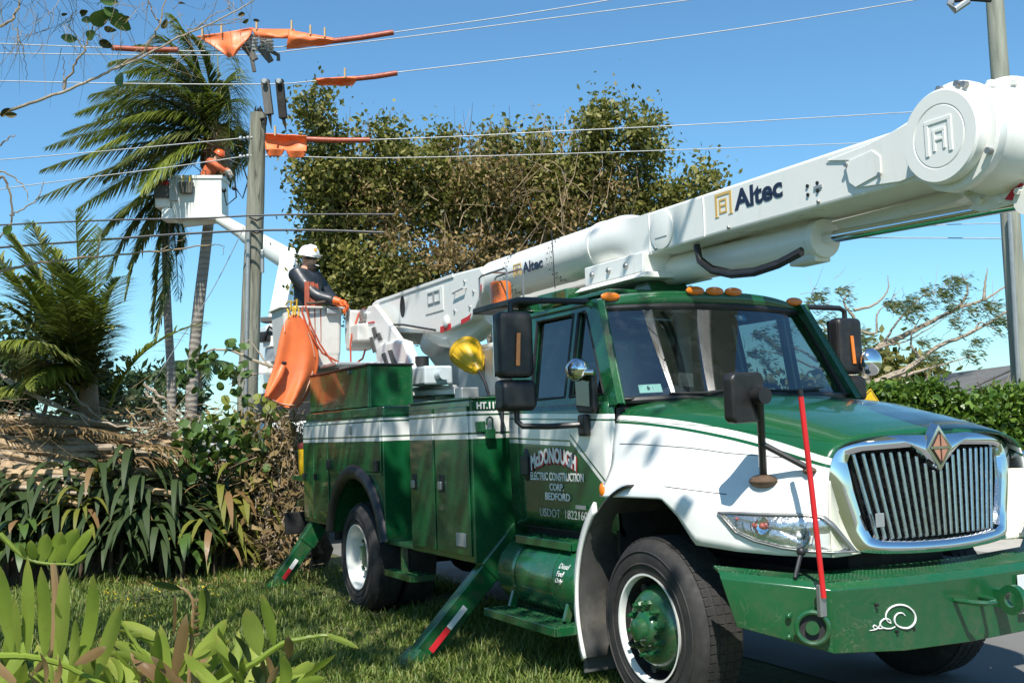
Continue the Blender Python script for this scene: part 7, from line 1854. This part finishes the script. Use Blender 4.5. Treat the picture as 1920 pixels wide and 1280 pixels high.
PL = [[(380, 760), (450, 715), (600, 650), (690, 590), (800, 510), (930, 460), (1100, 370), (1260, 260)], [(390, 745), (370, 640), (420, 540), (620, 440), (760, 370), (900, 300), (1050, 250), (1180, 170)], [(580, 690), (700, 650), (850, 610), (1000, 565)], [(690, 590), (640, 520), (640, 440), (700, 330)], [(380, 560), (480, 490), (560, 370), (700, 230), (800, 200)], [(300, 520), (200, 500), (150, 420), (110, 350)], [(300, 420), (430, 440), (440, 330), (500, 280)], [(900, 300), (960, 200), (920, 100)], [(1050, 250), (1060, 150), (1070, 70)], [(310, 350), (250, 260), (300, 200)], [(310, 310), (420, 280), (500, 200), (500, 110)], [(930, 460), (1000, 420), (1040, 380), (1180, 460)], [(360, 570), (460, 520), (640, 470), (880, 320)], [(100, 600), (40, 560), (-80, 500), (-180, 470)], [(380, 700), (100, 640), (-100, 560), (-250, 540)], [(-100, 560), (-180, 480), (-260, 420)]]
for i, p in enumerate(PL): limb([Z6(*q) for q in p], PDp+(.3*math.sin(i*2.1)), .085 if i < 2 else .038, .016 if i < 2 else .006, 'limb', m_barkpale, poin, i, .010, 6)
tips = [(120, 220), (80, 260), (250, 200), (150, 370), (170, 440), (130, 480), (350, 430), (370, 470), (560, 280), (600, 270), (640, 320), (700, 290), (740, 190), (720, 490), (750, 560), (800, 590), (860, 220), (880, 300), (830, 200), (900, 370), (920, 120), (870, 140), (1000, 300), (1090, 270), (1110, 300), (1120, 380), (1030, 490), (980, 550), (1180, 370), (1240, 380), (660, 240), (530, 270), (-150, 470), (-220, 440), (-100, 400), (-250, 560), (-180, 600), (-60, 520)]
pp_ = []; dv_ = []
rs = np.random.default_rng(61)
for (X, Y_) in tips:
    m = 150; t = rs.uniform(0, 1, m); k = rs.integers(0, 7, m); ang = rs.uniform(-.7, .6, 7)[k]; ln = 150*rs.uniform(.4, 1, 7)[k]
    uX = X+np.cos(ang)*ln*t-60+rs.normal(0, 5, m); uY = Y_-np.sin(ang)*ln*t+30*t*t+rs.normal(0, 9, m)
    pp_.append(cam_np(1500+uX/3.048, 480+uY/3.048, PDp+rs.normal(0, .4, m)))
pq = np.concatenate(pp_); V, Q = leaf_quads(pq, .10, .1, .2, dirv=np.tile(np.array(RT)+np.array([0, 0, -.2]), (len(pq), 1))); npmesh('crown', V, Q, m_leaf_poinc, poin)['kind'] = 'stuff'
n = 130; tt = np.array(tips, float)[rs.integers(0, len(tips), n)]; st = cam_np(1500+(tt[:, 0]-30+rs.normal(0, 40, n))/3.048, 480+(tt[:, 1]+20+rs.normal(0, 40, n))/3.048, np.full(n, PDp)); twigs(st, unit(rs.normal(size=(n, 3))*.6+np.array(RT)*.5+np.array([0, 0, .6])), rs.uniform(.2, .6, n), .008, m_barkpale, 'twigs', poin, rs)
bush('round_bush_tree', 'low olive bushy tree behind the hedge at right', [Z6(480, 620)+(40, 34, 26), Z6(620, 700)+(52, 26, 26), Z6(720, 730)+(30, 16, 26), Z6(400, 720)+(30, 26, 26), Z6(780, 690)+(14, 14, 26)], m_leaf_tree, 420, .2, .19, cat='tree')
bush('round_bush_tree', 'low greenery beyond the cab seen through its far window', [(1480, 730, 60, 24, 30), (1560, 728, 40, 22, 30), (1400, 735, 50, 20, 30)], m_leaf_tree, 300, .2, .2, cat='tree')
hs_ = empty('house', 'low house with dark sloping roof behind the hedge at far right', 'house', (*at(1960, 760, 21).xy, 0))
ra, rb_ = at(1730, 778, 20.0), at(1960, 676, 20.0); rv = FW.copy(); rv.z = 0; rv.normalize()
g = G(); q = [ra, rb_, rb_+rv*6, ra+rv*6]; g.add(q+[p-Vector((0, 0, .22)) for p in q], [(3, 2, 1, 0), (4, 5, 6, 7), (0, 1, 5, 4), (1, 2, 6, 5), (2, 3, 7, 6), (3, 0, 4, 7)])
g.build('roof', M('grey_roof', (.13, .13, .125), .8, var=.2, bump=.3), hs_)
rc = rb_+(rb_-ra); rc.z = ra.z
g = G(); q = [rb_, rc, rc+rv*6, rb_+rv*6]; g.add(q+[p-Vector((0, 0, .22)) for p in q], [(3, 2, 1, 0), (4, 5, 6, 7), (0, 1, 5, 4), (1, 2, 6, 5), (2, 3, 7, 6), (3, 0, 4, 7)]); g.build('roof', m_interior, hs_)
w0, w1_ = lerp(ra, rb_, .22)+rv*.4, lerp(rc, rb_, .22)+rv*.4
g = G(); vs = [Vector((w0.x, w0.y, 0)), Vector((w1_.x, w1_.y, 0)), w1_-Vector((0, 0, .25)), rb_+rv*.4-Vector((0, 0, .25)), w0-Vector((0, 0, .25))]; g.add(vs+[v+rv*5 for v in vs], [(0, 1, 2, 3, 4), (9, 8, 7, 6, 5), (0, 5, 6, 1), (1, 6, 7, 2), (0, 4, 9, 5)]); g.build('wall', M('house_wall', (.30, .27, .22), .85), hs_)
G().tube([lerp(ra, rb_, .05)+Vector((0, 0, .06)), lerp(ra, rb_, .5)+Vector((0, 0, .10)), rb_+Vector((0, 0, .1))], .02, 6).build('roof_cable', m_dark, hs_)
sc_ = at(1630, 768, 11.0)
sg = empty('road_sign', 'yellow diamond road sign just showing behind the hood', 'road sign', (sc_.x, sc_.y, 0))
G().cyl((sc_.x-.03, sc_.y, 0), (sc_.x-.03, sc_.y, sc_.z+.1), .03, 10).build('post', m_steel, sg)
sr = RT*.92+FW*.38; su = Vector((0, 0, 1)); sr = (sr-su*sr.dot(su)).normalized(); tl = .16
sr2, su2 = sr*math.cos(tl)+su*math.sin(-tl), su*math.cos(tl)+sr*math.sin(tl)
for R0, m, o, nm in ((.215, m_yellow, .0, 'sign_plate'), (.20, m_black, -.006, 'sign_border'), (.188, m_yellow, -.011, 'sign_field')):
    q = [sc_+FW*o+v for v in (su2*R0, sr2*R0, -su2*R0, -sr2*R0)]; g = G(); g.add(q+[p+FW*.005 for p in q], [(0, 1, 2, 3), (7, 6, 5, 4)]+[(i, (i+1) % 4+0, 4+(i+1) % 4, 4+i) for i in range(4)]); g.build(nm, m, sg)
# ---- tree beside the camera whose branches hang into the upper left and dapple the truck
tr = Vector((1.6, -11.6, 0))
ot = empty('overhanging_tree', 'tree beside the viewer, bare twigs and few round leaves hanging in at upper left', 'tree', tr)
top = Vector((1.8, -10.2, 5.6))
G().tube([tr-Vector((0, 0, .02)), tr+Vector((.05, .1, 1.4)), tr+Vector((-.1, .5, 3.2)), top], [.22, .18, .15, .12], 12).build('trunk', m_bark, ot)
m0 = branch_pts([(-420, 420), (-160, 280), (0, 214), (75, 187), (160, 155), (215, 130), (270, 105), (330, 72), (380, 52), (440, 22), (500, -14)], 5.0, wob=.003, seed=5)
G().tube([lerp(tr, top, .35), lerp(lerp(tr, top, .35), m0[0], .5)]+m0, [.06, .02]+[lerp(.0085, .0022, i/(len(m0)-1)) for i in range(len(m0))], 8).build('limb', m_barkpale, ot)
SUBS = [([(118, 166), (140, 125), (160, 90), (172, 62), (180, 40)], .006), ([(230, 122), (275, 90), (300, 40), (312, -10)], .006), ([(300, 42), (285, 20), (275, -10)], .004), ([(-30, 60), (20, 40), (36, 10), (42, -20)], .007), ([(24, 45), (40, 80), (48, 120), (50, 150)], .0025), ([(160, 90), (130, 50), (135, 20), (120, -20)], .003), ([(170, 66), (190, 70), (205, 85)], .003), ([(118, 166), (120, 140), (118, 105)], .003), ([(350, 62), (370, 50), (420, 45), (460, 35)], .003), ([(360, 58), (400, 30), (440, 10)], .003), ([(-40, 385), (0, 335), (15, 350), (22, 410), (5, 440), (-30, 470)], .007), ([(0, 320), (40, 345), (52, 375)], .004), ([(20, 405), (55, 385), (75, 365), (80, 340)], .004), ([(-10, 285), (10, 265), (28, 252)], .005), ([(172, 62), (200, 40), (215, 20), (190, -10)], .003), ([(-40, 520), (40, 500), (100, 490), (180, 482), (280, 472), (400, 460)], .009), ([(300, 470), (340, 450), (360, 430)], .003), ([(180, 482), (190, 440), (196, 432)], .003), ([(400, 460), (418, 460), (418, 480)], .0025), ([(430, 22), (425, -10)], .003), ([(80, 0), (95, 40), (70, 70)], .002), ([(210, 20), (230, 0)], .002)]
for i, (p, r) in enumerate(SUBS): limb(p, 5.0 if i < 15 or i > 18 else 5.6, r, r*.4, 'twig', m_twig if i % 2 else m_bark, ot, 40+i, .006, 5)
G().tube([lerp(tr, top, .3), at(-300, 500, 5.3), at(-40, 520, 5.6)], [.05, .02, .009], 6).build('limb', m_bark, ot)
G().tube([lerp(tr, top, .5), at(-260, 330, 5.1), at(-40, 385, 5.0)], [.04, .02, .008], 6).build('limb', m_bark, ot)
G().tube([lerp(tr, top, .6), at(-200, 120, 5.1), at(-30, 60, 5.0)], [.04, .02, .007], 6).build('limb', m_bark, ot)
def round_leaf(u, v, r, d, tilt, mat=m_leaf_big, seed=0):
    rg = random.Random(seed); c = at(u, v, d); k = r*d/F_PX
    a = RT*math.cos(tilt)+UP*math.sin(tilt); b = (UP*math.cos(tilt)-RT*math.sin(tilt)); n_ = (-FW*.5+UP*rg.uniform(-.5, .5)+RT*rg.uniform(-.5, .5)).normalized(); b = (b-n_*b.dot(n_)).normalized(); a = b.cross(n_)
    pts = [c+a*k*math.cos(t)*(1.0+.07*math.sin(5*t+seed)+.30*max(0, math.cos(t))**6)+b*k*(.62 if mat is not m_leaf_big else .8)*math.sin(t)*(1+.12*math.sin(3*t+seed))+n_*k*(.18 if mat is m_leaf_big else .5)*(abs(math.sin(t))-.3*math.cos(t)) for t in np.linspace(0, 2*math.pi, 15)[:-1]]
    G().add([c]+pts, [(0, i+1, (i+1) % 14+1) for i in range(14)], True).build('leaf', mat, ot)
m_leaf_wither = leafmat('withered_round_leaf', [(.09, .055, .02), (.13, .10, .03), (.05, .03, .015)], .6, .3)
for i, (u, v, r, t, m) in enumerate(((203, 4, 15, .3, 0), (186, 33, 19, .6, 0), (208, 24, 16, 1.0, 0), (224, 40, 19, -.6, 0), (158, 25, 10, .2, 1), (162, 38, 9, .4, 0), (128, 73, 13, .1, 0), (170, 66, 12, .2, 0), (196, 82, 13, -.3, 1), (225, 151, 12, 1.4, 0), (235, 36, 8, .3, 1), (10, 212, 10, .8, 1), (20, 216, 9, .1, 1), (308, 46, 9, 1.0, 1), (205, 54, 10, -.2, 1), (50, 428, 10, .3, 0), (14, 432, 10, .8, 0), (452, 28, 7, .5, 1), (460, 40, 6, .5, 1), (480, 40, 6, .2, 1), (340, 8, 6, .3, 1), (120, 27, 5, .2, 1))):
    round_leaf(u, v, r, 4.98, t, m_leaf_wither if m else m_leaf_big, i)
rs = np.random.default_rng(71); n = 170
st = cam_np(np.concatenate([rs.uniform(-20, 240, 120), rs.uniform(240, 480, 50)]), rs.uniform(-30, 90, n), np.full(n, 5.0)+rs.normal(0, .1, n)); dr = rs.normal(size=(n, 3))*.5; dr[:, 2] -= .9
twigs(st, unit(dr), rs.uniform(.05, .25, n), .0016, m_twig, 'hanging_twigs', ot, rs, .4)
# high limbs over the viewer: their shadows streak the truck
rnd = random.Random(15); SH = []
for i in range(12):
    a = rnd.uniform(-.2, 2.3)
    e = Vector((rnd.uniform(-3.6, 3.4), rnd.uniform(-5.2, -1.8), rnd.uniform(6.8, 9.2))); md = lerp(top, e, .5)+Vector((rnd.uniform(-.4, .4), rnd.uniform(-.4, .4), rnd.uniform(.3, 1.1)))
    P_ = bez(top, md, e, 12); G().tube(P_, [lerp(.085, .018, j/11) for j in range(12)], 7).build('limb', m_bark, ot); SH.append(P_)
st = []; dr = []
for P_ in SH:
    for k in range(9):
        j = rnd.uniform(3, 10.9); q = lerp(P_[int(j)], P_[int(j)+1], j-int(j)); st.append(tuple(q)); dr.append((rnd.gauss(0, 1), rnd.gauss(0, 1), rnd.gauss(.2, .6)))
st = np.array(st); dr = unit(np.array(dr)); ln = np.array([rnd.uniform(.3, 1.0) for _ in st])
twigs(st, dr, ln, .014, m_twig, 'branchlets', ot, rs, .3, 5)
i = rs.integers(0, len(st), 650); P = st[i]+dr[i]*(ln[i]*rs.uniform(.5, 1.1, 650))[:, None]+rs.normal(size=(650, 3))*.12
cl = [(Vector(t)+SUN_DIR*k, sp) for t, k, sp in (((-2.3, -1.2, 1.1), 8.5, .55), ((-1.4, -1.05, 1.2), 8.2, .45), ((-4.0, -1.2, 1.3), 8.8, .6), ((-5.9, -1.2, 1.2), 8.6, .5), ((-2.6, -1.9, 0), 9.0, .8), ((-.9, -2.4, 0), 9.2, .7), ((-3.4, -1.2, 1.5), 8.0, .4), ((-6.3, -2.6, 0), 9.4, .8))]
for c_, sp in cl:
    k_ = 210; P = np.concatenate([P, np.array(c_)[None]+rs.normal(size=(k_, 3))*sp])
    G().tube([top, lerp(top, c_, .5)+Vector((0, 0, .9)), c_], [.07, .05, .02], 6).build('limb', m_bark, ot)
V, Q = leaf_quads(P, .15, .2, .8); npmesh('crown', V, Q, m_leaf_big, ot)['kind'] = 'stuff'

# garden trees behind the viewer: the dark reflections in the truck's side and glass
rs = np.random.default_rng(91); PT = []
for x, y, h, r in ((-14, -15, 4.6, 2.4), (-9.5, -16, 5.4, 2.6), (-5, -15.5, 4.4, 2.3), (-1, -17, 5.6, 2.6), (3.5, -18, 5.0, 2.5), (-12, -19, 6.5, 3.0), (-3, -20, 6.2, 3.0)):
    a = unit(rs.normal(size=(1500, 3)))*(rs.uniform(.4, 1, 1500)**.5)[:, None]; a[:, 2] *= h/(2*r); PT.append(np.array([x, y, h*.52])+a*r)
P = np.concatenate(PT); P = P[P[:, 2] > .02]
V, Q = leaf_quads(P, .32, .2, .6); tag(npmesh('garden_foliage', V, Q, m_leaf_strap), 'dense garden foliage behind the viewer, mirrored in the truck side', 'foliage', kind='stuff')
# ================================================================== nothing deeper than thing > part > sub-part
def depth(o):
    n = 1
    while o.parent is not None: o = o.parent; n += 1
    return n
for o in list(COL.objects):
    while depth(o) > 3:
        p = o.parent.parent
        o.parent = p
        o.matrix_parent_inverse = Matrix.Translation(-Vector(p.location)) if p.type == 'EMPTY' else Matrix.Identity(4)
